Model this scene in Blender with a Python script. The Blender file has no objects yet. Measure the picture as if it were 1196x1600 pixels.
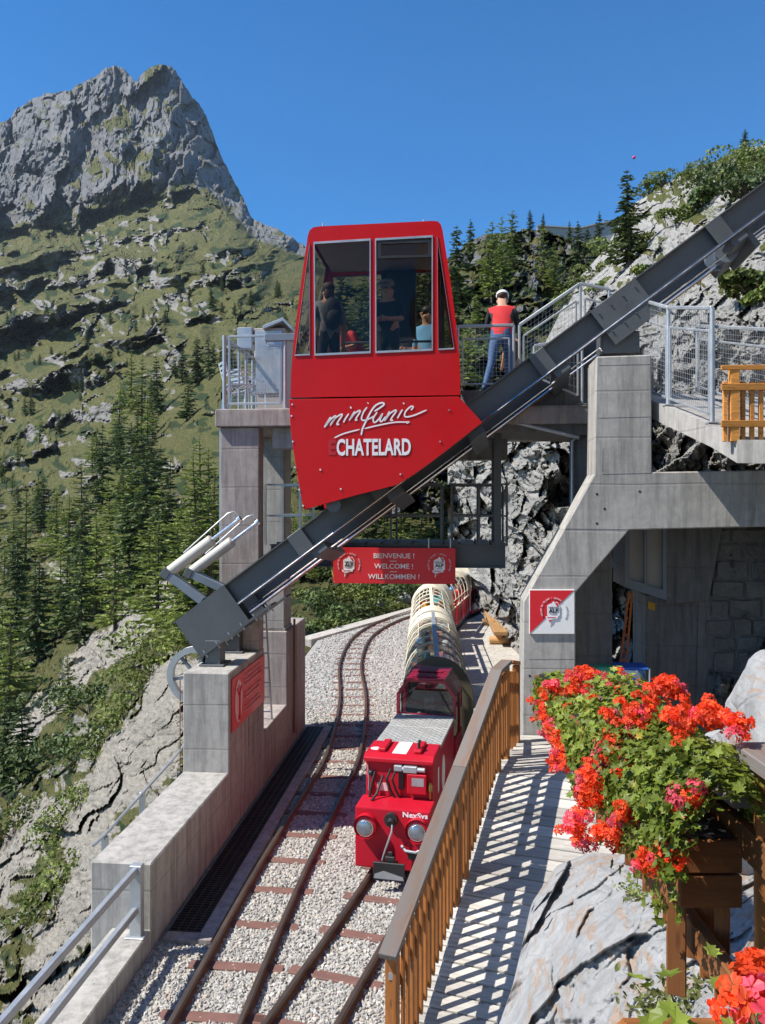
import bpy, bmesh, math, random
import numpy as np
from mathutils import Vector, Matrix
from mathutils.geometry import tessellate_polygon
random.seed(7); RNG = np.random.default_rng(11)
S = bpy.context.scene; COL = S.collection
R = math.radians
# ---------------------------------------------------------------- camera, sky, sun
FPX, HZ, CX, ZC = 1244.0, 785.0, 598.0, 4.6          # focal length in photo pixels, horizon row, eye height over the rails
cd = bpy.data.cameras.new('camera'); cam = bpy.data.objects.new('camera', cd); COL.objects.link(cam); S.camera = cam
cd.sensor_fit = 'VERTICAL'; cd.sensor_height = 36; cd.lens = 36 * FPX / 1600; cd.shift_y = -(800 - HZ) / 1600
cd.clip_start = .05; cd.clip_end = 9000
cam.location = (0, 0, ZC); cam.rotation_euler = (R(90), 0, 0)
SUN_EL = R(51); ldir = Vector((.975 * math.cos(SUN_EL), .22 * math.cos(SUN_EL), -math.sin(SUN_EL))).normalized()
w = bpy.data.worlds.new('World'); S.world = w; w.use_nodes = True
wn = w.node_tree.nodes; wl = w.node_tree.links; wn.clear()
sky = wn.new('ShaderNodeTexSky'); sky.sky_type = 'NISHITA'; sky.sun_disc = False; sky.sun_elevation = SUN_EL
sky.sun_rotation = math.atan2(-ldir.x, -ldir.y); sky.altitude = 1500; sky.air_density = 1.0; sky.dust_density = .0; sky.ozone_density = 4.5
bg = wn.new('ShaderNodeBackground'); bg.inputs[1].default_value = .115
hs = wn.new('ShaderNodeHueSaturation'); hs.inputs['Saturation'].default_value = 1.30; hs.inputs['Value'].default_value = 1.0
wo = wn.new('ShaderNodeOutputWorld'); wl.new(sky.outputs[0], hs.inputs['Color']); wl.new(hs.outputs[0], bg.inputs[0]); wl.new(bg.outputs[0], wo.inputs[0])
sd = bpy.data.lights.new('sun', 'SUN'); sd.energy = 4.6; sd.angle = R(.5); sd.color = (1, .94, .84)
sun = bpy.data.objects.new('sun', sd); COL.objects.link(sun); sun.rotation_euler = ldir.to_track_quat('-Z', 'Y').to_euler()
S.view_settings.view_transform = 'Standard'; S.view_settings.look = 'None'; S.view_settings.exposure = .72; S.view_settings.gamma = 1
S.render.engine = 'CYCLES'; S.cycles.max_bounces = 7; S.cycles.diffuse_bounces = 3; S.cycles.glossy_bounces = 3
S.cycles.transmission_bounces = 6; S.cycles.transparent_max_bounces = 24; S.cycles.use_denoising = True
S.cycles.sample_clamp_indirect = 6
# ---------------------------------------------------------------- pixel -> place
def P(px, py, D): return Vector(((px - CX) / FPX * D, D, ZC + (HZ - py) / FPX * D))
def PZ(px, py, z):                                    # where the ray meets the level z
    return P(px, py, (ZC - z) * FPX / (py - HZ))
E1 = Vector((.9954, -.0959, 0)); E2 = Vector((.0959, .9954, 0)); O0 = Vector((-2.2, 11.5, 0))   # funicular frame: along, across
RF = Matrix.Rotation(-math.atan2(.0959, .9954), 3, 'Z')
def Fw(s, t, z): return O0 + E1 * s + E2 * t + Vector((0, 0, z))
def FT(px, py, t):                                    # ray with the plane at across-distance t -> (s, z)
    a = (px - CX) / FPX; b = (HZ - py) / FPX
    s = (a * (11.5 + .9954 * t) + 2.2 - .0959 * t) / (.9954 + .0959 * a)
    return s, ZC + b * (11.5 - .0959 * s + .9954 * t)
def FP(px, py, t): s, z = FT(px, py, t); return Fw(s, t, z)
# ---------------------------------------------------------------- objects
def tag(o, label=None, cat=None, group=None, kind=None):
    for k, v in (('label', label), ('category', cat), ('group', group), ('kind', kind)):
        if v: o[k] = v
    return o
def empty(name, loc=(0, 0, 0), rz=0, label=None, cat=None, group=None):
    o = bpy.data.objects.new(name, None); COL.objects.link(o); o.location = loc; o.rotation_euler = (0, 0, rz)
    o.empty_display_size = .2
    return tag(o, label, cat, group)
def wloc(p):
    m = Matrix.Identity(4)
    while p is not None:
        m = Matrix.Translation(p.location) @ p.rotation_euler.to_matrix().to_4x4() @ m; p = p.parent
    return m
def link(name, me, parent=None, loc=None):
    o = bpy.data.objects.new(name, me); COL.objects.link(o)
    if parent: o.parent = parent
    if loc is not None: o.location = loc
    return o
def copy_tree(o, parent=None):
    c = o.copy(); COL.objects.link(c); c.parent = parent
    for ch in list(o.children): copy_tree(ch, c)
    return c
class MB:
    def __init__(s): s.v = []; s.f = []; s.m = []
    def add(s, vs, fs, mi=0):
        n = len(s.v); s.v += [tuple(v) for v in vs]; s.f += [tuple(i + n for i in f) for f in fs]; s.m += [mi] * len(fs); return s
    def box(s, c, d, Rm=None, mi=0):
        c = Vector(c); Rm = Rm or Matrix.Identity(3); vs = []
        for x in (-.5, .5):
            for y in (-.5, .5):
                for z in (-.5, .5): vs.append(c + Rm @ Vector((x * d[0], y * d[1], z * d[2])))
        return s.add(vs, [(0, 1, 3, 2), (4, 6, 7, 5), (0, 4, 5, 1), (2, 3, 7, 6), (0, 2, 6, 4), (1, 5, 7, 3)], mi)
    def bb(s, a, b, mi=0):
        a = Vector(a); b = Vector(b); return s.box((a + b) / 2, [abs(x) for x in (b - a)], None, mi)
    def fbox(s, s0, s1, t0, t1, z0, z1, mi=0):        # box in the funicular frame
        return s.box(Fw((s0 + s1) / 2, (t0 + t1) / 2, (z0 + z1) / 2), (abs(s1 - s0), abs(t1 - t0), abs(z1 - z0)), RF, mi)
    def bar(s, p0, p1, wd, h, up=(0, 0, 1), mi=0):
        p0 = Vector(p0); p1 = Vector(p1); d = (p1 - p0); L = d.length; d = d / L; up = Vector(up)
        if abs(d.dot(up)) > .98: up = Vector((0, 1, 0))
        x = d.cross(up).normalized(); u = x.cross(d)
        return s.box((p0 + p1) / 2, (L, wd, h), Matrix((d, x, u)).transposed(), mi)
    def ibeam(s, p0, p1, wd, h, th=.02, up=(0, 0, 1), mi=0):
        p0 = Vector(p0); p1 = Vector(p1); d = (p1 - p0).normalized(); x = d.cross(Vector(up)).normalized(); u = x.cross(d)
        s.bar(p0 + u * (h / 2 - th / 2), p1 + u * (h / 2 - th / 2), wd, th, up, mi)
        s.bar(p0 - u * (h / 2 - th / 2), p1 - u * (h / 2 - th / 2), wd, th, up, mi)
        return s.bar(p0, p1, th, h - 2 * th, up, mi)
    def tube(s, pts, r, n=8, mi=0, caps=True):
        pts = [Vector(p) for p in pts]; m = len(pts); rs = r if isinstance(r, (list, tuple)) else [r] * m; vs = []
        pu = None
        for i, p in enumerate(pts):
            d = (pts[min(i + 1, m - 1)] - pts[max(i - 1, 0)]).normalized()
            if pu is None: pu = Vector((0, 0, 1)) if abs(d.z) < .9 else Vector((1, 0, 0))
            x = d.cross(pu).normalized(); pu = x.cross(d).normalized()
            for k in range(n):
                a = 2 * math.pi * k / n; vs.append(p + (x * math.cos(a) + pu * math.sin(a)) * rs[i])
        fs = [(i * n + k, i * n + (k + 1) % n, (i + 1) * n + (k + 1) % n, (i + 1) * n + k) for i in range(m - 1) for k in range(n)]
        if caps: fs += [tuple(range(n))[::-1], tuple(range((m - 1) * n, m * n))]
        return s.add(vs, fs, mi)
    def prism(s, poly, vec, mi=0):
        poly = [Vector(p) for p in poly]; vec = Vector(vec); n = len(poly)
        return s.add(poly + [p + vec for p in poly], [tuple(range(n))[::-1], tuple(range(n, 2 * n))] +
                     [(i, (i + 1) % n, n + (i + 1) % n, n + i) for i in range(n)], mi)
    def holed(s, loops, vec, mi=0):                   # a plate with openings: loops[0] outer, the others holes
        loops = [[Vector(p) for p in l] for l in loops]; vec = Vector(vec)
        flat = [p for l in loops for p in l]; n = len(flat); tr = tessellate_polygon(loops)
        fs = [tuple(t) for t in tr] + [tuple(i + n for i in t[::-1]) for t in tr]; o = 0
        for l in loops:
            k = len(l); fs += [(o + i, o + (i + 1) % k, n + o + (i + 1) % k, n + o + i) for i in range(k)]; o += k
        return s.add(flat + [p + vec for p in flat], fs, mi)
    def ball(s, c, r, seg=10, rings=6, mi=0, Rm=None):
        r = r if isinstance(r, (list, tuple)) else (r, r, r); c = Vector(c); vs = []; Rm = Rm or Matrix.Identity(3)
        for i in range(rings + 1):
            a = math.pi * i / rings
            for k in range(seg):
                b = 2 * math.pi * k / seg
                vs.append(c + Rm @ Vector((r[0] * math.sin(a) * math.cos(b), r[1] * math.sin(a) * math.sin(b), r[2] * math.cos(a))))
        return s.add(vs, [(i * seg + k, (i + 1) * seg + k, (i + 1) * seg + (k + 1) % seg, i * seg + (k + 1) % seg) for i in range(rings) for k in range(seg)], mi)
    def build(s, name, mats, parent=None, local=False, bev=0, smooth=0, origin=None):
        vs = [Vector(v) for v in s.v]; loc = None
        if parent is not None and not local:
            im = wloc(parent).inverted(); vs = [im @ v for v in vs]
        elif parent is None and not local:
            xs = np.array([tuple(v) for v in vs]); loc = Vector(((xs[:, 0].min() + xs[:, 0].max()) / 2, (xs[:, 1].min() + xs[:, 1].max()) / 2, xs[:, 2].min()))
            vs = [v - loc for v in vs]
        me = bpy.data.meshes.new(name); me.from_pydata([tuple(v) for v in vs], [], s.f)
        mats = mats if isinstance(mats, (list, tuple)) else [mats]
        for m in mats: me.materials.append(m)
        if len(mats) > 1: me.polygons.foreach_set('material_index', s.m)
        bm = bmesh.new(); bm.from_mesh(me)
        bmesh.ops.remove_doubles(bm, verts=bm.verts, dist=1e-6); bmesh.ops.recalc_face_normals(bm, faces=bm.faces)
        if bev:
            ed = [e for e in bm.edges if len(e.link_faces) == 2 and e.calc_face_angle(0) > .5]
            bmesh.ops.bevel(bm, geom=ed, offset=bev, segments=1 if bev < .02 else 2, profile=.6, affect='EDGES', clamp_overlap=True)
        bm.to_mesh(me); bm.free()
        if smooth:
            me.polygons.foreach_set('use_smooth', [True] * len(me.polygons)); me.set_sharp_from_angle(angle=R(smooth))
        me.update()
        return link(name, me, parent, loc)
def np_mesh(name, v, f, mats, parent=None, smooth=False, mi=None):
    """v (n,3), f (m,k) numpy arrays -> one mesh"""
    me = bpy.data.meshes.new(name); n, m, k = len(v), len(f), f.shape[1]
    me.vertices.add(n); me.loops.add(m * k); me.polygons.add(m)
    me.vertices.foreach_set('co', np.ascontiguousarray(v, dtype=np.float32).ravel())
    me.loops.foreach_set('vertex_index', np.ascontiguousarray(f, dtype=np.int32).ravel())
    me.polygons.foreach_set('loop_start', np.arange(m, dtype=np.int32) * k)
    me.polygons.foreach_set('use_smooth', np.full(m, smooth, dtype=bool))
    for q in (mats if isinstance(mats, (list, tuple)) else [mats]): me.materials.append(q)
    if mi is not None: me.polygons.foreach_set('material_index', np.ascontiguousarray(mi, dtype=np.int32))
    me.update(calc_edges=True); me.validate()
    return me
def text_mesh(txt, size, bold=0., sx=1.0, depth=.002, align='CENTER', spacing=1.0):
    c = bpy.data.curves.new('lettering', 'FONT'); c.body = txt; c.size = size; c.offset = bold; c.extrude = depth; c.align_x = align
    c.align_y = 'CENTER'; c.space_character = spacing; c.resolution_u = 3
    o = bpy.data.objects.new('lettering', c); COL.objects.link(o)
    dg = bpy.context.evaluated_depsgraph_get(); me = bpy.data.meshes.new_from_object(o.evaluated_get(dg))
    bpy.data.objects.remove(o); bpy.data.curves.remove(c)
    me.transform(Matrix.Diagonal((sx, 1, 1, 1)))
    return me
def put_text(txt, size, origin, xdir, updir, m, parent, bold=0., sx=1., name='lettering', spacing=1.0, align='CENTER'):
    """origin/xdir/updir in world space"""
    me = text_mesh(txt, size, bold, sx, spacing=spacing, align=align); x = Vector(xdir).normalized(); u = Vector(updir).normalized(); n = x.cross(u)
    M4 = Matrix.Translation(Vector(origin)) @ Matrix((x, u, n)).transposed().to_4x4()
    me.transform(wloc(parent).inverted() @ M4 if parent else M4); me.materials.clear(); me.materials.append(m)
    return link(name, me, parent)
# ---------------------------------------------------------------- materials
class NT:
    def __init__(s, name):
        s.m = bpy.data.materials.new(name); s.m.use_nodes = True; s.t = s.m.node_tree; s.b = s.t.nodes['Principled BSDF']; s.out = s.t.nodes['Material Output']
    def n(s, t, **kw):
        o = s.t.nodes.new(t)
        for k, v in kw.items():
            if k.startswith('i_'): o.inputs[int(k[2:])].default_value = v
            else: setattr(o, k, v)
        return o
    def l(s, a, b): s.t.links.new(a, b)
    def coord(s, kind='Object', scale=(1, 1, 1)):
        if kind == 'Pos': src = s.n('ShaderNodeNewGeometry').outputs['Position']
        elif kind == 'UV': src = s.n('ShaderNodeUVMap').outputs[0]
        else: src = s.n('ShaderNodeTexCoord').outputs['Object']
        mp = s.n('ShaderNodeMapping'); mp.inputs[3].default_value = scale; s.l(src, mp.inputs[0]); return mp.outputs[0]
    def noise(s, co, scale, detail=5, rough=.6, dist=0):
        o = s.n('ShaderNodeTexNoise'); o.inputs['Scale'].default_value = scale; o.inputs['Detail'].default_value = detail
        o.inputs['Roughness'].default_value = rough; o.inputs['Distortion'].default_value = dist; s.l(co, o.inputs['Vector']); return o.outputs[0]
    def ramp(s, fac, stops, interp='LINEAR'):
        o = s.n('ShaderNodeValToRGB'); o.color_ramp.interpolation = interp; e = o.color_ramp.elements
        for i, (p, c) in enumerate(stops):
            el = e[i] if i < 2 else e.new(p)
            el.position = p; el.color = (*c, 1) if len(c) == 3 else c
        s.l(fac, o.inputs[0]); return o.outputs[0]
    def mix(s, fac, a, b, bt='MIX'):
        o = s.n('ShaderNodeMix'); o.data_type = 'RGBA'; o.blend_type = bt
        for inp, val in ((o.inputs[0], fac), (o.inputs[6], a), (o.inputs[7], b)):
            if hasattr(val, 'is_output'): s.l(val, inp)
            else: inp.default_value = val if isinstance(val, (int, float)) else (*val, 1)
        return o.outputs[2]
    def math(s, op, a, b=0.):
        o = s.n('ShaderNodeMath'); o.operation = op
        for inp, val in ((o.inputs[0], a), (o.inputs[1], b)):
            if hasattr(val, 'is_output'): s.l(val, inp)
            else: inp.default_value = val
        return o.outputs[0]
    def bump(s, h, strength=.3, dist=.02, prev=None):
        o = s.n('ShaderNodeBump'); o.inputs['Strength'].default_value = strength; o.inputs['Distance'].default_value = dist
        s.l(h, o.inputs['Height'])
        if prev: s.l(prev, o.inputs['Normal'])
        return o.outputs[0]
    def rnd(s, col, lo, hi, island=False):            # per object / per loose piece brightness
        r = s.n('ShaderNodeNewGeometry').outputs['Random Per Island'] if island else s.n('ShaderNodeObjectInfo').outputs['Random']
        mr = s.n('ShaderNodeMapRange'); mr.inputs[3].default_value = lo; mr.inputs[4].default_value = hi; s.l(r, mr.inputs[0])
        return s.mix(1.0, col, mr.outputs[0], 'MULTIPLY'), r
    def done(s, col=None, rough=None, metal=None, normal=None, spec=None):
        for k, v in (('Base Color', col), ('Roughness', rough), ('Metallic', metal), ('Normal', normal), ('Specular IOR Level', spec)):
            if v is None: continue
            if hasattr(v, 'is_output'): s.l(v, s.b.inputs[k])
            else: s.b.inputs[k].default_value = (*v, 1) if isinstance(v, tuple) else v
        return s.m
def plain(name, col, rough=.6, metal=0, var=.18, scale=3., bump=.1, dirt=0., stretch=(1, 1, 1), rand=None, spec=.5, kind='Object', bd=.01):
    n = NT(name); co = n.coord(kind, stretch); a = n.noise(co, scale, 6, .65); b = n.noise(co, scale * 9, 3)
    c = n.mix(a, tuple(x * (1 - var) for x in col), tuple(min(1, x * (1 + var)) for x in col))
    if dirt:
        d = n.ramp(n.noise(n.coord(kind, (1, 1, .35)), scale * .8, 8, .75), [(.48, (0, 0, 0)), (.75, (1, 1, 1))])
        c = n.mix(n.math('MULTIPLY', d, dirt), c, tuple(x * .35 + .03 for x in col))
    if rand: c, _ = n.rnd(c, *rand)
    rr = n.ramp(a, [(.3, (max(0, rough - .1),) * 3), (.7, (min(1, rough + .12),) * 3)])
    return n.done(c, rr, metal, n.bump(b, bump, bd) if bump else None, spec)
def mk_concrete(name, base, boards=.5):
    n = NT(name); co = n.coord('Pos'); a = n.noise(co, .9, 8, .7); b = n.noise(co, 7, 6, .7); f = n.noise(co, 45, 3)
    c = n.mix(a, tuple(x * .74 for x in base), tuple(x * 1.24 for x in base))
    c = n.mix(n.ramp(b, [(.35, (.75, .75, .75)), (.65, (1.1, 1.1, 1.1))]), (0, 0, 0), c, 'MIX') if False else n.mix(.55, c, n.ramp(b, [(.3, tuple(x * .7 for x in base)), (.7, tuple(x * 1.25 for x in base))]))
    st = n.noise(n.coord('Pos', (5, 5, .45)), 1.6, 7, .75)            # run-off stains
    c = n.mix(n.ramp(st, [(.44, (0, 0, 0)), (.72, (.85, .85, .85))]), c, tuple(x * .36 for x in base))
    rust = n.noise(co, 2.3, 6, .7)
    c = n.mix(n.ramp(rust, [(.64, (0, 0, 0)), (.8, (.35, .35, .35))]), c, (.30, .17, .10))
    wv = n.n('ShaderNodeTexWave', wave_type='BANDS', bands_direction='Z'); wv.inputs['Scale'].default_value = .52; wv.inputs['Distortion'].default_value = .35; wv.inputs['Detail'].default_value = 3
    n.l(co, wv.inputs[0])
    seam = n.ramp(wv.outputs[0], [(0, (0, 0, 0)), (.006, (1, 1, 1))])
    c = n.mix(n.math('MULTIPLY', n.math('SUBTRACT', 1, seam), .35), c, tuple(x * .45 for x in base))
    vo = n.n('ShaderNodeTexVoronoi'); vo.inputs['Scale'].default_value = 22; n.l(co, vo.inputs[0])
    pit = n.ramp(vo.outputs[0], [(.05, (0, 0, 0)), (.12, (1, 1, 1))])
    h = n.math('ADD', n.math('MULTIPLY', f, .5), n.math('ADD', n.math('MULTIPLY', pit, .3), n.math('MULTIPLY', seam, boards)))
    return n.done(c, .88, 0, n.bump(h, .45, .008))
def mk_wood(name, base, grey=0., dark=(.10, .04, .015)):
    n = NT(name); co = n.coord('Object', (1, 9, 9)); a = n.noise(co, 2.2, 6, .65, 1.2); g = n.noise(n.coord('Object', (1, 40, 40)), 2.5, 4, .6)
    c = n.mix(n.ramp(a, [(.3, (0, 0, 0)), (.72, (1, 1, 1))]), tuple(x * .62 for x in base), tuple(x * 1.2 for x in base))
    c = n.mix(n.ramp(g, [(.5, (0, 0, 0)), (.8, (.6, .6, .6))]), c, dark)
    vo = n.n('ShaderNodeTexVoronoi'); vo.inputs['Scale'].default_value = 3.2; n.l(n.coord('Object', (.8, 4, 4)), vo.inputs[0])
    c = n.mix(n.ramp(vo.outputs[0], [(.05, (.75, .75, .75)), (.13, (0, 0, 0))]), c, tuple(x * .8 for x in dark))
    if grey:
        wn_ = n.noise(n.coord('Object', (.6, 3, 3)), 1.7, 5, .7)
        c = n.mix(n.math('MULTIPLY', n.ramp(wn_, [(.28, (0, 0, 0)), (.52, (1, 1, 1))]), grey), c, (.17, .155, .145))
    c, _ = n.rnd(c, .72, 1.22)
    return n.done(c, .62, 0, n.bump(n.math('ADD', a, g), .35, .004), .35)
def mk_rock(name, cols, scale=1., veins=None, lichen=.3, kind='Pos', stretch=(1, 1, 1), bstr=.8, bd=.06):
    n = NT(name); co = n.coord(kind, tuple(scale * x for x in stretch)); a = n.noise(co, .55, 8, .68, .6); b = n.noise(co, 3.2, 8, .72, .4); f = n.noise(co, 22, 4, .7)
    c = n.ramp(a, [(.25, cols[0]), (.48, cols[1]), (.72, cols[2])])
    c = n.mix(.5, c, n.ramp(b, [(.3, tuple(x * .55 for x in cols[1])), (.66, tuple(min(1, x * 1.3) for x in cols[1]))]))
    if veins:
        v = n.noise(n.coord(kind, tuple(scale * x for x in (1.1 * stretch[0], .5 * stretch[1], 2.4 * stretch[2]))), 1.5, 7, .62, 1.6)
        c = n.mix(n.ramp(v, [(.53, (0, 0, 0)), (.64, (.75, .75, .75)), (.72, (0, 0, 0))]), c, veins)
    if lichen:
        l_ = n.noise(co, 1.4, 9, .78)
        c = n.mix(n.ramp(l_, [(.58, (0, 0, 0)), (.72, (lichen,) * 3)]), c, (.20, .19, .07))
    vo = n.n('ShaderNodeTexVoronoi', feature='DISTANCE_TO_EDGE'); vo.inputs['Scale'].default_value = 1.5
    wp = n.mix(.12, co, n.n('ShaderNodeTexNoise').outputs[1]); n.l(wp, vo.inputs[0])
    cr = n.ramp(vo.outputs[0], [(0, (0, 0, 0)), (.05, (1, 1, 1))])
    h = n.math('ADD', n.math('MULTIPLY', b, 1.), n.math('ADD', n.math('MULTIPLY', f, .3), n.math('MULTIPLY', cr, .25)))
    return n.done(c, .9, 0, n.bump(h, bstr, bd), .3)
def mk_leaf(name, col, col2, trans=.35, rough=.5, rnd=(.55, 1.35)):
    n = NT(name); a = n.noise(n.coord('Object'), 2.5, 4, .6); c = n.mix(n.ramp(a, [(.35, (0, 0, 0)), (.65, (1, 1, 1))]), col, col2)
    c, r = n.rnd(c, rnd[0], rnd[1], True); c, _ = n.rnd(c, .72, 1.30)
    n.done(c, rough, 0, None, .35); tr = n.n('ShaderNodeBsdfTranslucent'); n.l(c, tr.inputs[0])
    mx = n.n('ShaderNodeMixShader'); mx.inputs[0].default_value = trans; n.l(n.b.outputs[0], mx.inputs[1]); n.l(tr.outputs[0], mx.inputs[2]); n.l(mx.outputs[0], n.out.inputs[0])
    return n.m
def mk_glass(name, tint, refl=.5, rough=.02, haze=0.):
    n = NT(name); t = n.n('ShaderNodeBsdfTransparent'); t.inputs[0].default_value = (*tint, 1)
    g = n.n('ShaderNodeBsdfGlossy'); g.inputs['Roughness'].default_value = rough
    fr = n.n('ShaderNodeFresnel'); fr.inputs[0].default_value = 1.5
    mx = n.n('ShaderNodeMixShader'); n.l(n.math('MULTIPLY', fr.outputs[0], refl * 2), mx.inputs[0]); n.l(t.outputs[0], mx.inputs[1]); n.l(g.outputs[0], mx.inputs[2])
    o = mx.outputs[0]
    if haze:
        d = n.n('ShaderNodeBsdfDiffuse'); d.inputs[0].default_value = (.7, .7, .68, 1); m2 = n.n('ShaderNodeMixShader')
        hz = n.ramp(n.noise(n.coord('Object', (1, 3, 3)), 3, 5, .7), [(.35, (haze * .4,) * 3), (.75, (haze * 1.6,) * 3)])
        n.l(hz, m2.inputs[0]); n.l(o, m2.inputs[1]); n.l(d.outputs[0], m2.inputs[2]); o = m2.outputs[0]
    n.l(o, n.out.inputs[0]); return n.m
m_conc = mk_concrete('concrete', (.40, .385, .36)); m_concp = mk_concrete('concrete_pink', (.37, .325, .305)); m_concd = mk_concrete('concrete_dark', (.19, .188, .185))  # concrete_dark: deep shade under the portal is put into this colour
m_red = plain('red_paint', (.56, .004, .007), .38, 0, .14, 1.2, .03, .22, spec=.28)
m_red2 = plain('crimson_paint', (.47, .008, .025), .42, 0, .12, 2, .03, .2, spec=.3)
m_maroon = plain('maroon_paint', (.24, .008, .035), .3, 0, .1, 2, .02, .1)
m_sign = plain('sign_red', (.66, .018, .03), .4, 0, .05, 1, 0, .05)
m_white = plain('white_paint', (.80, .80, .80), .45, 0, .06, 3, 0, .08)
m_print = plain('white_print', (.82, .81, .84), .5, 0, .04, 3, 0)
m_ghost = plain('faded_print', (.47, .012, .016), .4, 0, .04, 3, 0)
m_cream = plain('cream_paint', (.80, .73, .56), .4, 0, .1, 3, .02, .12)
m_steel = plain('dark_steel', (.105, .115, .125), .5, .3, .28, 2.5, .12, .35)
m_steelb = plain('blue_grey_steel', (.19, .23, .28), .45, .25, .2, 2.5, .08, .25)
m_galv = plain('galvanised_steel', (.43, .46, .49), .42, .55, .22, 5, .06, .18)
m_chrome = plain('bright_steel', (.72, .73, .75), .22, 1, .08, 4, 0)
m_rust = plain('rusty_steel', (.26, .125, .07), .75, .1, .4, 6, .25, .3)
m_railtop = plain('worn_rail', (.13, .10, .085), .42, .6, .3, 4, .08, .2)
m_rubber = plain('black_rubber', (.018, .018, .02), .6, 0, .2, 4, .05)
m_black = plain('black_paint', (.02, .02, .022), .45, 0, .2, 4, .03, .2)
m_sleeper = plain('rusty_sleeper', (.17, .085, .07), .8, 0, .35, 5, .3, .35, kind='Pos')
m_wood = mk_wood('stained_timber', (.37, .135, .032)); m_woodg = mk_wood('weathered_cap_timber', (.24, .13, .075), .95)
m_woodo = mk_wood('orange_timber', (.62, .27, .06)); m_deck = mk_wood('bleached_deck_timber', (.60, .575, .53), .25, (.22, .19, .16))
m_bench = mk_wood('honey_timber', (.58, .33, .14)); m_woodd = mk_wood('dark_stained_timber', (.22, .085, .028))
m_glass = mk_glass('tinted_window', (.80, .79, .76), .18); m_plexi = mk_glass('clear_plexi', (.92, .93, .94), .7, .10, .10); m_clear = mk_glass('clear_window', (.75, .77, .76), .6)
m_olive = plain('olive_panel', (.13, .115, .075), .6, 0, .2, 3, .05, .2)
m_lens = plain('lamp_lens', (.34, .39, .45), .08, .75, .2, 14, .3)
m_brass = plain('brass', (.45, .30, .10), .35, .9, .2, 6, .05)
m_orange = plain('orange_paint', (.62, .16, .03), .5); m_green = plain('green_plastic', (.05, .33, .17), .45); m_blue = plain('blue_plastic', (.03, .12, .46), .45)
m_bag = plain('pale_plastic_sack', (.50, .55, .62), .4, 0, .2, 6, .3)
m_tan = plain('tan_cladding', (.42, .39, .36), .7, 0, .1, 2, .05, .1)
m_skin = plain('skin', (.50, .27, .18), .55, 0, .1, 6, 0)
m_earth = plain('soil', (.07, .045, .03), .9, 0, .3, 20, .5)
# ---------------------------------------------------------------- numpy noise
def _h(ix, iy, sd):
    a = (ix.astype(np.int64) * 374761393 + iy.astype(np.int64) * 668265263 + sd * 974634777) & 0x7fffffff
    a = ((a ^ (a >> 13)) * 1274126177) & 0x7fffffff; a = (a ^ (a >> 16)) & 0x7fffffff
    return a / 0x7fffffff
def gn(x, y, sd=0):
    ix = np.floor(x); iy = np.floor(y); fx = x - ix; fy = y - iy; u = fx * fx * fx * (fx * (fx * 6 - 15) + 10); v = fy * fy * fy * (fy * (fy * 6 - 15) + 10)
    def g(a, b):
        t = _h(ix + a, iy + b, sd) * 2 * np.pi; return np.cos(t) * (fx - a) + np.sin(t) * (fy - b)
    return ((g(0, 0) * (1 - u) + g(1, 0) * u) * (1 - v) + (g(0, 1) * (1 - u) + g(1, 1) * u) * v) * 1.45
def fbm(x, y, o=5, sd=0, ridged=False):
    s = 0; a = 1; t = 0
    for i in range(o):
        n = gn(x * 2 ** i + i * 17.3, y * 2 ** i - i * 9.1, sd + i); n = 1 - 2 * np.abs(n) if ridged else n
        s = s + a * n; t += a; a *= .5
    return s / t
def facet(x, y, sd=0):                                 # cells with their own tilt: blocky rock
    ix = np.floor(x); iy = np.floor(y); bd = np.full(x.shape, 9.); h = np.zeros(x.shape)
    for a in (-1, 0, 1):
        for b in (-1, 0, 1):
            cx = ix + a; cy = iy + b; dx = x - cx - _h(cx, cy, sd); dy = y - cy - _h(cx, cy, sd + 5)
            d = dx * dx + dy * dy; t = _h(cx, cy, sd + 9) * 6.283; hh = (dx * np.cos(t) + dy * np.sin(t)) * .9 + (_h(cx, cy, sd + 3) - .5) * .9
            k = d < bd; bd = np.where(k, d, bd); h = np.where(k, hh, h)
    return h
def sstep(x, a, b): t = np.clip((x - a) / (b - a), 0, 1); return t * t * (3 - 2 * t)
def blur(a, k):
    for _ in range(k):
        b = a.copy(); b[1:-1] = (a[:-2] + 2 * a[1:-1] + a[2:]) / 4; a = b.copy(); a[:, 1:-1] = (b[:, :-2] + 2 * b[:, 1:-1] + b[:, 2:]) / 4
    return a
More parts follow.
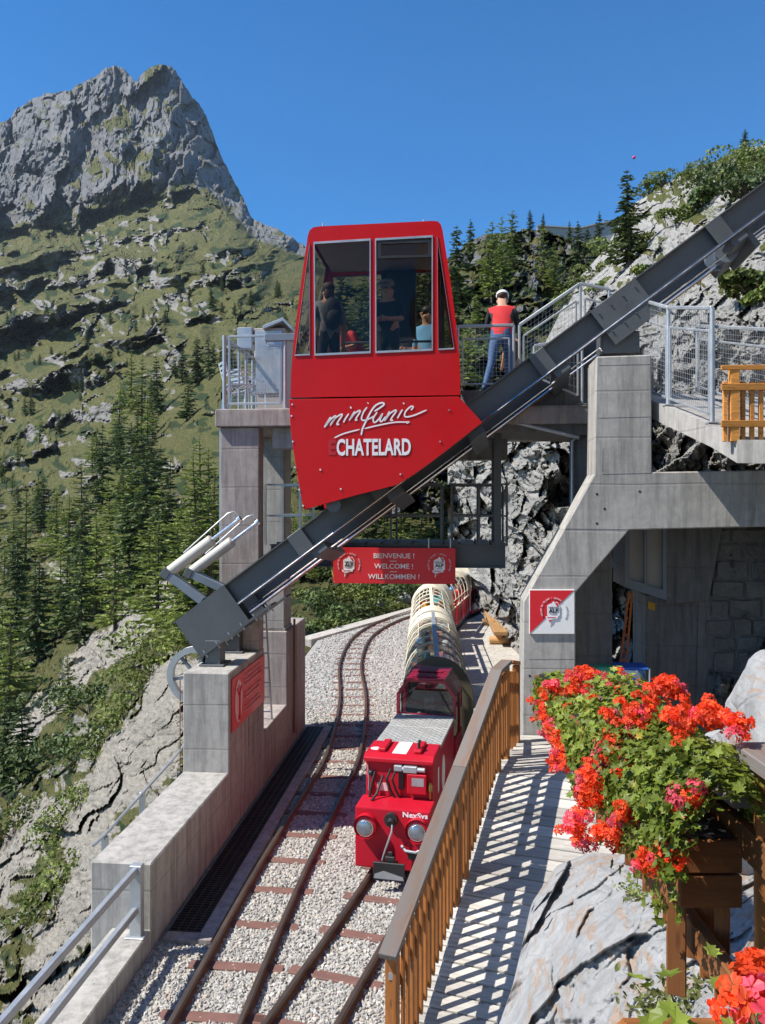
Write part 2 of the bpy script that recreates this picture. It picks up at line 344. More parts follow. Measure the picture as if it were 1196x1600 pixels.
class Terr:
    """a hillside from columns of (image row, distance) pairs; U, V grid; relief moves points along and across the view"""
    def __init__(s, cols, nu, nv, pxs=None, sm=6):
        px = np.array([c[0] for c in cols], float); nr = len(cols[0][1])
        s.px = np.interp(np.linspace(0, 1, nu), np.linspace(0, 1, len(pxs)), pxs) if pxs else np.linspace(px[0], px[-1], nu)
        py = np.array([[q[0] for q in c[1]] for c in cols], float); ld = np.log(np.array([[q[1] for q in c[1]] for c in cols], float))
        v = np.linspace(0, nr - 1, nv); s.vv = v
        A = np.stack([np.interp(s.px, px, py[:, r]) for r in range(nr)]); B = np.stack([np.interp(s.px, px, ld[:, r]) for r in range(nr)])
        i = np.clip(np.floor(v).astype(int), 0, nr - 2); f = (v - i)[:, None]
        s.py = blur(A[i] * (1 - f) + A[i + 1] * f, sm); s.ld = blur(B[i] * (1 - f) + B[i + 1] * f, sm)
        s.X = np.broadcast_to(s.px, s.py.shape).copy(); s.V = np.broadcast_to(v[:, None], s.py.shape)
    def pos(s):
        D = np.exp(s.ld); return np.stack([(s.X - CX) / FPX * D, D, ZC + (HZ - s.py) / FPX * D], -1)
    def normal(s):
        p = s.pos(); a = np.gradient(p, axis=1); b = np.gradient(p, axis=0); n = np.cross(a, b); return n / (np.linalg.norm(n, axis=-1, keepdims=True) + 1e-9)
    def dist(s, px, py):                               # distance of the surface seen at a pixel (nearest sheet)
        c = int(np.clip(np.searchsorted(s.px, px), 1, len(s.px) - 1)); col = s.py[:, c]
        k = np.where((col[:-1] >= py) & (col[1:] < py))[0]
        return float(np.exp(s.ld[k[0] if len(k) else int(np.argmin(abs(col - py))), c]))
    def mesh(s, name, mat, attrs, smooth=False):
        p = s.pos(); nv, nu = s.py.shape; id_ = np.arange(nv * nu).reshape(nv, nu)
        f = np.stack([id_[:-1, :-1], id_[:-1, 1:], id_[1:, 1:], id_[1:, :-1]], -1).reshape(-1, 4)
        me = np_mesh(name, p.reshape(-1, 3), f, mat, smooth=smooth)
        for k, a in attrs.items():
            at = me.attributes.new(k, 'FLOAT', 'POINT'); at.data.foreach_set('value', a.ravel().astype(np.float32))
        uv = me.uv_layers.new(name='UVMap'); lu = np.stack([s.X, s.py], -1).reshape(-1, 2)[f.ravel()] / 100
        uv.data.foreach_set('uv', lu.astype(np.float32).ravel())
        return tag(link(name, me), kind='structure')
def mk_terrain(name, rocks, grass, shrub, uvscale=1., bump=.6, bd=1.5):
    n = NT(name); co = n.coord('UV', (uvscale,) * 3)
    at = n.n('ShaderNodeAttribute'); at.attribute_name = 'rock'; av = n.n('ShaderNodeAttribute'); av.attribute_name = 'shrub'
    a = n.noise(co, 3, 8, .7); b = n.noise(co, 14, 8, .75); g = n.noise(co, 7, 7, .75, .3); f = n.noise(co, 45, 5, .8)
    rk = n.mix(.55, n.ramp(a, [(.3, rocks[0]), (.5, rocks[1]), (.7, rocks[2])]), n.ramp(b, [(.35, tuple(x * .5 for x in rocks[1])), (.65, tuple(min(1, x * 1.35) for x in rocks[1]))]))
    rk = n.mix(n.ramp(n.noise(co, 5, 8, .8), [(.55, (0, 0, 0)), (.75, (.45, .45, .45))]), rk, (.17, .16, .06))
    rk = n.mix(n.ramp(n.noise(co, 4.3, 7, .7, .8), [(.60, (0, 0, 0)), (.74, (.55, .55, .55))]), rk, (.30, .185, .10))
    gr = n.mix(n.ramp(g, [(.32, (0, 0, 0)), (.68, (1, 1, 1))]), grass[0], grass[1]); gr = n.mix(n.ramp(f, [(.36, (.9, .9, .9)), (.62, (0, 0, 0))]), gr, tuple(x * .42 for x in grass[0])); gr = n.mix(n.ramp(n.noise(co, 24, 6, .8), [(.55, (0, 0, 0)), (.68, (.7, .7, .7))]), gr, (.19, .175, .085))
    ap = n.n('ShaderNodeAttribute'); ap.attribute_name = 'pale'; rk = n.mix(n.math('MULTIPLY', ap.outputs['Fac'], n.ramp(a, [(.2, (.5, .5, .5)), (.6, (1, 1, 1))])), rk, n.mix(n.ramp(b, [(.3, (0, 0, 0)), (.7, (1, 1, 1))]), (.17, .155, .13), (.45, .415, .355)))
    m = n.math('ADD', at.outputs['Fac'], n.math('MULTIPLY', n.math('SUBTRACT', b, .5), 1.1)); m = n.ramp(m, [(.42, (0, 0, 0)), (.58, (1, 1, 1))])
    sh = n.math('ADD', av.outputs['Fac'], n.math('MULTIPLY', n.math('SUBTRACT', f, .5), 1.6)); sh = n.ramp(sh, [(.45, (0, 0, 0)), (.55, (1, 1, 1))])
    c = n.mix(m, gr, rk); c = n.mix(sh, c, shrub)
    return n.done(c, .92, 0, n.bump(n.math('ADD', b, n.math('MULTIPLY', f, .6)), bump, bd), .2)
# ---------------------------------------------------------------- left valley side and the far peak
ridge = [(-520, 300), (-300, 250), (-120, 215), (0, 192), (18, 184), (24, 172), (45, 158), (62, 150), (75, 146), (110, 141), (140, 122), (150, 119), (165, 106), (180, 102), (194, 108), (205, 118), (212, 129), (222, 116), (236, 104), (250, 100),
         (266, 102), (275, 110), (288, 132), (300, 150), (312, 162), (322, 180), (334, 212), (345, 242), (358, 268), (368, 286), (378, 304), (392, 338), (398, 344), (420, 352), (440, 360), (452, 368), (470, 380), (520, 398), (580, 415), (660, 430), (760, 450)]
cols = [(-520, [(1900, 9), (1640, 17), (1400, 42), (1130, 105), (880, 220), (660, 470), (500, 850), (385, 1300), (300, 1750)]),
        (0, [(1900, 9), (1580, 19), (1330, 42), (1090, 100), (870, 210), (650, 450), (500, 800), (374, 1300), (190, 1700)]),
        (100, [(1800, 9), (1480, 17), (1260, 36), (1040, 85), (840, 180), (640, 400), (500, 750), (364, 1300), (143, 1700)]),
        (200, [(1700, 8.5), (1350, 14.5), (1170, 26), (990, 62), (800, 140), (620, 330), (480, 650), (325, 1300), (108, 1700)]),
        (280, [(1560, 9), (1225, 13.5), (1080, 21), (940, 48), (760, 110), (590, 260), (470, 560), (308, 1260), (118, 1700)]),
        (340, [(1450, 10), (1190, 15), (1060, 21), (920, 40), (740, 95), (570, 230), (455, 520), (318, 1200), (228, 1650)]),
        (400, [(1400, 12), (1150, 17), (1035, 24), (900, 40), (730, 90), (560, 210), (450, 480), (380, 900), (345, 1200)]),
        (470, [(1350, 14), (1120, 18), (1000, 27), (905, 42), (740, 85), (580, 190), (470, 420), (400, 800), (380, 1100)]),
        (560, [(1300, 15), (1110, 19.5), (992, 30), (900, 44), (750, 80), (600, 170), (490, 350), (430, 600), (415, 800)]),
        (660, [(1260, 17), (1090, 23), (985, 36), (895, 52), (740, 80), (600, 150), (500, 300), (440, 500), (425, 700)]),
        (760, [(1250, 18), (1080, 24), (980, 37), (900, 54), (740, 84), (600, 150), (520, 300), (470, 500), (450, 700)])]
T1 = Terr(cols, 470, 560, [-520, -60, 120, 260, 400, 520, 760], 5)
rp = np.interp(T1.px, [r[0] for r in ridge], [r[1] for r in ridge]); k = sstep(T1.V, 7.0, 8.0)
T1.py = T1.py * (1 - k) + (T1.py + (rp - T1.py[-1])[None] * 1.0) * k
X, Y, V = T1.X, T1.py, T1.V
alp = sstep(V, 3.2, 4.5) * (1 - sstep(V, 6.8, 7.1)); peak = sstep(V, 6.95, 7.2); near = 1 - sstep(V, 2.2, 3.2); mid = (1 - alp) * (1 - peak) * (1 - near)
wx = X + 22 * fbm(X / 60, Y / 60, 3, 3); wy = Y + 16 * fbm(X / 55, Y / 55, 3, 8)
ter = np.sin((wy + .22 * wx) / 26 * 2 * np.pi / 2 + 3.0 * fbm(X / 120, Y / 80, 4, 21)) * (.5 + .5 * sstep(fbm(X / 90, Y / 60, 4, 31), -.3, .3))
rel = facet(wx / 46, wy / 30, 1) * .055 + facet(wx / 19, wy / 13, 2) * .024 + facet(wx / 8, wy / 6, 4) * .010
def segm(x0, y0, x1, y1, wd, soft=.6):
    dx, dy = x1 - x0, y1 - y0; t = np.clip(((wx - x0) * dx + (wy - y0) * dy) / (dx * dx + dy * dy), 0, 1); d = np.hypot(wx - x0 - t * dx, wy - y0 - t * dy); return 1 - sstep(d, wd * (1 - soft), wd * (1 + soft * .5))
slab = np.zeros(X.shape)
for q_ in [(340, 600, 255, 800, 42), (330, 555, 285, 600, 13), (205, 622, 55, 850, 17), (255, 935, 130, 1040, 34), (150, 1020, 40, 1140, 30), (285, 1070, 200, 1210, 55), (200, 1180, 120, 1310, 42), (70, 1270, -40, 1420, 36), (150, 1330, 60, 1560, 40), (30, 868, 100, 905, 14), (175, 890, 120, 950, 12), (-60, 930, 30, 960, 12), (300, 830, 345, 780, 16)]: slab = np.maximum(slab, segm(*q_))
def band(x0, y0, x1, y1, wd, A):                       # a cliff band: bulges towards the viewer below, steps back at its top
    dx, dy = x1 - x0, y1 - y0; L_ = math.hypot(dx, dy); t = ((wx - x0) * dx + (wy - y0) * dy) / (L_ * L_); d = ((wx - x0) * dy - (wy - y0) * dx) / L_; d = d if dx > 0 else -d
    f = sstep(t, -.12, .15) * (1 - sstep(t, .85, 1.12)); return f * A * (sstep(d, wd - 1.5, wd + 2.5) - np.clip((d + 4 * wd) / (5 * wd), 0, 1))
cl_ = 0
for q_ in [(262, 440, 418, 424, 11, .20), (60, 478, 190, 448, 9, .15), (90, 566, 262, 508, 9, .16), (-40, 530, 110, 478, 10, .16), (150, 420, 300, 392, 8, .12), (20, 606, 165, 556, 8, .12), (300, 480, 400, 458, 7, .12), (-40, 430, 90, 402, 10, .14), (340, 400, 455, 378, 8, .12), (100, 520, 200, 480, 7, .10), (225, 560, 330, 520, 8, .12)]: cl_ = cl_ + band(*q_)
for q_ in [(150, 232, 345, 285, 26, .05), (-20, 260, 130, 225, 22, .05), (20, 350, 130, 300, 20, .04), (300, 300, 390, 330, 12, .03), (140, 300, 260, 280, 9, .025)]: cl_ = cl_ + band(*q_)
gate = sstep(fbm(X / 85, (Y + .3 * X) / 42, 5, 36) + .10 - .20 * sstep(X + (Y - 480) * .9, 250, 420), -.10, .22)
slab = slab * (1 - alp) * (1 - peak)
T1.ld = T1.ld + alp * ((.12 + .88 * gate) * (ter * .040 + rel * .95) + .06 * fbm(X / 90, Y / 46, 6, 12)) + mid * (rel * .9 + .06 * fbm(X / 50, Y / 40, 5, 14))
pk = fbm((wx + .35 * wy) / 60, wy / 150, 5, 40, True) * .030 + facet((wx + .3 * wy) / 44, wy / 80, 41) * .042 + facet((wx + .3 * wy) / 17, wy / 28, 42) * .012 + facet(wx / 7, wy / 9, 43) * .005
T1.ld = T1.ld + peak * (pk + .10 * sstep(X + (Y - 200) * .25, 235, 400) + .03 * sstep(X, 20, 230) * -1) + cl_
T1.py = T1.py + peak * (1 - sstep(V, 7.9, 8.0) * .2) * (facet(wx / 9, wy / 12, 45) * 3.0 + fbm(wx / 6, wy / 8, 3, 47) * 2.0)
T1.ld = T1.ld + near * (1 - .97 * sstep(X, 395, 470)) * (1 - .15 * slab) * (facet(wx / 110, (wy + .8 * wx) / 70, 51) * .11 + facet(wx / 40, (wy + .8 * wx) / 28, 52) * .030 + facet(wx / 14, (wy + .5 * wx) / 11, 53) * .010 + facet(wx / 6, wy / 5, 57) * .005 + .05 * fbm(X / 40, Y / 40, 5, 54))
nz = np.abs(T1.normal()[..., 2]); nzb = blur(nz, 1)
rock = 1 - sstep(nzb, .56, .78); rock = np.clip(rock * alp * (.25 + .75 * gate) + mid * (.75 * (1 - sstep(nzb, .30, .5))) + near * (1 - sstep(nzb, .40, .66)) * .8 + peak * (1.05 - .50 * sstep(nzb, .42, .68) - .40 * sstep(fbm(wx / 70, wy / 60, 4, 49) + .3 * sstep(X, 60, 190) * (1 - sstep(X, 220, 300)), .12, .45)) + (.28 + .10 * alp) * fbm(X / 40, Y / 18, 6, 61) + alp * (.06 - .22 * sstep(X, 250, 420)), 0, 1)
rock = np.maximum(rock * (1 - .5 * mid), slab * (.9 + .25 * fbm(X / 20, Y / 14, 4, 66)))      # the pale slabs running down beside the pier
shrub = np.clip((alp * .62 + mid * .62 + near * .62) * sstep(fbm(wx / 30, wy / 16, 5, 71), .02, .32) * (1 - .75 * rock) * 1.5, 0, 1)
m_ter = mk_terrain('hillside', [(.085, .09, .098), (.145, .148, .155), (.23, .23, .225)], [(.078, .090, .026), (.155, .140, .050)], (.026, .042, .014), 1., .5, 2.)
hill = T1.mesh('mountain_terrain', m_ter, {'rock': rock, 'shrub': shrub, 'pale': np.clip(.8 * near + .7 * slab + .5 * mid + .40 * alp, 0, 1)})
T1.slab = slab
# ---------------------------------------------------------------- the wooded ridge behind the upper platform, and the cliff with the slope above the track
colsB = [(520, [(800, 36), (700, 45), (620, 60), (560, 80), (500, 105), (460, 140), (470, 165)]),
         (640, [(800, 34), (700, 42), (610, 56), (540, 75), (470, 100), (425, 135), (440, 160)]),
         (705, [(800, 33), (690, 40), (600, 54), (520, 72), (450, 96), (400, 130), (412, 150)]),
         (740, [(800, 33), (680, 40), (590, 54), (510, 72), (440, 92), (372, 122), (385, 145)]),
         (800, [(800, 33), (680, 40), (590, 54), (510, 72), (440, 90), (360, 115), (372, 140)]),
         (850, [(800, 33), (680, 40), (590, 54), (500, 72), (430, 90), (356, 112), (365, 138)]),
         (905, [(800, 33), (680, 40), (590, 52), (500, 70), (440, 90), (378, 115), (385, 140)]),
         (960, [(800, 33), (680, 40), (590, 50), (500, 66), (440, 84), (390, 110), (392, 140)]),
         (1080, [(800, 33), (680, 40), (590, 48), (500, 62), (440, 80), (390, 105), (392, 135)])]
T2 = Terr(colsB, 240, 200, None, 4)
X, Y, V = T2.X, T2.py, T2.V; wx = X + 10 * fbm(X / 40, Y / 40, 3, 5); wy = Y + 8 * fbm(X / 40, Y / 40, 3, 6)
T2.ld = T2.ld + facet(wx / 42, wy / 30, 81) * .10 + facet(wx / 17, wy / 12, 82) * .04 + facet(wx / 7, wy / 6, 83) * .014 + .05 * fbm(X / 40, Y / 30, 4, 84)
T2.py = T2.py + facet(wx / 14, wy / 14, 85) * 4
nz = blur(np.abs(T2.normal()[..., 2]), 1)
rk2 = np.clip(1 - sstep(nz, .45, .72) + .35 * fbm(X / 35, Y / 30, 4, 86), 0, 1); T2.mesh('wooded_ridge', m_ter, {'rock': rk2, 'shrub': np.clip(sstep(fbm(X / 22, Y / 16, 5, 87), -.05, .25) * (1 - .6 * rk2) * 1.2, 0, 1)})
colsC = [(700, [(900, 33), (880, 33.5), (800, 33), (740, 34), (700, 36), (690, 39), (700, 44), (720, 50)]),
         (735, [(930, 31), (890, 31), (800, 30.5), (720, 31), (672, 34), (660, 38), (670, 44), (690, 50)]),
         (770, [(985, 26), (940, 26), (840, 26), (740, 27), (655, 30), (640, 35), (640, 42), (650, 50)]),
         (800, [(1025, 22), (940, 22.4), (840, 22.5), (740, 23), (650, 26), (625, 31), (620, 38), (622, 48)]),
         (840, [(1060, 19.5), (950, 20), (840, 20), (740, 20), (640, 22.5), (580, 27), (560, 36), (560, 46)]),
         (900, [(1090, 17.5), (950, 18), (840, 18), (740, 18), (630, 19.5), (545, 24), (470, 33), (440, 44)]),
         (945, [(1110, 16.5), (950, 17), (840, 17), (740, 17), (630, 18), (535, 22), (445, 30), (390, 44)]),
         (985, [(1130, 15.5), (950, 16), (840, 16), (740, 16), (630, 17), (520, 20), (410, 29), (322, 45)]),
         (1030, [(1160, 14), (950, 15), (840, 15), (740, 15), (630, 15.8), (510, 18.5), (390, 27), (292, 44)]),
         (1080, [(1190, 13), (950, 14), (840, 14), (740, 14), (630, 14.6), (500, 17.5), (370, 26), (266, 43)]),
         (1130, [(1200, 12), (950, 13), (840, 13), (740, 13), (630, 13.6), (480, 16.5), (350, 24), (248, 40)]),
         (1196, [(1200, 11.5), (950, 12.4), (840, 12.4), (740, 12.2), (630, 12.6), (450, 15.2), (320, 22), (224, 37)]),
         (1420, [(1200, 9.5), (950, 10.5), (840, 10.8), (740, 11), (630, 11.5), (420, 14), (280, 19), (140, 32)])]
T3 = Terr(colsC, 420, 460, [700, 800, 960, 1100, 1420], 3)
X, Y, V = T3.X, T3.py, T3.V; wx = X + 16 * fbm(X / 60, Y / 60, 3, 15); wy = Y + 16 * fbm(X / 60, Y / 60, 3, 16)
top = sstep(V, 4.3, 5.6); cl = 1 - top
T3.ld = T3.ld + cl * (facet((wx + .25 * wy) / 62, (wy - .3 * wx) / 84, 91) * .085 + facet((wx + .2 * wy) / 26, (wy - .4 * wx) / 36, 92) * .038 + facet(wx / 12, (wy - .3 * wx) / 15, 93) * .018 + facet(wx / 5, wy / 6, 94) * .006 + .03 * fbm(X / 30, Y / 30, 4, 95)) \
    + top * (facet(wx / 75, (wy + .55 * wx) / 44, 96) * .065 + facet(wx / 30, (wy + .55 * wx) / 18, 97) * .017 + facet(wx / 11, (wy + .4 * wx) / 8, 98) * .007 + .04 * fbm(X / 50, Y / 40, 4, 99))
nz = blur(np.abs(T3.normal()[..., 2]), 1)
rk3 = np.clip(cl + top * (1 - sstep(nz, .62, .82) * sstep(fbm(X / 45, Y / 35, 4, 101), -.15, .1)), 0, 1)
vg = top * sstep(X - 1040 + .0 * Y, -160, 40) * sstep(fbm(wx / 60, (wy + .4 * wx) / 34, 4, 102) + .25 * sstep(V, 6.3, 7) * sstep(X, 1060, 1130), .02, .2)
m_cliff = mk_rock('cliff_rock', [(.20, .20, .20), (.31, .31, .305), (.46, .455, .44)], .9, (.34, .20, .11), .35, bstr=.7, bd=.05)
n = NT('cliff_slope'); m_cl = mk_terrain('rock_slope', [(.19, .185, .175), (.29, .285, .27), (.43, .42, .39)], [(.075, .085, .022), (.14, .13, .04)], (.06, .085, .024), 1.2, .7, .08)
T3.mesh('rock_cliff', m_cl, {'rock': rk3, 'shrub': np.clip(vg * .5, 0, 1)})
# ---------------------------------------------------------------- ballast bed, platform paving
def cr(pts, n):
    pts = [np.array(p, float) for p in pts]; pts = [2 * pts[0] - pts[1]] + pts + [2 * pts[-1] - pts[-2]]; out = []
    for i in range(1, len(pts) - 2):
        p0, p1, p2, p3 = pts[i - 1:i + 3]
        for j in range(n):
            t = j / n; out.append(.5 * (2 * p1 + (p2 - p0) * t + (2 * p0 - 5 * p1 + 4 * p2 - p3) * t * t + (3 * p1 - p0 - 3 * p2 + p3) * t ** 3))
    return np.array(out + [pts[-2]])
def wallX(D): return -2.10 + .0965 * (D - 10.9)
trackL = cr([(-1.84, 3.6), (-1.53, 7.0), (-1.25, 9.8), (-.92, 12.4), (-.70, 14.6), (-.68, 18.2), (-.90, 22.4), (-.72, 26.4), (-.10, 29.4), (1.0, 32.2), (3.0, 36), (6, 41)], 14)
trackR = cr([(-1.75, 3.6), (-.66, 7.05), (.13, 9.6), (.62, 11.6), (.95, 13.6), (1.10, 16), (1.19, 18.8), (1.34, 22), (1.55, 25.5), (2.3, 29.3), (3.75, 33.3), (6.5, 39)], 14)
kerb = [PZ(497, 1000, .0), PZ(622, 964, .0)]
bed = [(wallX(3) - .1, 3, 0), (wallX(16.4) - .05, 16.4, 0), (-2.15, 19, 0), (-2.35, 23, 0), tuple(kerb[0]), tuple(kerb[1]), (5, 48, 0), (12, 48, 0), (7, 30, 0), (4.2, 12, 0), (4.2, 3, 0)]
n = NT('ballast_stone'); rI = n.n('ShaderNodeNewGeometry').outputs['Random Per Island']
c = n.ramp(rI, [(0, (.16, .155, .15)), (.18, (.36, .355, .34)), (.45, (.38, .37, .35)), (.72, (.46, .445, .42)), (.88, (.40, .33, .25)), (1, (.66, .65, .63))])
c = n.mix(.25, c, n.mix(n.noise(n.coord('Pos'), 30, 4), (.2, .19, .18), (.6, .58, .55))); m_stone = n.done(c, .85, 0, None, .3)
n = NT('ballast_fines'); vo = n.n('ShaderNodeTexVoronoi'); vo.inputs['Scale'].default_value = 26; n.l(n.coord('Pos'), vo.inputs[0])
c = n.mix(.5, n.mix(n.noise(n.coord('Pos'), 3, 6), (.28, .27, .25), (.46, .45, .42)), n.ramp(vo.outputs[1], [(0, (.15, .15, .14)), (1, (.55, .54, .5))])); m_bed = n.done(c, .9, 0, n.bump(vo.outputs[0], .9, .03))
b = MB(); b.prism([Vector(p) - Vector((0, 0, .3)) for p in bed], (0, 0, .3)); tag(b.build('ballast_bed', m_bed), kind='structure')
def side_ok(x, y):
    x_l = np.interp(y, [p[1] for p in bed[:5]], [p[0] for p in bed[:5]]); return x > x_l + .12
base = bmesh.new(); bmesh.ops.create_icosphere(base, subdivisions=1, radius=1); bv0 = np.array([v.co[:] for v in base.verts]); bf0 = np.array([[v.index for v in f.verts] for f in base.faces]); base.free()
def dist_path(x, y, path):
    d = np.full(x.shape, 99.); sgn = np.zeros(x.shape)
    px = np.interp(y, path[:, 1], path[:, 0]); return np.abs(x - px) * .97
def scatter(n, d0, d1, x0, x1, smin, smax):
    y = RNG.uniform(d0, d1, n); x = RNG.uniform(x0, x1, n); k = side_ok(x, y); s = RNG.uniform(smin, smax, n)
    x_r = np.interp(y, [3, 6, 9, 12.2, 13, 16, 18.8, 25.5, 29.3, 34], [.1, .35, 1.45, 1.75, 1.62, 1.72, 1.85, 2.2, 3.0, 4.8]); k &= x < x_r
    k &= ~((y > 24) & (x < np.interp(y, [24, 26.6, 31.8], [-2.4, -2.15, .6])))
    z = np.full(n, .0)
    for tr in (trackL, trackR):
        d = dist_path(x, y, tr); k &= np.abs(d - .30) > .045
        al = np.interp(y, tr[:, 1], np.concatenate([[0], np.cumsum(np.hypot(*np.diff(tr, axis=0).T))])); ph = np.abs((al / .78) % 1 - .5) * .78
        k &= ~((d < .47) & (ph < .075) & (RNG.uniform(0, 1, n) < .9))
    kw = ~((x < wallX(y) + .62) & (y > 8.3) & (y < 16.2)); k &= kw
    return np.stack([x, y, z], 1)[k], s[k]
def stones(sets, flat=.6):
    pts = np.concatenate([a for a, _ in sets]); s = np.concatenate([b_ for _, b_ in sets]); n = len(pts)
    j = RNG.uniform(.65, 1.25, (n, 12, 1)); v = bv0[None] * j; ax = RNG.uniform(.6, 1.25, (n, 1, 3)); ax[..., 2] *= flat; v = v * ax
    q = RNG.normal(size=(n, 4)); q[:, 1:3] *= .5; q /= np.linalg.norm(q, axis=1, keepdims=True); w_, x_, y_, z_ = q.T
    Rm = np.stack([1 - 2 * (y_ * y_ + z_ * z_), 2 * (x_ * y_ - z_ * w_), 2 * (x_ * z_ + y_ * w_), 2 * (x_ * y_ + z_ * w_), 1 - 2 * (x_ * x_ + z_ * z_), 2 * (y_ * z_ - x_ * w_), 2 * (x_ * z_ - y_ * w_), 2 * (y_ * z_ + x_ * w_), 1 - 2 * (x_ * x_ + y_ * y_)], -1).reshape(n, 3, 3)
    v = np.einsum('nij,nkj->nki', Rm, v) * s[:, None, None] + pts[:, None]
    v[..., 2] += (s * .15)[:, None]
    f = (bf0[None] + (np.arange(n) * 12)[:, None, None]).reshape(-1, 3)
    return v.reshape(-1, 3), f
v, f = stones([scatter(21000, 5.2, 9, -2.6, 1.2, .013, .030), scatter(18000, 9, 13.5, -2.2, 1.8, .014, .031), scatter(12000, 13.5, 19, -2.1, 1.9, .019, .037), scatter(14000, 19, 33, -2.4, 4, .024, .044)])
tag(link('ballast_gravel', np_mesh('ballast_gravel', v, f, m_stone)), 'pale grey crushed stone ballast between the rails', 'gravel', kind='stuff')
# ---------------------------------------------------------------- tracks
def sweep(path, prof, off):
    n = len(path); d = np.gradient(path, axis=0); d /= np.linalg.norm(d, axis=1, keepdims=True); nrm = np.stack([d[:, 1], -d[:, 0]], 1)
    m = len(prof); v = np.zeros((n, m, 3))
    for i, (a, z) in enumerate(prof): v[:, i, :2] = path + nrm * (off + a); v[:, i, 2] = z
    id_ = np.arange(n * m).reshape(n, m); f = []
    for i in range(m): a = id_[:-1, i]; b_ = id_[:-1, (i + 1) % m]; f.append(np.stack([a, b_, id_[1:, (i + 1) % m], id_[1:, i]], 1))
    return v.reshape(-1, 3), np.concatenate(f)
prof = [(-.045, .0), (-.045, .014), (-.010, .024), (-.010, .062), (-.026, .068), (-.026, .094), (-.018, .1), (.018, .1), (.026, .094), (.026, .068), (.010, .062), (.010, .024), (.045, .014), (.045, .0)]
slm = None
for nm, path, lab in (('railway_track', trackL, 'empty narrow gauge track with rusty sleepers running beside the concrete wall'), ('railway_track', trackR, 'narrow gauge track that carries the red train')):
    root = empty(nm, (path[10][0], path[10][1], 0), 0, lab, 'railway track', 'narrow gauge tracks in the station')
    o0 = np.array([path[10][0], path[10][1], 0])
    for sg in (-.3, .3):
        v, f = sweep(path, prof, sg); me = np_mesh('rail', v - o0, f, [m_rust, m_railtop], mi=np.repeat([0, 0, 0, 0, 1, 1, 1, 1, 1, 0, 0, 0, 0, 0], len(path) - 1)); link('rail', me, root)
    if slm is None: q = MB(); q.box((0, 0, 0), (.96, .13, .10)); slo = q.build('sleeper', m_sleeper, None, True, .01); slm = slo.data; bpy.data.objects.remove(slo)
    L = np.concatenate([[0], np.cumsum(np.hypot(*np.diff(path, axis=0).T))])
    for a in np.arange(.39, L[-1], .78):
        x = np.interp(a, L, path[:, 0]); y = np.interp(a, L, path[:, 1]); x2 = np.interp(a + .05, L, path[:, 0]); y2 = np.interp(a + .05, L, path[:, 1])
        if y > 31: break
        o = link('sleeper', slm, root, (x - o0[0], y - o0[1], -.028)); o.rotation_euler = (0, 0, math.atan2(y2 - y, x2 - x) - math.pi / 2 + random.uniform(-.015, .015))
# platform of pale concrete on the right of the train
plat = [(1.75, 12.4), (1.60, 13.4), (1.72, 16), (1.83, 18.8), (2.0, 22), (2.22, 25.5), (3.0, 29.2), (4.6, 33.2), (7.5, 39), (12, 39), (10, 26), (7.2, 18), (6.2, 11.2), (2.2, 11.2)]
m_pave = mk_concrete('platform_concrete', (.50, .47, .42), .1)
b = MB(); b.prism([Vector((x, y, -.2)) for x, y in plat], (0, 0, .42)); tag(b.build('station_platform', m_pave, None, False, .01), kind='structure')
b = MB(); d = (kerb[1] - kerb[0]).normalized(); pn = Vector((-d.y, d.x, 0)) * .55
b.prism([kerb[0] - Vector((0, 0, .2)) - d * .4, kerb[1] - Vector((0, 0, .2)) + d * 3, kerb[1] + pn - Vector((0, 0, .2)) + d * 3, kerb[0] + pn - Vector((0, 0, .2)) - d * .4], (0, 0, .28))
tag(b.build('kerb_strip', m_pave, None, False, .01), kind='structure')

# unseen steep slope added right of and behind the terrace to cut sky light
colsR = np.array([[x, y] for x, y in ((9.5, 9.0), (7.6, 5.0), (6.2, 1.0), (5.6, -3.0), (3.9, -5.0), (1.5, -7.0), (-3.0, -8.0))]); gx = cr([tuple(p) for p in colsR], 12); nrm_ = np.gradient(gx, axis=0); nrm_ = np.stack([nrm_[:, 1], -nrm_[:, 0]], 1); nrm_ = -nrm_ / np.linalg.norm(nrm_, axis=1, keepdims=True)
prof_ = [(0, 1.5), (.3, 5.0), (.8, 9), (1.6, 14), (3, 20), (6, 28), (14, 40)]; pr = np.array([[np.interp(t, range(7), [p[0] for p in prof_]), np.interp(t, range(7), [p[1] for p in prof_])] for t in np.linspace(0, 6, 60)])
uu, vv = np.meshgrid(np.arange(len(gx)), np.arange(60)); n3_ = facet(uu / 9., vv / 9., 401) * .9 + facet(uu / 4., vv / 4., 402) * .4
off = pr[:, 0][:, None] + n3_; vR = np.stack([gx[:, 0][None] + (-nrm_[:, 0])[None] * -off, gx[:, 1][None] + (-nrm_[:, 1])[None] * -off, np.broadcast_to(pr[:, 1][:, None], uu.shape) + n3_ * .3], -1)
if vR[-1, 30, 0] < vR[0, 30, 0]: vR[..., :2] = 2 * gx[None] - vR[..., :2]
idR = np.arange(vR.shape[0] * vR.shape[1]).reshape(uu.shape); fR = np.stack([idR[:-1, :-1], idR[:-1, 1:], idR[1:, 1:], idR[1:, :-1]], -1).reshape(-1, 4)
tag(link('sky_blocking_slope', np_mesh('sky_blocking_slope', vR.reshape(-1, 3), fR, m_cliff)), kind='structure')
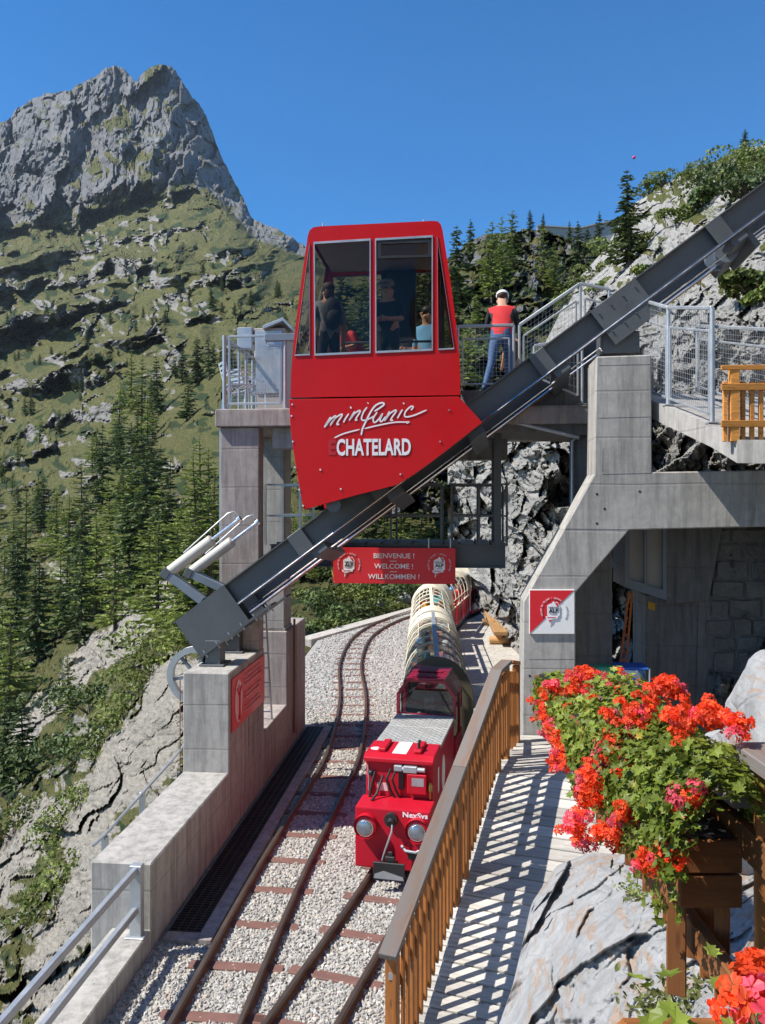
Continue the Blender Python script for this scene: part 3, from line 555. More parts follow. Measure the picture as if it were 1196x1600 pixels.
# ---------------------------------------------------------------- left retaining wall with its blocks (along E2, right face at t-line through (-2.10,10.9))
WO = Vector((-2.10, 10.9, 0))
def Wd(D, across, z): return WO + E2 * ((D - 10.9) / .9954) + E1 * across + Vector((0, 0, z))      # across: 0 at the right face, negative into the wall
def wbox(b, D0, D1, a0, a1, z0, z1, mi=0):
    c = Wd((D0 + D1) / 2, (a0 + a1) / 2, (z0 + z1) / 2); return b.box(c, (abs(a1 - a0), abs(D1 - D0) / .9954, abs(z1 - z0)), RF, mi)
root = empty('retaining_wall', Wd(10.9, -.32, 0), 0, 'stepped concrete wall along the tracks carrying the foot of the inclined beams', 'wall')
b = MB(); wbox(b, 3.0, 8.15, -.42, 0, -1.2, .23); b.build('low_parapet', m_conc, root, False, .012)
b = MB(); wbox(b, 8.15, 10.9, -.65, 0, -1.5, .90); b.build('ledge', m_conc, root, False, .015)
b = MB(); wbox(b, 12.85, 14.57, -.65, -.002, -1.5, .90); b.build('sill', m_concp, root, False, .012)
pl = [Wd(10.9, 0, -1.5), Wd(12.85, 0, -1.5), Wd(12.85, -.65, -1.5), Wd(11.85, -.65, -1.5), Wd(11.85, -.22, -1.5), Wd(11.62, -.22, -1.5), Wd(11.62, -.65, -1.5), Wd(10.9, -.65, -1.5)]
b = MB(); b.prism(pl, (0, 0, 3.76)); b.build('block', m_conc, root, False, .015)
b = MB(); wbox(b, 14.57, 16.3, -.65, 0, -1.5, 2.24); b.build('end_block', m_concp, root, False, .015)
for D0, z0, z1 in ((11.9, .95, 2.2), (15.4, .1, 2.2)):
    b = MB(); wbox(b, D0, D0 + .012, .0, .004, z0, z1); b.build('joint', m_concd, root)
b = MB(); b.tube([Wd(15.05, .035, .25), Wd(15.05, .035, 2.4)], .022); b.build('drain_pipe', m_rust, root, smooth=40)
# red safety sign on the block
root = empty('safety_sign', Wd(11.9, .01, 1.6), 0, 'red warning board with a white figure on the concrete block', 'sign')
b = MB(); wbox(b, 10.98, 12.80, .006, .022, 1.42, 2.16); b.build('board', m_sign, root, False, .003)
def wpos(D, z): return Wd(D, .026, z)
m_pinkw = plain('pale_pink_print', (.74, .52, .52), .5, 0, .1, 5, 0)
oval = [wpos(11.28 + .18 * math.cos(a), 1.79 + .30 * math.sin(a)) for a in np.linspace(0, 2 * math.pi, 24, endpoint=False)]
b = MB(); b.prism(oval, E1 * .003); b.build('oval', m_pinkw, root)
b = MB(); c0 = E1 * .006
def fg(pts, wd): 
    for p, q in zip(pts[:-1], pts[1:]): b.bar(wpos(*p) + c0, wpos(*q) + c0, .003, wd, E1)
fg([(11.28, 1.58), (11.28, 1.92)], .05); fg([(11.25, 1.6), (11.25, 1.52)], .03); fg([(11.31, 1.6), (11.31, 1.52)], .03); fg([(11.17, 1.99), (11.28, 1.86), (11.39, 1.99)], .03); b.prism([wpos(11.28 + .035 * math.cos(a), 1.98 + .045 * math.sin(a)) + c0 for a in np.linspace(0, 6.28, 10, endpoint=False)], E1 * .003)
b.build('figure', m_sign, root)
b = MB()
for i in range(9):
    z = 2.08 - i * .065; 
    if i in (3, 6): continue
    l = random.uniform(.75, 1.0); b.bar(wpos(11.62, z) + c0 * .5, wpos(11.62 + l * 1.0, z) + c0 * .5, .003, .022, E1)
b.build('text_lines', m_pinkw, root)
# grated drain channel beside the wall
root = empty('drain_channel', Wd(12.2, .3, .02), 0, 'black grated drain channel along the foot of the concrete wall', 'drain')
b = MB(); wbox(b, 8.3, 16.2, .42, .58, -.1, .07); b.build('kerb', m_concp, root, False, .008)
b = MB(); wbox(b, 8.3, 8.45, .06, .42, -.1, .06); b.build('end_kerb', m_concp, root, False, .008)
b = MB()
for D0 in np.arange(8.46, 16.2, .052): wbox(b, D0, D0 + .022, .06, .42, .035, .055)
for a in (.06, .15, .24, .33, .405): wbox(b, 8.46, 16.2, a, a + .014, .03, .058)
o = b.build('grating', m_black, root); tag(o, kind='stuff')
b = MB(); wbox(b, 8.46, 16.2, .03, .42, -.1, .015); b.build('channel_bottom', m_black, root)
# ---------------------------------------------------------------- tall piers and the left platform they carry
root = empty('platform_pier', Wd(12.7, -.32, 2.26), 0, 'tall board-marked concrete pier standing on the wall block', 'pier')
b = MB(); wbox(b, 12.56, 12.86, -.63, -.01, 2.262, 5.785); b.build('shaft', m_concp, root, False, .012)
b = MB(); wbox(b, 12.57, 12.63, -.655, -.63, 2.3, 6.0); b.build('edge_plate', m_galv, root)
root = empty('platform_column', Wd(14.9, -.3, 2.24), 0, 'slimmer rear concrete column behind the tall pier', 'column')
b = MB(); wbox(b, 14.60, 15.2, -.52, -.06, 2.24, 5.8); b.build('shaft', m_conc, root, False, .012)
b = MB(); wbox(b, 14.60, 15.2, -.54, -.04, 2.24, 2.30); b.build('foot', m_conc, root, False, .01)
pz = 6.07
root = empty('upper_platform', Fw(1.2, 2.2, 5.8), 0, 'raised concrete platform slab behind the red cabin', 'platform')
b = MB(); b.fbox(FT(336, 650, 1.0)[0], 5.6, 1.0, 4.6, 5.79, pz); b.build('slab', m_concp, root, False, .015)
b = MB(); b.fbox(.33, .9, 1.2, 1.45, 5.45, 5.788); b.build('under_beam', m_conc, root, False, .01); b = MB(); b.fbox(.33, 4.2, 3.9, 4.2, 5.4, 5.788); b.build('under_beam', m_conc, root, False, .01)
b = MB(); b.tube([Fw(.4, 1.35, 5.62), Fw(1.2, 1.35, 5.62), Fw(1.2, 1.35, 5.2)], .03); b.build('conduit', m_steel, root, smooth=40)
# ---------------------------------------------------------------- wire mesh railings
def wire_panel(root, p0, p1, q1, q0, pitch=.06, r=.0035):
    p0, p1, q0, q1 = map(Vector, (p0, p1, q0, q1)); b = MB(); n = max(2, int((p1 - p0).length / pitch)); m = max(2, int((q0 - p0).length / pitch))
    for i in range(1, n): t = i / n; b.bar(p0.lerp(p1, t), q0.lerp(q1, t), r, r)
    for i in range(1, m): t = i / m; b.bar(p0.lerp(q0, t), p1.lerp(q1, t), r, r)
    return tag(b.build('wire_mesh', m_galv, root), kind='stuff')
def frame(root, loop, r=.018, name='frame'):
    b = MB(); pts = [Vector(p) for p in loop]
    for p, q in zip(pts, pts[1:] + pts[:1]): b.bar(p, q, r * 2, r * 2)
    return b.build(name, m_galv, root, False, .004)
def post(root, p, h, r=.022, m=None):
    b = MB(); p = Vector(p); b.tube([p, p + Vector((0, 0, h))], r, 10); b.box(p + Vector((0, 0, .008)), (.11, .11, .016)); return b.build('post', m or m_galv, root, smooth=40)
# left platform railing
t = 1.16; s0, z0 = FT(349, 634, t); s1, _ = FT(450, 634, t)
root = empty('mesh_railing', Fw(s0, t, pz), 0, 'galvanised railing panel with wire mesh on the left end of the upper platform', 'railing')
zt = FT(349, 526, t)[1]
post(root, Fw(s0 + .02, t, pz), zt - pz + .02, .03); post(root, Fw(s1 - .04, t, pz), zt - pz, .03)
frame(root, [Fw(s0 + .10, t, pz + .10), Fw(s1 - .12, t, pz + .10), Fw(s1 - .12, t, zt - .16), Fw(s1 - .36, t, zt - .16), Fw(s1 - .36, t, zt), Fw(s0 + .10, t, zt)])
wire_panel(root, Fw(s0 + .10, t, pz + .10), Fw(s1 - .12, t, pz + .10), Fw(s1 - .12, t, zt - .02), Fw(s0 + .10, t, zt - .02))
b = MB(); b.fbox(s1 - .36, s1 + .15, t - .05, t + .05, zt - .09, zt + .02); b.build('cap_rail', m_steelb, root, False, .006)
b = MB(); b.fbox(s0 - .02, s0 + .04, t, t + 2.6, zt - .05, zt); b.build('handrail', m_galv, root, False, .006)
for tt in (2.0, 2.9, 3.7): post(root, Fw(s0 + .02, tt, pz), zt - pz, .02)
# cabinets and chairs on it
t = 2.0; sa, za = FT(371, 545, t); sb, zb = FT(394, 511, t)
root = empty('control_cabinet', Fw((sa + sb) / 2, t, pz), 0, 'small grey electrical box on a post behind the mesh railing', 'cabinet')
b = MB(); b.fbox(sa, sb, t, t + .22, za, zb); b.build('box', m_galv, root, False, .01)
b = MB(); b.tube([Fw((sa + sb) / 2, t + .11, pz), Fw((sa + sb) / 2, t + .11, za)], .03); b.build('post', m_galv, root, smooth=40)
b = MB(); b.fbox(sb, sb + .006, t + .06, t + .14, za + .25, za + .31); b.fbox(sb, sb + .006, t + .06, t + .14, za + .08, za + .14); tag(b.build('sockets', m_black, root), kind='stuff')
t = 2.9; sa, za = FT(392, 578, t); sb, zb = FT(446, 512, t)
root = empty('equipment_hut', Fw((sa + sb) / 2, t, pz), 0, 'grey equipment hut with a low pitched metal lid beside the cabin', 'hut')
b = MB(); b.fbox(sa + .06, sb, t, t + .9, pz, zb); b.build('body', m_tan, root, False, .01)
b = MB(); b.prism([Fw(sa + .25, t - .12, zb + .02), Fw(sa + .62, t - .12, zb + .16), Fw(sb + .14, t - .12, zb - .02), Fw(sb + .14, t - .12, zb - .06), Fw(sa + .62, t - .12, zb + .1), Fw(sa + .25, t - .12, zb - .04)], E2 * 1.1); b.build('lid', m_galv, root, False, .004)
b = MB(); b.fbox(sa + .1, sb - .05, t - .02, t, pz + .5, zb - .05); b.build('door', m_galv, root, False, .006)
def chair(p, rz, label):
    root = empty('metal_chair', p, rz, label, 'chair', 'metal chairs behind the mesh railing')
    for x in (-.22, .22):
        b = MB(); b.tube([(x, -.22, 0), (x, -.2, .44), (x, .2, .44), (x, .26, 0)], .012); b.build('leg', m_chrome, root, True, smooth=40)
        b = MB(); b.tube([(x, .2, .44), (x, .3, .84)], .012); b.tube([(x, .24, .66), (x, -.2, .64), (x, -.2, .44)], .012); b.build('arm', m_chrome, root, True, smooth=40)
    b = MB()
    for k in range(7): b.bar((-.22, -.2 + k * .065, .45), (.22, -.2 + k * .065, .45), .045, .012)
    b.build('seat', m_galv, root, True)
    b = MB()
    for k in range(4): b.bar((-.22, .235 + k * .018, .6 + k * .07), (.22, .235 + k * .018, .6 + k * .07), .012, .045)
    b.build('backrest', m_galv, root, True)
chair(Fw(FT(375, 640, 1.6)[0], 1.6, pz), 2.0, 'tubular metal chair next to the mesh railing post'); chair(Fw(FT(385, 640, 2.3)[0], 2.45, pz), 2.3, 'tubular metal chair pushed in behind another chair')
# ---------------------------------------------------------------- metal rail along the low parapet
root = empty('parapet_rail', Wd(8.0, -.1, .23), 0, 'grey steel guard rail with two bars on the low parapet', 'railing')
for D in (8.02, 5.4):
    b = MB(); wbox(b, D - .045, D + .045, -.16, -.04, .23, .95); wbox(b, D - .08, D + .08, -.2, 0, .231, .245); b.build('post', m_galv, root, False, .006)
for z in (.90, .50):
    b = MB(); wbox(b, 3.2, 7.98, -.135, -.075, z - .035, z + .035); b.build('bar', m_galv, root, False, .008)
root = empty('outer_handrail', Wd(10.2, -.85, .5), 0, 'thin steel handrail on the valley side of the ledge', 'handrail')
b = MB(); b.tube([Wd(8.9, -.98, .72), Wd(9.2, -.98, .72), Wd(10.9, -.80, 1.05), Wd(11.6, -.8, 1.15)], .018); b.build('rail', m_galv, root, smooth=40)
for D, a, z in ((9.2, -.98, .7), (10.1, -.9, .9)): b = MB(); wbox(b, D - .04, D + .04, a - .03, a + .03, z - .35, z); b.build('bracket', m_galv, root, False, .004)
b = MB(); wbox(b, 8.85, 9.3, -.99, -.63, .35, .38); b.build('plate', m_galv, root)
# ladder in the notch
root = empty('wall_ladder', Wd(13.4, -.1, .9), 0, 'narrow steel ladder leaning in the notch of the concrete wall', 'ladder')
for a in (-.05, -.35):
    b = MB(); b.bar(Wd(13.6, a, .9), Wd(13.0, a + .03, 3.1), .025, .04); b.build('stile', m_galv, root)
for i in range(8):
    t = .06 + i * .12; b = MB(); b.tube([Wd(13.6 - .6 * t, -.05, .9 + 2.2 * t), Wd(13.6 - .6 * t, -.35, .9 + 2.2 * t)], .012); b.build('rung', m_galv, root)
# ---------------------------------------------------------------- funicular track: two I-beams with rails, saddles, rollers
def zt_(s): return 3.466 + .7397 * s                   # top edge of the front beam
INC = Vector((1, 0, .7397)).normalized(); INCw = (E1 * INC.x + Vector((0, 0, INC.z))); UPN = (E1 * -INC.z + Vector((0, 0, INC.x)))
def on(s, t, off): return Fw(s, t, zt_(s)) + UPN * off   # off: perpendicular to the slope
TR = 1.0; LOW = -.16
root = empty('funicular_track', Fw(-.2, .5, 2.3), 0, 'steel funicular track on two long inclined I beams', 'track')
for t, lo in ((0, 0), (TR, LOW)):
    b = MB(); p0 = on(-.82, t, lo - .165); p1 = on(11.5, t, lo - .165); b.ibeam(p0, p1, .16, .33, .018, UPN); b.build('beam', m_steel, root)
    b = MB(); b.bar(on(-.3, t - .03, lo - .345), on(11.5, t - .03, lo - .345), .09, .03, UPN); b.build('running_rail', m_rust if t else m_railtop, root)
    b = MB(); b.tube([on(-.2, t - .10, lo - .34), on(11.5, t - .10, lo - .34)], .009, 6); b.build('guide_tube', m_chrome, root, smooth=40)
b = MB(); b.tube([on(-.4, .25, -.47), on(11.5, .25, -.47)], .012, 6); b.build('haul_cable', m_chrome, root); b = MB(); b.tube([on(-.4, .72, -.50), on(11.5, .72, -.50)], .012, 6); b.build('haul_cable', m_chrome, root)
for px in (448, 565, 690, 822, 930, 1095, 1230):
    s = FT(px, 972 - .747 * (px - 274), 0)[0] + .12
    b = MB(); b.bar(on(s - .10, -.09, -.17), on(s + .10, -.09, -.17), .012, .34, UPN)
    b.bar(on(s + .12, -.06, -.40), on(s + .12, TR + .06, LOW - .40), .24, .14, UPN); b.build('cross_tie', m_steel, root, False, .008)
# splice plates with bolts
for px in (950, 975):
    pass
s = FT(955, 470, 0)[0]; b = MB(); b.bar(on(s - .3, -.09, -.30), on(s + .3, -.09, -.30), .014, .56, UPN); b.build('splice_plate', m_steel, root)
b = MB()
for i in range(4):
    for j in range(2): p = on(s - .24 + i * .16, -.10, -.1 - j * .3); b.tube([p, p - E2 * .015], .014, 6)
b.build('bolt', m_steel, root)
s = FT(322, 950, 0)[0]
for t in (0, TR):
    b = MB(); q = [on(s - .42, t - .12, -.0), on(s + .30, t - .12, -.0), on(s + .30, t - .12, -.62), on(s - .42, t - .12, -.62)]
    b.prism(q, E2 * .018); b.prism([p + E2 * .24 for p in q], E2 * .018); b.bar(on(s - .46, t, -.635), on(s + .62, t, -.635), .34, .03, UPN); b.build('end_bracket', m_steel, root)
    b = MB(); st = Fw(-.22, t, 0); b.box(st + Vector((0, 0, 2.44)), (.22, .26, .36), RF); b.box(st + Vector((0, 0, 2.275)), (.36, .4, .025), RF); b.build('stub_column', m_steel, root, False, .004)
    for i in range(6):
        b = MB(); p = on(s - .34 + i * .18, t - .14, -.70); b.tube([p, p + UPN * .12], .012, 6); b.build('anchor_bolt', m_galv, root)
# rope roller beside the beam
s = FT(1118, 405, 0)[0]
for t in (.30, .72): 
    b = MB(); p = on(s, t, -.42); b.tube([p, p + E2 * .05], .17, 20); b.tube([p - E2 * .02, p + E2 * .07], .05, 10); b.build('rope_roller', m_steelb, root, smooth=40)
b = MB(); b.bar(on(s + .18, .0, -.5), on(s + .18, TR, -.55), .08, .30, UPN); b.build('roller_bracket', m_steel, root, False, .006)
m_offw = plain('off_white_paint', (.55, .53, .47), .45, 0, .15, 4, .03, .3)
# buffers at the foot
def buf(t, label, ds=0.):
    root = empty('end_buffer', on(-.55, t, 0), 0, label, 'buffer', 'hydraulic buffers at the foot of the track')
    a0 = on(FT(318, 965, t)[0] + ds, t, .0); sA, zA = FT(258, 895, t); a1 = Fw(sA + ds, t, zA + .02)
    b = MB(); b.bar(a0, a1, .12, .16, E2); b.build('arm', m_steelb, root, False, .008)
    d = INCw; p0 = a1 + UPN * .0 + d * .02 + (a0 - a1).normalized() * .05
    b = MB(); b.tube([p0, p0 + d * .02, p0 + d * .80, p0 + d * .82], [.05, .085, .085, .06], 16); b.build('cylinder', m_offw, root, smooth=40)
    b = MB(); b.tube([p0 + d * .82, p0 + d * 1.30], .03, 12); b.tube([p0 + d * 1.28, p0 + d * 1.33], .05, 12); b.build('piston', m_chrome, root, smooth=40)
    b = MB(); b.tube([p0 + d * .35 + UPN * .10, p0 + d * 1.22 + UPN * .17, p0 + d * 1.31 + UPN * .14, p0 + d * 1.32], .010, 6); b.build('guide_rod', m_galv, root, smooth=40)
    b = MB(); b.bar(a1 - (a0 - a1).normalized() * .02, a1 + (a0 - a1).normalized() * .10, .15, .18, E2); b.build('clamp', m_steel, root, False, .006)
buf(-.02, 'white hydraulic buffer with chrome piston on the front beam end'); buf(TR - .25, 'white hydraulic buffer with chrome piston on the rear beam end', .36)
# cable sheave in the slot of the block
c = Wd(11.735, -.75, FT(300, 1056, .2)[1]); root = empty('cable_sheave', c, 0, 'large grey spoked cable wheel half sunk in the concrete block', 'wheel')
b = MB(); rr = .43; ring = [(rr, -.05), (rr, -.03), (rr - .05, 0), (rr, .03), (rr, .05), (rr - .09, .05), (rr - .09, -.05)]; n_ = 36; vs = []; fs = []
for k in range(n_):
    a = 2 * math.pi * k / n_
    for (r_, y_) in ring: vs.append(c + E1 * (r_ * math.cos(a)) + Vector((0, 0, r_ * math.sin(a))) + E2 * y_)
m_ = len(ring)
for k in range(n_):
    for i in range(m_): fs.append((k * m_ + i, k * m_ + (i + 1) % m_, ((k + 1) % n_) * m_ + (i + 1) % m_, ((k + 1) % n_) * m_ + i))
b.add(vs, fs); b.build('rim', m_galv, root, smooth=40)
for k in range(6):
    a = k * math.pi / 3 + .2; b = MB(); b.bar(c, c + E1 * (.36 * math.cos(a)) + Vector((0, 0, .36 * math.sin(a))), .04, .05, E2); b.build('spoke', m_steelb, root)
b = MB(); b.tube([c - E2 * .09, c + E2 * .09], .09, 16); b.build('hub', m_steelb, root, smooth=40)
root = empty('hanging_rod', Wd(11.2, -.84, .9), 0, 'thin weighted rod hanging down beside the cable wheel', 'rod')
b = MB(); b.tube([Wd(11.2, -.80, .1), Wd(11.2, -.80, 2.1)], .008, 6); b.build('rod', m_rust, root); b = MB(); b.ball(Wd(11.2, -.80, .72), (.05, .05, .09)); b.build('weight', m_black, root, smooth=60)
# ---------------------------------------------------------------- service gantry with the banner
tg = 1.65
def gz(py, t=tg): return FT(620, py, t)[1]
sl = FT(452, 850, tg)[0]; sr = FT(790, 850, tg)[0]
root = empty('service_gantry', Fw((sl + sr) / 2, tg, gz(886)), 0, 'grey steel service gantry with railings under the funicular beams', 'gantry')
b = MB(); b.ibeam(Fw(sl - .3, tg, (gz(851) + gz(886)) / 2), Fw(sr, tg, (gz(851) + gz(886)) / 2), .16, gz(851) - gz(886), .02); b.build('girder', m_steel, root)
b = MB(); b.ibeam(Fw(sl - .3, tg + 1.1, (gz(851) + gz(886)) / 2), Fw(sr, tg + 1.1, (gz(851) + gz(886)) / 2), .16, gz(851) - gz(886), .02); b.build('girder', m_steel, root)
b = MB()
for s in np.arange(sl - .2, sr, .25): b.fbox(s, s + .22, tg - .05, tg + 1.15, gz(851) + .001, gz(851) + .035)
b.build('floor_grating', m_steel, root)
b = MB(); b.fbox(sr - .1, sr, tg, tg + 1.1, gz(886), gz(852)); b.build('end_beam', m_steel, root)
s = FT(778, 700, tg)[0]
b = MB(); b.bar(Fw(s, tg, gz(851)), Fw(s, tg, gz(662)), .11, .11, E1); b.build('hanger', m_steel, root); b = MB(); b.bar(Fw(s, tg + 1.1, gz(851)), Fw(s, tg + 1.1, gz(672)), .11, .11, E1); b.build('hanger', m_steel, root)
for (pa, pb) in ((416, 470), (534, 690), (706, 792)):
    for tt in (tg - .04, tg + 1.14):
        sa = FT(pa, 800, tg)[0]; sb = FT(pb, 800, tg)[0]
        b = MB(); zz = [gz(852), gz(806), gz(757)]
        for s in (sa, (sa + sb) / 2, sb) if pb > 500 else (sa, sb): b.bar(Fw(s, tt, zz[0]), Fw(s, tt, zz[2]), .035, .035, E1)
        for z in zz[1:]: b.bar(Fw(sa, tt, z), Fw(sb, tt, z), .035, .03)
        b.build('guard_rail', m_galv if pa < 500 else m_steel, root)
# banner
def logo(root, c, x, n, sc, red):
    """mountain emblem: white shield with a ribbon and a ring of small letters; c centre, x right, n outwards"""
    up = Vector((0, 0, 1)); x = Vector(x); n = Vector(n)
    def q(pts, off): return [c + x * (p[0] * sc) + up * (p[1] * sc) + n * off for p in pts]
    b = MB(); b.prism(q([(-.52, -.42), (-.52, .40), (-.36, .52), (-.18, .56), (.02, .78), (.12, .62), (.30, .74), (.44, .50), (.52, .40), (.52, -.42), (.36, -.52), (-.40, -.52)], .002), n * .002); b.build('emblem', m_print, root)
    b = MB(); b.prism(q([(-.66, -.50), (.36, -.50), (.36, -.66), (-.08, -.72), (-.42, -1.18), (-.40, -.74), (-.60, -.70)], .004), n * .002); b.build('ribbon', m_print, root)
    b = MB(); b.prism(q([(-.52, -.56), (.22, -.56), (.10, -.62), (-.50, -.62)], .007), n * .001); b.prism(q([(.12, .60), (.28, .66), (.42, .44), (.34, .26), (.24, .42)], .007), n * .001); b.prism(q([(-.36, -.78), (-.12, -.78), (-.35, -1.02)], .007), n * .001); b.build('emblem_detail', red, root)
    dk = m_black
    put_text('ALP', .40 * sc, c + n * .008 - up * .06 * sc, x, up, dk, root, .012 * sc, 1.15); put_text('VERTIC', .22 * sc, c + n * .008 + up * .22 * sc, x, up, dk if red is m_sign else red, root, 0, 1.2)
    b = MB(); b.prism(q([(-.26, -.32), (.26, -.32), (.26, -.35), (-.26, -.35)], .007), n * .001); b.build('emblem_line', dk, root)
    for i, ch in enumerate('VALLEE DU TRIENT * ESPACE   MONT-BLANC'):
        if ch == ' ': continue
        a = R(206 - i * 6.35); p = c + (x * math.cos(a) + up * math.sin(a)) * 1.02 * sc + n * .004; ty = x * math.cos(a) + up * math.sin(a); tx = x * math.sin(a) - up * math.cos(a)
        put_text(ch, .19 * sc, p, tx, ty, m_print if not (red is not m_sign and i > 25) else red, root)
tb = tg - .28; s0, zb0 = FT(521, 913, tb); s1, zb1 = FT(712, 856, tb); zlo = FT(616, 912, tb)[1]; zhi = FT(616, 856, tb)[1]
root = empty('welcome_banner', Fw((s0 + s1) / 2, tb, zlo), 0, 'red welcome banner with white words in three languages hung from the gantry', 'banner')
b = MB(); b.fbox(s0, s1, tb, tb + .012, zlo, zhi); b.build('cloth', m_sign, root, False, .002)
for s in (FT(534, 860, tb)[0], FT(670, 860, tb)[0], FT(704, 860, tb)[0]):
    b = MB(); b.bar(Fw(s, tb + .02, zhi - .05), Fw(s, tb + .02, zhi + .15), .02, .02, E1); b.bar(Fw(s, tb + .02, zhi + .14), Fw(s, tg - .06, zhi + .14), .02, .02); b.build('hanger', m_galv, root)
nn = -E2; W_ = s1 - s0; H_ = zhi - zlo
for i, (t_, dy) in enumerate((('BIENVENUE !', .77), ('WELCOME !', .48), ('WILLKOMMEN !', .19))): put_text(t_, H_ * .195, Fw(s0 + W_ * (.5 if i != 2 else .50), tb - .004, zlo + H_ * dy), E1, (0, 0, 1), m_print, root, .0008, 1.04)
for dy in (.63, .335): b = MB(); b.fbox(s0 + W_ * .465, s0 + W_ * .525, tb - .004, tb - .001, zlo + H_ * dy - .004, zlo + H_ * dy + .004); b.build('rule', m_print, root)
for fx in (.13, .87): logo(root, Fw(s0 + W_ * fx, tb - .003, zlo + H_ * .53), E1, nn, H_ * .30, m_sign)
b = MB(); b.tube([Fw(s0 + .02, tb, zlo + .02), Fw(s0 - .05, tb + .1, zlo + .25), Fw(s0 + .05, tb + .3, zhi + .1)], .006, 5); b.build('tie_cord', plain('yellow_cord', (.55, .40, .05)), root)
# ---------------------------------------------------------------- the cabin
tc = -.58; CB = 1.62                                    # front plane and width across
root = empty('funicular_cabin', Fw(2.1, 0, 4.6), 0, 'red funicular cabin with large windows and white lettering on its skirt', 'cable car')
def cq(px, py, t=tc): return FP(px, py, t)
outer = [(454, 621), (455, 585), (458, 545), (464, 495), (471, 440), (478, 392), (481, 369), (484, 360), (490, 355), (500, 353.5), (676, 345), (684, 345.5), (689, 350), (692, 360), (698, 398), (706, 452), (713, 505), (718, 555), (719.5, 590), (719.5, 617)]
wins = [[(484, 381), (461, 555.5), (484.5, 554.5)], [(491, 379.5), (579, 374), (579, 551), (492.5, 555)], [(587, 374), (676, 369), (676, 547), (587.5, 551)], [(683.5, 370), (685, 546.5), (710, 545)]]
def inset_t(l, k):                                     # shrink a loop about its centre
    c = Vector((sum(p[0] for p in l) / len(l), sum(p[1] for p in l) / len(l)))
    return [tuple(c + (Vector(p) - c) * k) for p in l]
def side(t, th, nm):
    sc = (11.5 + .9954 * tc - .2) / (11.5 + .9954 * t - .2)
    def q(p): s, z = FT(p[0], p[1], tc); return Fw(s, t, z)
    b = MB(); b.holed([[q(p) for p in outer]] + [[q(p) for p in w_] for w_ in wins], E2 * th); o = b.build(nm, m_red, root, smooth=25)
    for w_ in wins:
        out = inset_t(w_, 1.012)
        b = MB(); b.holed([[q(p) - E2 * (.012 if th > 0 else -.012) for p in out], [q(p) - E2 * (.012 if th > 0 else -.012) for p in inset_t(w_, .975)]], E2 * (.02 if th > 0 else -.02)); fr = b.build('window_frame', m_galv, root)
        b = MB(); b.prism([q(p) + E2 * th * .5 for p in inset_t(w_, 1.0)], E2 * .004); b.build('pane', m_glass, fr)
side(tc, .05, 'side_panel'); side(tc + CB, -.05, 'side_panel')
def q0(p): return FT(p[0], p[1], tc)
# ends, roof and floor joining the two sides
ends = [outer[0:7], outer[14:20]]
b = MB()
def strip(pts, t0, t1, th=.04):
    for a, c_ in zip(pts[:-1], pts[1:]):
        (s_a, z_a), (s_b, z_b) = q0(a), q0(c_); b.add([Fw(s_a, t0, z_a), Fw(s_b, t0, z_b), Fw(s_b, t1, z_b), Fw(s_a, t1, z_a)], [(0, 1, 2, 3)])
strip(outer[6:15], tc + .002, tc + CB - .002); b.build('roof', m_red, root, smooth=50)
b = MB(); strip(outer[0:3], tc + .002, tc + CB - .002); strip(outer[17:20], tc + .002, tc + CB - .002)
for lst in (outer[2:7], outer[14:18]): strip(lst, tc + .002, tc + .16); strip(lst, tc + CB - .16, tc + CB - .002)
b.build('end_panel', m_red, root, smooth=50)
for lst in (outer[2:7], outer[14:18]):
    b = MB(); strip(lst, tc + .16, tc + CB - .16); b.build('end_window', m_glass, root)
b = MB(); s_a, z_a = q0((456, 618)); s_b, z_b = q0((718, 618)); b.fbox(s_a, s_b, tc + .05, tc + CB - .05, z_a - .02, z_a + .05); b.build('floor', m_black, root)
zf = z_a + .05; zr = q0((590, 352))[1]
b = MB(); b.fbox(s_a + .3, s_b - .3, tc + .05, tc + CB - .05, zr - .16, zr - .12); b.build('ceiling', m_tan, root)
for px in (582.5, 688):                                # inner posts, handrails
    s, _ = q0((px, 450)); b = MB(); b.fbox(s - .03, s + .03, tc + CB - .10, tc + CB - .05, zf, zr - .16); b.build('post', m_black, root)
for z in (zf + .95, zf + .55):
    b = MB(); b.tube([Fw(s_a + .1, tc + CB - .14, z), Fw(s_b - .15, tc + CB - .14, z)], .018); b.build('grab_rail', m_steel, root, smooth=40)
b = MB(); b.fbox(s_a + .06, s_b - .06, tc + CB - .40, tc + CB - .06, zf + .38, zf + .44); b.build('bench', m_black, root)
b = MB(); sq, _ = q0((583, 500)); b.fbox(sq + .06, sq + .5, tc + CB - .22, tc + CB - .06, zf + 1.0, zr - .2); b.build('partition', m_black, root)
# sliding vent above the right window
(sa, zb_), (sb, zt2) = q0((591, 404)), q0((674, 374)); b = MB(); b.holed([[Fw(sa, tc - .004, zb_), Fw(sb, tc - .004, zb_), Fw(sb, tc - .004, zt2), Fw(sa, tc - .004, zt2)], [Fw(sa + .04, tc - .004, zb_ + .035), Fw(sb - .04, tc - .004, zb_ + .035), Fw(sb - .04, tc - .004, zt2 - .04), Fw(sa + .04, tc - .004, zt2 - .04)]], E2 * .04); b.build('vent_frame', m_black, root)
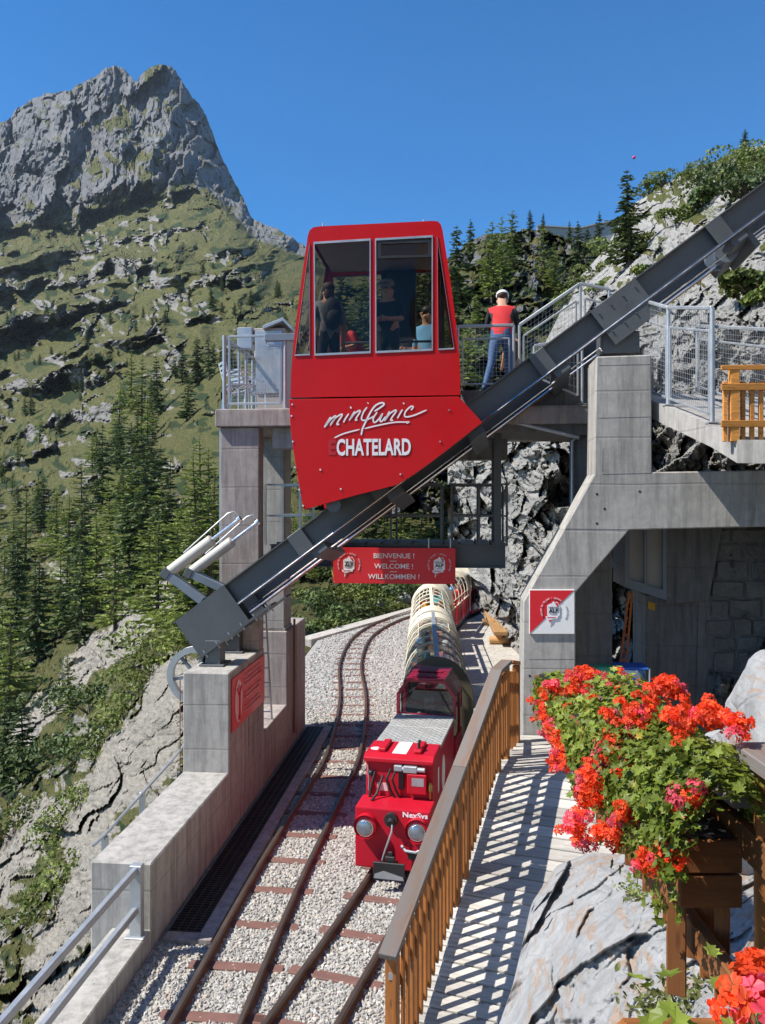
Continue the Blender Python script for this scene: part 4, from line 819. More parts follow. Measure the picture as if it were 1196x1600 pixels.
# skirt
sk = [(452, 624), (717, 619.5), (754, 660), (716, 690), (677, 720), (648, 741), (620, 758), (560, 773), (475, 796.5), (466, 750), (458, 700), (453.5, 660)]
def qs(p, t): s, z = FT(p[0], p[1], tc - .03); return Fw(s, t, z)
for t, th in ((tc - .03, .03), (tc + CB, .03)):
    b = MB(); b.prism([qs(p, t) for p in sk], E2 * th); skirt = b.build('skirt', m_red, root, False, .004)
b = MB()
for p in [(457, 632), (456, 650), (458, 690), (461, 730), (468, 765), (474, 790), (452 + 250, 641), (501, 734), (533, 764), (688, 690), (626, 741)]: c = qs(p, tc - .034); b.tube([c, c - E2 * .008], .012, 8)
b.build('screw', m_chrome, root)
b = MB(); pts = [(470, 780), (600, 752), (700, 690), (720, 660), (715, 640), (470, 640)]
b.prism([qs(p, tc + .1) for p in pts], E2 * (CB - .2)); b.build('undercarriage', m_black, root)
b = MB()
for px in (520, 600, 665):
    for t in (tc + .04, tc + CB - .1): c = qs((px, 985 - .747 * (px - 274) - 12), t); b.tube([c, c + E2 * .06], .10, 16)
b.build('roller', m_steel, root, smooth=40)
b = MB()
for px in (505, 662): c = FP(px, 349 if px > 600 else 354, tc + .5); b.tube([c, c + Vector((0, 0, .05))], .012, 6)
b.build('roof_bolt', m_galv, root)
def on_skirt(px, py): s, z = FT(px, py, tc - .036); return Fw(s, tc - .036, z)
put_text('CHATELARD', .30, on_skirt(584, 700), E1, (0, 0, 1), m_print, root, .009, .575, spacing=1.03)
put_text('E', .26, on_skirt(519, 700.5) + E2 * .003, E1, (0, 0, 1), m_ghost, root, .012, .8)
# brush lettering drawn as strokes (photo crop 480..690 x 630..730 at 5.695)
def st(pts, wd=13):
    pts = cr([(480 + x / 5.695, 630 + y / 5.695) for x, y in pts], 5); hw = wd / 5.695 / 2; m = len(pts); L = []
    d = np.gradient(pts, axis=0); d /= (np.linalg.norm(d, axis=1, keepdims=True) + 1e-6); nr = np.stack([-d[:, 1], d[:, 0]], 1)
    k = np.ones(m); k[0] = .55; k[-1] = .45
    a = pts + nr * hw * k[:, None]; c_ = pts - nr * hw * k[:, None]
    vs = [on_skirt(*p) for p in a] + [on_skirt(*p) for p in c_]
    sb_.add(vs + [v - E2 * .0015 for v in vs], [(m2 * 0 + i, i + 1, m + i + 1, m + i) for i in range(m - 1) for m2 in (0,)] + [(2 * m + i, 2 * m + i + 1, 3 * m + i + 1, 3 * m + i) for i in range(m - 1)])
sb_ = MB()
st([(155, 215), (185, 165), (212, 122)], 15); st([(212, 122), (200, 160), (205, 205), (235, 160), (270, 125), (262, 150), (255, 185), (285, 190)], 13) if False else None
st([(165, 205), (205, 150), (252, 112), (248, 135), (205, 200)]); st([(208, 190), (250, 135), (300, 100), (312, 108), (275, 165), (268, 190), (288, 185)])
st([(372, 92), (340, 140), (325, 172)]); st([(385, 42), (396, 36)], 20)
st([(425, 72), (395, 120), (375, 155)]); st([(380, 148), (420, 95), (465, 65), (472, 78), (445, 120), (432, 150), (450, 148)])
st([(535, 35), (505, 75), (485, 130), (497, 152), (530, 150)]); st([(540, 2), (546, -3)], 18)
st([(600, 72), (650, 40), (686, 10), (665, -4), (610, 20), (565, 80), (530, 150), (495, 225), (482, 285)], 15); st([(525, 152), (580, 125), (600, 112)], 12)
st([(625, 78), (590, 135), (600, 172), (640, 140), (672, 92), (650, 150), (665, 162), (700, 118)]); st([(735, 70), (705, 130), (690, 158)]); st([(695, 152), (735, 95), (785, 62), (792, 75), (760, 120), (745, 152), (768, 150)])
st([(850, 55), (820, 105), (805, 135)]); st([(857, 5), (864, -2)], 18)
st([(925, 62), (945, 35), (925, 28), (880, 70), (868, 110), (890, 122), (960, 105), (1065, 60)])
st([(243, 308), (330, 270), (470, 232)], 12); st([(512, 226), (640, 195), (780, 170), (880, 168), (908, 166), (885, 180)], 12)
sb_.build('script_lettering', m_print, root)
# ---------------------------------------------------------------- right pier, sloping leg and transverse beam of one concrete frame
tp = -.66; th = .62
root = empty('concrete_frame', FP(860, 1148, tp), 0, 'grey concrete portal with an inclined leg carrying the upper beam end', 'pier')
poly = [(932, 557), (1018, 554), (1019.5, 737.5), (1330, 733), (1330, 820), (984, 828), (900, 926), (899, 1200), (815.5, 1200), (818, 940), (929, 741)]
b = MB(); b.prism([FP(x, y, tp) for x, y in poly], E2 * th); b.build('portal', m_conc, root, False, .015)
for (x0, y0, x1, y1) in ((826, 1030, 899, 1030), (836, 935, 899, 935), (936, 571, 1018, 569), (936, 653, 1019, 651), (941, 741, 1019, 739), (885, 826, 984, 827), (942, 700, 942, 737)):
    b = MB(); b.bar(FP(x0, y0, tp) - E2 * .001, FP(x1, y1, tp) - E2 * .001, .003, .003, E2); b.build('joint', m_concd, root)
b = MB()
for p in ((933, 772), (933, 818), (828, 1056), (945, 795), (1000, 768)): c = FP(*p, tp); b.tube([c - E2 * .003, c + E2 * .01], .016, 8)
b.build('tie_hole', m_black, root)
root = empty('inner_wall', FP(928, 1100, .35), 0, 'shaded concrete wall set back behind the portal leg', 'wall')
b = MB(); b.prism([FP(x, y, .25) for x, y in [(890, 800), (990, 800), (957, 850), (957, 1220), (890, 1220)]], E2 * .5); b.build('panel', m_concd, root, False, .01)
root = empty('rear_pier', FP(908, 830, 1.5), 0, 'dark concrete post behind the portal with a conduit', 'pier')
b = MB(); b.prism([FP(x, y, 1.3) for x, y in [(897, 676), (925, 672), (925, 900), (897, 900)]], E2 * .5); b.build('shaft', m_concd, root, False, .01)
b = MB(); b.tube([FP(894, 860, 1.2), FP(894, 690, 1.2), FP(912, 670, 1.2), FP(916, 575, 1.2)], .025); b.tube([FP(921, 660, .6), FP(921, 575, .6)], .02); b.build('conduit', m_galv, root, smooth=40)
b = MB(); b.box(FP(965, 540, .25), (.5, .5, .3), RF); b.build('bearing_plate', m_steel, root, False, .01)
# slab of the passage beyond the portal, roof over the dark space
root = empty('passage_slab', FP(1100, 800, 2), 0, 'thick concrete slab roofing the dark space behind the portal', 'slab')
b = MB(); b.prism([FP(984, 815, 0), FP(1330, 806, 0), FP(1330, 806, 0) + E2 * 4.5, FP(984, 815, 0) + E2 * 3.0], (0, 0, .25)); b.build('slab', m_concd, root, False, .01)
# glazed booth and concrete mass under the slab
root = empty('glazed_booth', FP(1010, 935, 1.0), 0, 'grey framed glass booth hanging in the shade under the slab', 'booth')
t = 1.1; A = [FP(x, y, t) for x, y in [(981, 826), (1037, 826), (1037, 922), (981, 908)]]
b = MB(); b.holed([[FP(x, y, t) for x, y in [(978, 824), (1042, 824), (1042, 938), (978, 918)]], [FP(x, y, t) for x, y in [(984, 826), (1007, 826), (1007, 912), (984, 905)]], [FP(x, y, t) for x, y in [(1011, 826), (1036, 826), (1036, 921), (1011, 914)]]], E2 * .06); b.build('frame', m_steelb, root)
b = MB(); b.prism([FP(x, y, t + .1) for x, y in [(984, 826), (1036, 826), (1036, 921), (984, 905)]], E2 * .01); b.build('pane', m_tan, root)
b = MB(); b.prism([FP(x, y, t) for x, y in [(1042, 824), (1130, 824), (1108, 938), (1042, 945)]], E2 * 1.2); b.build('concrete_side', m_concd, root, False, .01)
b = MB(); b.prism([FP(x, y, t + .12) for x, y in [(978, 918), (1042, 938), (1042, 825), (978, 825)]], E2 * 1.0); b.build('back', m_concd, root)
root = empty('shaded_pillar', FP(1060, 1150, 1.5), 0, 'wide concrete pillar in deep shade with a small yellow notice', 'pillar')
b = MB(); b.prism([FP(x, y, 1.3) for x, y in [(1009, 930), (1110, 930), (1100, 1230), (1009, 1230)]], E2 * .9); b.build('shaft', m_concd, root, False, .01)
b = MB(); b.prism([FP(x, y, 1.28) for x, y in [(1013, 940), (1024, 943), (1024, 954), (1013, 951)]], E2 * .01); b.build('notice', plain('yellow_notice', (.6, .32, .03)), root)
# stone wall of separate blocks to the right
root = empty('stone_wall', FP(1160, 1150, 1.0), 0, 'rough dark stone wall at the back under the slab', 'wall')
m_blk = mk_rock('wall_stone', [(.12, .12, .12), (.19, .19, .185), (.28, .275, .26)], 1.5, None, .2)  # stones kept dark: shade under the slab is put into their colour
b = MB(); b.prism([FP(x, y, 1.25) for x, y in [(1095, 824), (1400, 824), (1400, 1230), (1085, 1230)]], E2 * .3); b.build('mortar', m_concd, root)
y = 826
while y < 1200:
    h = random.uniform(22, 36); x = 1100 + random.uniform(0, 20)
    while x < 1260:
        wd = random.uniform(28, 62); b = MB()
        pts = [(x + random.uniform(1, 4), y + random.uniform(1, 4)), (x + wd / 2, y + random.uniform(0, 4)), (x + wd - random.uniform(1, 4), y + random.uniform(1, 4)), (x + wd - random.uniform(1, 3), y + h - random.uniform(1, 4)), (x + wd / 2, y + h - random.uniform(0, 3)), (x + random.uniform(1, 4), y + h - random.uniform(1, 4))]
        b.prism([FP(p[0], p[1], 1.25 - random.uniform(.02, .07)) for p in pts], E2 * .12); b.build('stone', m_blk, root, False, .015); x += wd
    y += h
# ladder, bins
root = empty('orange_ladder', FP(980, 1040, .9), 0, 'thin orange ladder leaning on the rock behind the portal leg', 'ladder')
for dx in (0, 9):
    b = MB(); b.tube([FP(969 + dx, 1045, .75), FP(983 + dx * .6, 925, 1.0)], .016, 6); b.build('stile', m_orange, root)
for i in range(9): f_ = i / 9; b = MB(); b.tube([FP(969 + 14 * f_, 1045 - 120 * f_, .75 + .25 * f_), FP(978 + 10.4 * f_, 1045 - 120 * f_, .75 + .25 * f_)], .010, 5); b.build('rung', m_orange, root)
zd = 1.56
p = FP(944, 1048, -.3); root = empty('litter_bin', (p.x, p.y, zd), 0, 'green litter bin with a slot under its round lid', 'bin')
b = MB(); b.tube([(p.x, p.y, zd), (p.x, p.y, p.z - .1)], [.13, .14], 20); b.build('body', m_black, root, smooth=40)
b = MB(); b.tube([(p.x, p.y, p.z - .10), (p.x, p.y, p.z - .06)], [.142, .145], 20); b.build('slot', m_black, root, smooth=40)
b = MB(); b.tube([(p.x, p.y, p.z - .06), (p.x, p.y, p.z + .02), (p.x, p.y, p.z + .07), (p.x, p.y, p.z + .08)], [.15, .15, .13, .10], 20); b.build('lid', m_green, root, smooth=40)
p = FP(985, 1050, -.2); root = empty('sack_holder', (p.x, p.y, zd), 0, 'blue lidded stand holding a pale refuse sack with blue stripes', 'bin')
b = MB(); b.box((p.x, p.y, p.z + .08), (.42, .36, .035), RF); b.build('lid', m_blue, root, False, .01)
n = NT('striped_sack'); wv = n.n('ShaderNodeTexWave', wave_type='BANDS', bands_direction='DIAGONAL'); wv.inputs['Scale'].default_value = 2.2; wv.inputs['Distortion'].default_value = 2; n.l(n.coord('Object'), wv.inputs[0])
m_sack = n.done(n.mix(n.ramp(wv.outputs[0], [(.55, (0, 0, 0)), (.65, (1, 1, 1))]), (.55, .6, .66), (.05, .22, .55)), .4, 0, n.bump(n.noise(n.coord('Object'), 9, 4), .6, .03))
b = MB(); b.tube([(p.x, p.y, zd + .05), (p.x, p.y, zd + .3), (p.x, p.y, p.z + .06)], [.15, .21, .20], 14); b.build('sack', m_sack, root, smooth=60)
for sx in (-1, 1): b = MB(); b.tube([Vector((p.x, p.y - .17, zd)) + E1 * .2 * sx, Vector((p.x, p.y - .17, p.z + .08)) + E1 * .2 * sx], .012, 6); b.build('leg', m_galv, root)
# square sign on the portal leg
root = empty('emblem_sign', FP(863, 990, tp), 0, 'square red and white sign with a mountain emblem on the portal leg', 'sign')
cs = [FP(x, y, tp) - E2 * .03 for x, y in [(827, 921), (897.5, 921), (897.5, 990), (827, 990)]]
b = MB(); b.prism(cs, E2 * .028); b.build('board', m_white, root, False, .003)
b = MB(); b.prism([cs[0] - E2 * .004 + (cs[2] - cs[0]) * .015, cs[0].lerp(cs[1], .985) - E2 * .004 - Vector((0, 0, .008)), cs[0].lerp(cs[3], .985) - E2 * .004 + E1 * .008], E2 * .003); b.build('red_half', m_sign, root)
logo(root, (cs[0] + cs[2]) / 2 - E2 * .006 + E1 * .02 + Vector((0, 0, .02)), E1, -E2, .155, m_sign)
b = MB(); c0 = (cs[0] + cs[2]) / 2 - E2 * .014 + E1 * .02 + Vector((0, 0, .02))
b.build('outline', m_sign, root) if b.v else None
# ---------------------------------------------------------------- stairs and railings of the upper platform, right side
t = 1.15
def zP(py, px=760): return FT(px, py, t)[1]
zR = 6.33
root = empty('upper_stairs', FP(860, 660, 1.6), 0, 'concrete stair flight rising behind the inclined beams', 'stairs')
sa = FT(720, 640, t)[0]; sb = FT(822, 640, t)[0]; sc_ = FT(905, 640, t)[0]; se = FT(990, 640, t)[0]
b = MB(); b.prism([Fw(sa, t, pz + .003), Fw(sb, t, pz + .003), Fw(sc_ + .1, t, zR + .40), Fw(se + .3, t, zR + .40), Fw(se + .3, t, zR + .15), Fw(sc_ + .1, t, zR + .02), Fw(sb + .1, t, 5.68), Fw(sa, t, 5.68)], E2 * 1.5) if False else None
b.prism([Fw(sa, t - .02, zR), Fw(sb, t - .02, zR), Fw(sc_, t - .02, zR + .45), Fw(se + .3, t - .02, zR + .45), Fw(se + .3, t - .02, zR - .1), Fw(sc_ + .15, t - .02, 5.62), Fw(sa + .3, t - .02, 5.72)], E2 * 1.5); b.build('flight', m_concd, root, False, .012)
n_ = 5
for i in range(n_):
    f0 = i / n_; b = MB(); s0 = sb + (sc_ - sb) * f0; s1 = sb + (sc_ - sb) * (f0 + 1 / n_); b.fbox(s0, s1, t + .1, t + 1.4, zR + .45 * f0, zR + .45 * (f0 + 1 / n_)); b.build('step', m_conc, root, False, .008)
b = MB(); b.tube([FP(720, 655, t - .1), FP(772, 652, t - .1), FP(905, 684, t - .1)], .03, 8); b.build('conduit', m_galv, root, smooth=40)
def rail_run(name, label, pts, hs, mids=True, group=None, rr=.022):
    """pts: feet in world space, hs: heights; posts, top and middle bar, framed wire mesh"""
    pts = [Vector(p) for p in pts]; hs = hs if isinstance(hs, list) else [hs] * len(pts); up = Vector((0, 0, 1))
    root = empty(name, pts[0], 0, label, 'railing', group)
    for p, h in zip(pts, hs): post(root, p, h, rr)
    for (p, h), (q, g) in zip(list(zip(pts, hs))[:-1], list(zip(pts, hs))[1:]):
        b = MB(); b.bar(p + up * h, q + up * g, .045, .045); b.build('handrail', m_galv, root, False, .008)
        d = (q - p).normalized() * .07; frame(root, [p + d + up * .1, q - d + up * .1, q - d + up * (g * .80), p + d + up * (h * .80)], .014)
        wire_panel(root, p + d + up * .1, q - d + up * .1, q - d + up * (g - .03), p + d + up * (h - .03))
    return root
h1 = zP(509) - zR
rail_run('mesh_railing', 'galvanised railing with wire mesh along the level platform beside the cabin', [FP(722, 600, t) * 1, FP(803, 600, t)], h1, group=None) if False else None
fa = Fw(FT(716, 600, t)[0], t, zR); fb = Fw(FT(803, 600, t)[0], t, zR); fc = Fw(FT(812, 600, t)[0], t, zR); fd = Fw(FT(907, 500, t)[0], t, zR + .45); fe = Fw(FT(952, 500, t)[0], t, zR + .45)
rail_run('mesh_railing', 'galvanised railing with wire mesh on the level stretch beside the man in red', [fa, fb], h1)
rail_run('mesh_railing', 'galvanised stair railing with wire mesh climbing behind the inclined beam', [fc, fd, fe], [h1, FT(907, 443, t)[1] - fd.z, FT(952, 452, t)[1] - fe.z])
# lower inner balustrade seen under the beam
g0 = Fw(FT(838, 560, .55)[0], .85, FT(838, 598, .85)[1]); g1 = Fw(FT(915, 560, .55)[0], .85, FT(915, 632, .85)[1])
rail_run('mesh_railing', 'galvanised mesh panel below the inclined beam next to the portal pier', [g0, g1], [.55, 1.0])
# walkway on the right that steps down towards the viewer
root = empty('side_walkway', P(1100, 690, 9), 0, 'sloping concrete walkway slab above the portal beam', 'walkway')
ka = P(985, 612, 11.6); kb = P(1112, 664, 8.6); kc = P(1152, 687, 8.2); kd = P(1400, 688, 7.6)
ex = Vector((2.4, .6, 0)); b = MB(); hh = Vector((0, 0, -.24))
for p, q in ((ka, kb), (kb, kc), (kc, kd)): b.add([p, q, q + ex, p + ex, p + hh, q + hh, q + hh + ex, p + hh + ex], [(0, 1, 2, 3), (4, 7, 6, 5), (0, 4, 5, 1), (3, 2, 6, 7), (0, 3, 7, 4), (1, 5, 6, 2)])
b.build('slab', m_conc, root)
up = Vector((0, 0, 1)); kb2 = ka.lerp(kb, .97)
rail_run('mesh_railing', 'tall galvanised mesh railing running down beside the portal pier', [ka + ex * .02, ka.lerp(kb, .5) + ex * .02, kb2 + ex * .02], [P(985, 465, 11.6).z - ka.z, 1.25, P(1121, 480, 8.66).z - kb2.z], rr=.028)
rail_run('mesh_railing', 'galvanised mesh railing on the inner side of the side walkway', [ka + ex * .45 + up * .02, kb + ex * .40 + up * .02], [1.0, 1.05])
root = empty('orange_fence', kc, 0, 'bright orange wooden fence at the end of the mesh railing', 'fence')
f0 = P(1133, 690, 8.25); f1 = f0 + Vector((1.9, -.1, .0))
for i in range(22):
    p = f0.lerp(f1, i / 21) ; b = MB(); w_ = .09 if i in (1, 19) else .042; b.bar(p, p + up * (.76 if w_ > .05 else .62), w_, .045 if w_ < .05 else .09, E2); b.build('picket' if w_ < .05 else 'fence_post', m_woodo, root, False, .004)
for z, h in ((.76, .05), (.56, .07), (.18, .07)):
    b = MB(); b.bar(f0 + up * z - E2 * .04 - E1 * .05, f1 + up * z - E2 * .04, .03, h); b.build('fence_rail', m_woodo, root, False, .004)
# dam wall far behind
root = empty('dam_wall', P(945, 400, 420), 0, 'pale concrete dam crest showing between the trees on the skyline', 'dam')
b = MB(); b.prism([P(x, y, 420) for x, y in [(840, 353), (905, 357), (985, 340), (985, 430), (840, 430)]], (8, 60, 0)); b.build('wall', m_conc, root); b = MB(); b.prism([P(x, y, 419) for x, y in [(840, 351), (905, 355), (985, 338), (985, 340), (905, 357), (840, 353)]], (8, 62, 0)); b.build('parapet', m_conc, root)
# ---------------------------------------------------------------- timber ramp with planks and balustrade
def rX(D): return -2.05 + .371 * D
def deck(D): return 1.558 + .393 * (min(D, 8.99) - 8.99)
def capz(D): return 1.438 + .388 * (min(D, 8.99) - 5.7)
RV = Vector((1, -.371, 0)).normalized(); WID = 1.5
root = empty('timber_ramp', (rX(6.5) + .7, 6.5, deck(6.5)), 0, 'bleached plank ramp climbing to a landing at the concrete portal', 'ramp')
Ls = []; Rs = []; D = 4.5
while D < 8.99: p = Vector((rX(D), D, deck(D))); Ls.append(p - RV * .06); Rs.append(p + RV * WID); D += .128
zl = deck(9.1); r0 = Rs[-1].copy(); lend = Vector((rX(9.4) - .04, 10.36, zl)); 
n_ = 11; l0 = Ls[-1].copy(); rend = FP(1010, 1140, tp - .02); rend.z = zl; lend = FP(800, 1140, tp - .02); lend.z = zl
for i in range(1, n_ + 1):
    f_ = i / n_; a = l0.lerp(Vector((rX(9.45) - .06, 9.45, zl)), min(1, f_ * 1.75)); a = a if f_ < .571 else Vector((rX(9.45) - .06, 9.45, zl)).lerp(lend, (f_ - .571) / .429)
    Ls.append(a); Rs.append(r0.lerp(rend, f_))
for i in range(len(Ls) - 1):
    a, b_, c_, d_ = Ls[i], Rs[i], Rs[i + 1], Ls[i + 1]; g = .05
    q = [a.lerp(d_, g), b_.lerp(c_, g), c_.lerp(b_, g), d_.lerp(a, g)]; ctr = sum(q, Vector()) / 4; x = (b_ - a).normalized(); rz = math.atan2(x.y, x.x)
    o = MB(); Mi = (Matrix.Translation(ctr) @ Matrix.Rotation(rz, 4, 'Z')).inverted(); jz = random.uniform(-.004, .003)
    top_ = [Mi @ p for p in q]; o.prism([p + Vector((random.uniform(-.02, .015), 0, -.045 + jz)) for p in top_], (0, 0, .045)); ob = o.build('plank', m_deck, None, True, .004)
    ob.parent = root; ob.location = ctr - root.location; ob.rotation_euler = (0, 0, rz)
for off in (.0, .72, 1.42):
    b = MB(); p0 = Vector((rX(4.5), 4.5, deck(4.5) - .13)) + RV * off; p1 = Vector((rX(8.95), 8.95, deck(8.95) - .13)) + RV * off; b.bar(p0, p1, .08, .16); b.bar(p1, p1 + Vector((.2, 1.2, 0)), .08, .16); b.build('stringer', m_wood, root)
for D in (6.2, 7.6, 9.0):
    for off in (.02, 1.4):
        b = MB(); p = Vector((rX(D), D, -.3)) + RV * off; b.bar(p, p + Vector((0, 0, deck(D) + .1)), .1, .1); b.build('support', m_wood, root)
# balustrade
root = empty('timber_balustrade', (rX(7), 7, deck(7)), 0, 'stained wooden balustrade with a weathered cap between train and ramp', 'balustrade')
up = Vector((0, 0, 1)); dv = Vector((.371, 1, .39)).normalized()
def obar(p0, p1, wd, h, mat, name, bev=.004, upv=(0, 0, 1)):
    """bar as an object whose local x runs along it (so that the grain does)"""
    p0 = Vector(p0); p1 = Vector(p1); d = p1 - p0; L = d.length; d /= L; u = Vector(upv)
    if abs(d.dot(u)) > .98: u = Vector((.371, 1, 0)).normalized()
    y = u.cross(d).normalized(); z = d.cross(y); o = MB(); o.box((0, 0, 0), (L, wd, h)); ob = o.build(name, mat, None, True, bev)
    ob.parent = root; ob.matrix_local = wloc(root).inverted() @ Matrix.Translation((p0 + p1) / 2) @ Matrix((d, y, z)).transposed().to_4x4(); return ob
def cp(D, h=0): return Vector((rX(D), D, capz(D) + h))
j = 7.47
obar(cp(5.62, -.02), cp(j, -.02), .135, .045, m_woodg, 'cap'); obar(cp(j + .004, -.02), cp(8.99, -.02), .135, .045, m_woodg, 'cap'); obar(cp(8.99, -.02), cp(9.52, -.02), .135, .046, m_woodg, 'cap')
ce = Vector((1.70, 10.12, 2.56)); c0 = cp(9.47, -.02); obar(c0 + Vector((.05, .05, 0)), ce, .11, .045, m_wood, 'cap')
for h0, h1 in ((-.40, -.33), (-1.06, -.98)):
    obar(cp(5.7, (h0 + h1) / 2), cp(8.99, (h0 + h1) / 2), .045, .085, m_wood, 'rail'); obar(cp(8.99, (h0 + h1) / 2), cp(9.47, (h0 + h1) / 2), .045, .085, m_wood, 'rail')
    e = ce.copy(); e.z += (h0 + h1) / 2 * .8; s_ = cp(9.47, (h0 + h1) / 2 * .8); obar(s_, e, .045, .08, m_wood, 'rail')
for D in (5.72, 7.33, 7.62, 9.02, 9.47):
    z1 = capz(D) - .045; obar(Vector((rX(D), D, deck(D))) + RV * (.0), Vector((rX(D), D, z1)), .085, .085, m_wood, 'newel')
obar(Vector((ce.x, ce.y, zl)), ce - up * .03, .085, .085, m_wood, 'newel')
q = MB(); L = .97; q.prism([Vector((-L / 2, -.0125, -.021)), Vector((L / 2, -.0125, -.021)), Vector((L / 2, .0125, -.021)), Vector((-L / 2, .0125, -.021))], (0, 0, .042)) if False else None
q.prism([Vector((L / 2, 0, -.021)), Vector((L / 2, 0, .021)), Vector((-L / 2 + .04, 0, .021)), Vector((-L / 2, 0, 0)), Vector((-L / 2 + .04, 0, -.021))], (0, .024, 0)); bo = q.build('baluster', m_wood, None, True, .003); bme = bo.data; bpy.data.objects.remove(bo)
def balus(p, zc, n3):
    ob = link('baluster', bme, root); y = n3; x = up; z = x.cross(y); ob.matrix_local = wloc(root).inverted() @ Matrix.Translation(Vector((p.x, p.y, zc))) @ Matrix((x, y, z)).transposed().to_4x4()
D = 5.84
while D < 9.45:
    if min(abs(D - k_) for k_ in (5.72, 7.33, 7.62, 9.02, 9.47)) > .06: balus(Vector((rX(D), D, 0)) + RV * .024, capz(D) - .10 - L / 2, RV)
    D += .1035
for f_ in (.28, .55, .8): p = c0.lerp(ce, f_); balus(p + E2 * -.05, p.z - .09 - L / 2, -E2)
b = MB(); p = Vector((rX(5.72), 5.72, 1.22)) - Vector((.371, 1, 0)).normalized() * .045; b.box(p, (.03, .006, .05)); b.build('bracket', m_galv, root)
# ---------------------------------------------------------------- rock outcrop beside the ramp
co = [(755, [(1800, 4.4), (1720, 4.7), (1680, 4.9), (1670, 5.0), (1680, 5.1), (1700, 5.2)]), (800, [(1800, 4.2), (1660, 4.75), (1580, 5.2), (1545, 5.5), (1552, 5.65), (1600, 5.8)]),
      (830, [(1800, 4.0), (1600, 4.8), (1480, 5.6), (1420, 6.2), (1412, 6.5), (1460, 6.8)]), (870, [(1800, 3.8), (1580, 4.6), (1430, 5.7), (1366, 6.6), (1352, 7.1), (1400, 7.5)]),
      (920, [(1800, 3.5), (1560, 4.3), (1420, 5.3), (1350, 6.2), (1332, 6.9), (1372, 7.4)]), (980, [(1800, 3.2), (1560, 3.9), (1440, 4.7), (1375, 5.4), (1335, 6.2), (1330, 7.0)]),
      (1040, [(1800, 2.9), (1580, 3.5), (1470, 4.1), (1400, 4.8), (1350, 5.6), (1320, 6.6)]), (1120, [(1800, 2.6), (1620, 3.0), (1520, 3.5), (1440, 4.2), (1380, 5.0), (1320, 6.0)]), (1300, [(1800, 2.4), (1650, 2.8), (1540, 3.3), (1440, 4.0), (1350, 5), (1300, 6)])]
T4 = Terr(co, 380, 380, None, 8); X, Y = T4.X, T4.py; wx = X + 14 * fbm(X / 70, Y / 70, 3, 115); wy = Y + 14 * fbm(X / 70, Y / 70, 3, 116)
dg_ = wy + .75 * wx
T4.ld = T4.ld + facet(wx / 150, dg_ / 95, 111) * .045 + facet(wx / 70, dg_ / 42, 112) * .016 + facet(wx / 28, dg_ / 17, 113) * .004 + .02 * fbm(X / 45, Y / 45, 5, 114) + .006 * fbm(X / 9, Y / 9, 4, 117) + facet(wx / 12, dg_ / 7, 119) * .0022
cracks = np.abs(gn(wx / 90, dg_ / 60, 118)); T4.ld = T4.ld + .010 * (1 - sstep(cracks, 0, .02))
T4.ld = blur(T4.ld, 1); m_out = mk_rock('pale_gneiss', [(.22, .225, .23), (.31, .315, .32), (.43, .43, .43)], 2.2, (.33, .21, .13), .15, bstr=.9, bd=.03)
T4.mesh('rock_outcrop', m_out, {}, True)
def boulder(name, c, r, sd, mat, label, group=None, sq=(1, 1, 1), amp=.28):
    bm = bmesh.new(); bmesh.ops.create_icosphere(bm, subdivisions=5, radius=1); p = np.array([v.co[:] for v in bm.verts]); f = np.array([[v.index for v in q.verts] for q in bm.faces]); bm.free()
    pl_ = np.random.default_rng(sd).normal(size=(26, 3)); pl_ /= np.linalg.norm(pl_, axis=1, keepdims=True); dd = np.random.default_rng(sd + 1).uniform(1 - amp, 1.0, 26)
    k = np.min(dd[None] / np.clip(p @ pl_.T, .05, None), axis=1); p = p * np.clip(k, .3, 1.05)[:, None]
    th_ = np.arctan2(p[:, 1], p[:, 0]); p *= (1 + .05 * fbm(th_ * 2.5 + p[:, 2], p[:, 2] * 4, 5, sd))[:, None]; p = p * np.array(sq) * r
    return tag(link(name, np_mesh(name, p, f, mat), None, c), label, 'rock', group)
boulder('boulder', Vector((2.72, 4.75, 2.95)), .83, 3, m_out, 'pale grey boulder standing behind the flower fence', None, (.8, 1, 1))
boulder('boulder', Vector((2.35, 5.3, 2.55)), .5, 8, m_out, 'lower pale boulder wedged beside the larger one', None, (.9, 1, 1))
# ---------------------------------------------------------------- fence with flower boxes on the right
root = empty('flower_fence', (1.12, 2.35, 3.0), 0, 'brown timber fence carrying the flower boxes on the viewing terrace', 'fence')
for D in (2.33, 3.3, 4.05): obar(Vector((1.145, D, 2.75 if D < 3 else 3.1)), Vector((1.145, D, 3.83 if D < 3 else 3.62)), .10, .10, m_wood if D < 3 else m_woodd, 'post')
obar(Vector((1.14, 1.2, 3.85)), Vector((1.14, 2.42, 3.85)), .16, .045, m_woodg, 'cap'); obar(Vector((1.14, 2.424, 3.69)), Vector((1.14, 4.1, 3.64)), .15, .045, m_woodg, 'cap')
for z in (3.58, 3.22): obar(Vector((1.10 if z > 3.5 else 1.0, 1.2, z)), Vector((1.10 if z > 3.5 else 1.0, 4.1, z)), .04, .10, m_woodd, 'rail')
for i in range(22):
    D = 1.45 + i * .115
    if abs(D - 2.33) > .08: obar(Vector((1.06, D, 3.05)), Vector((1.06, D, 3.52)), .045, .03, m_woodd, 'picket', .003)
obar(Vector((.93, 2.52, 3.05)), Vector((.93, 2.52, 3.62)), .06, .05, m_woodd, 'bracket_post')
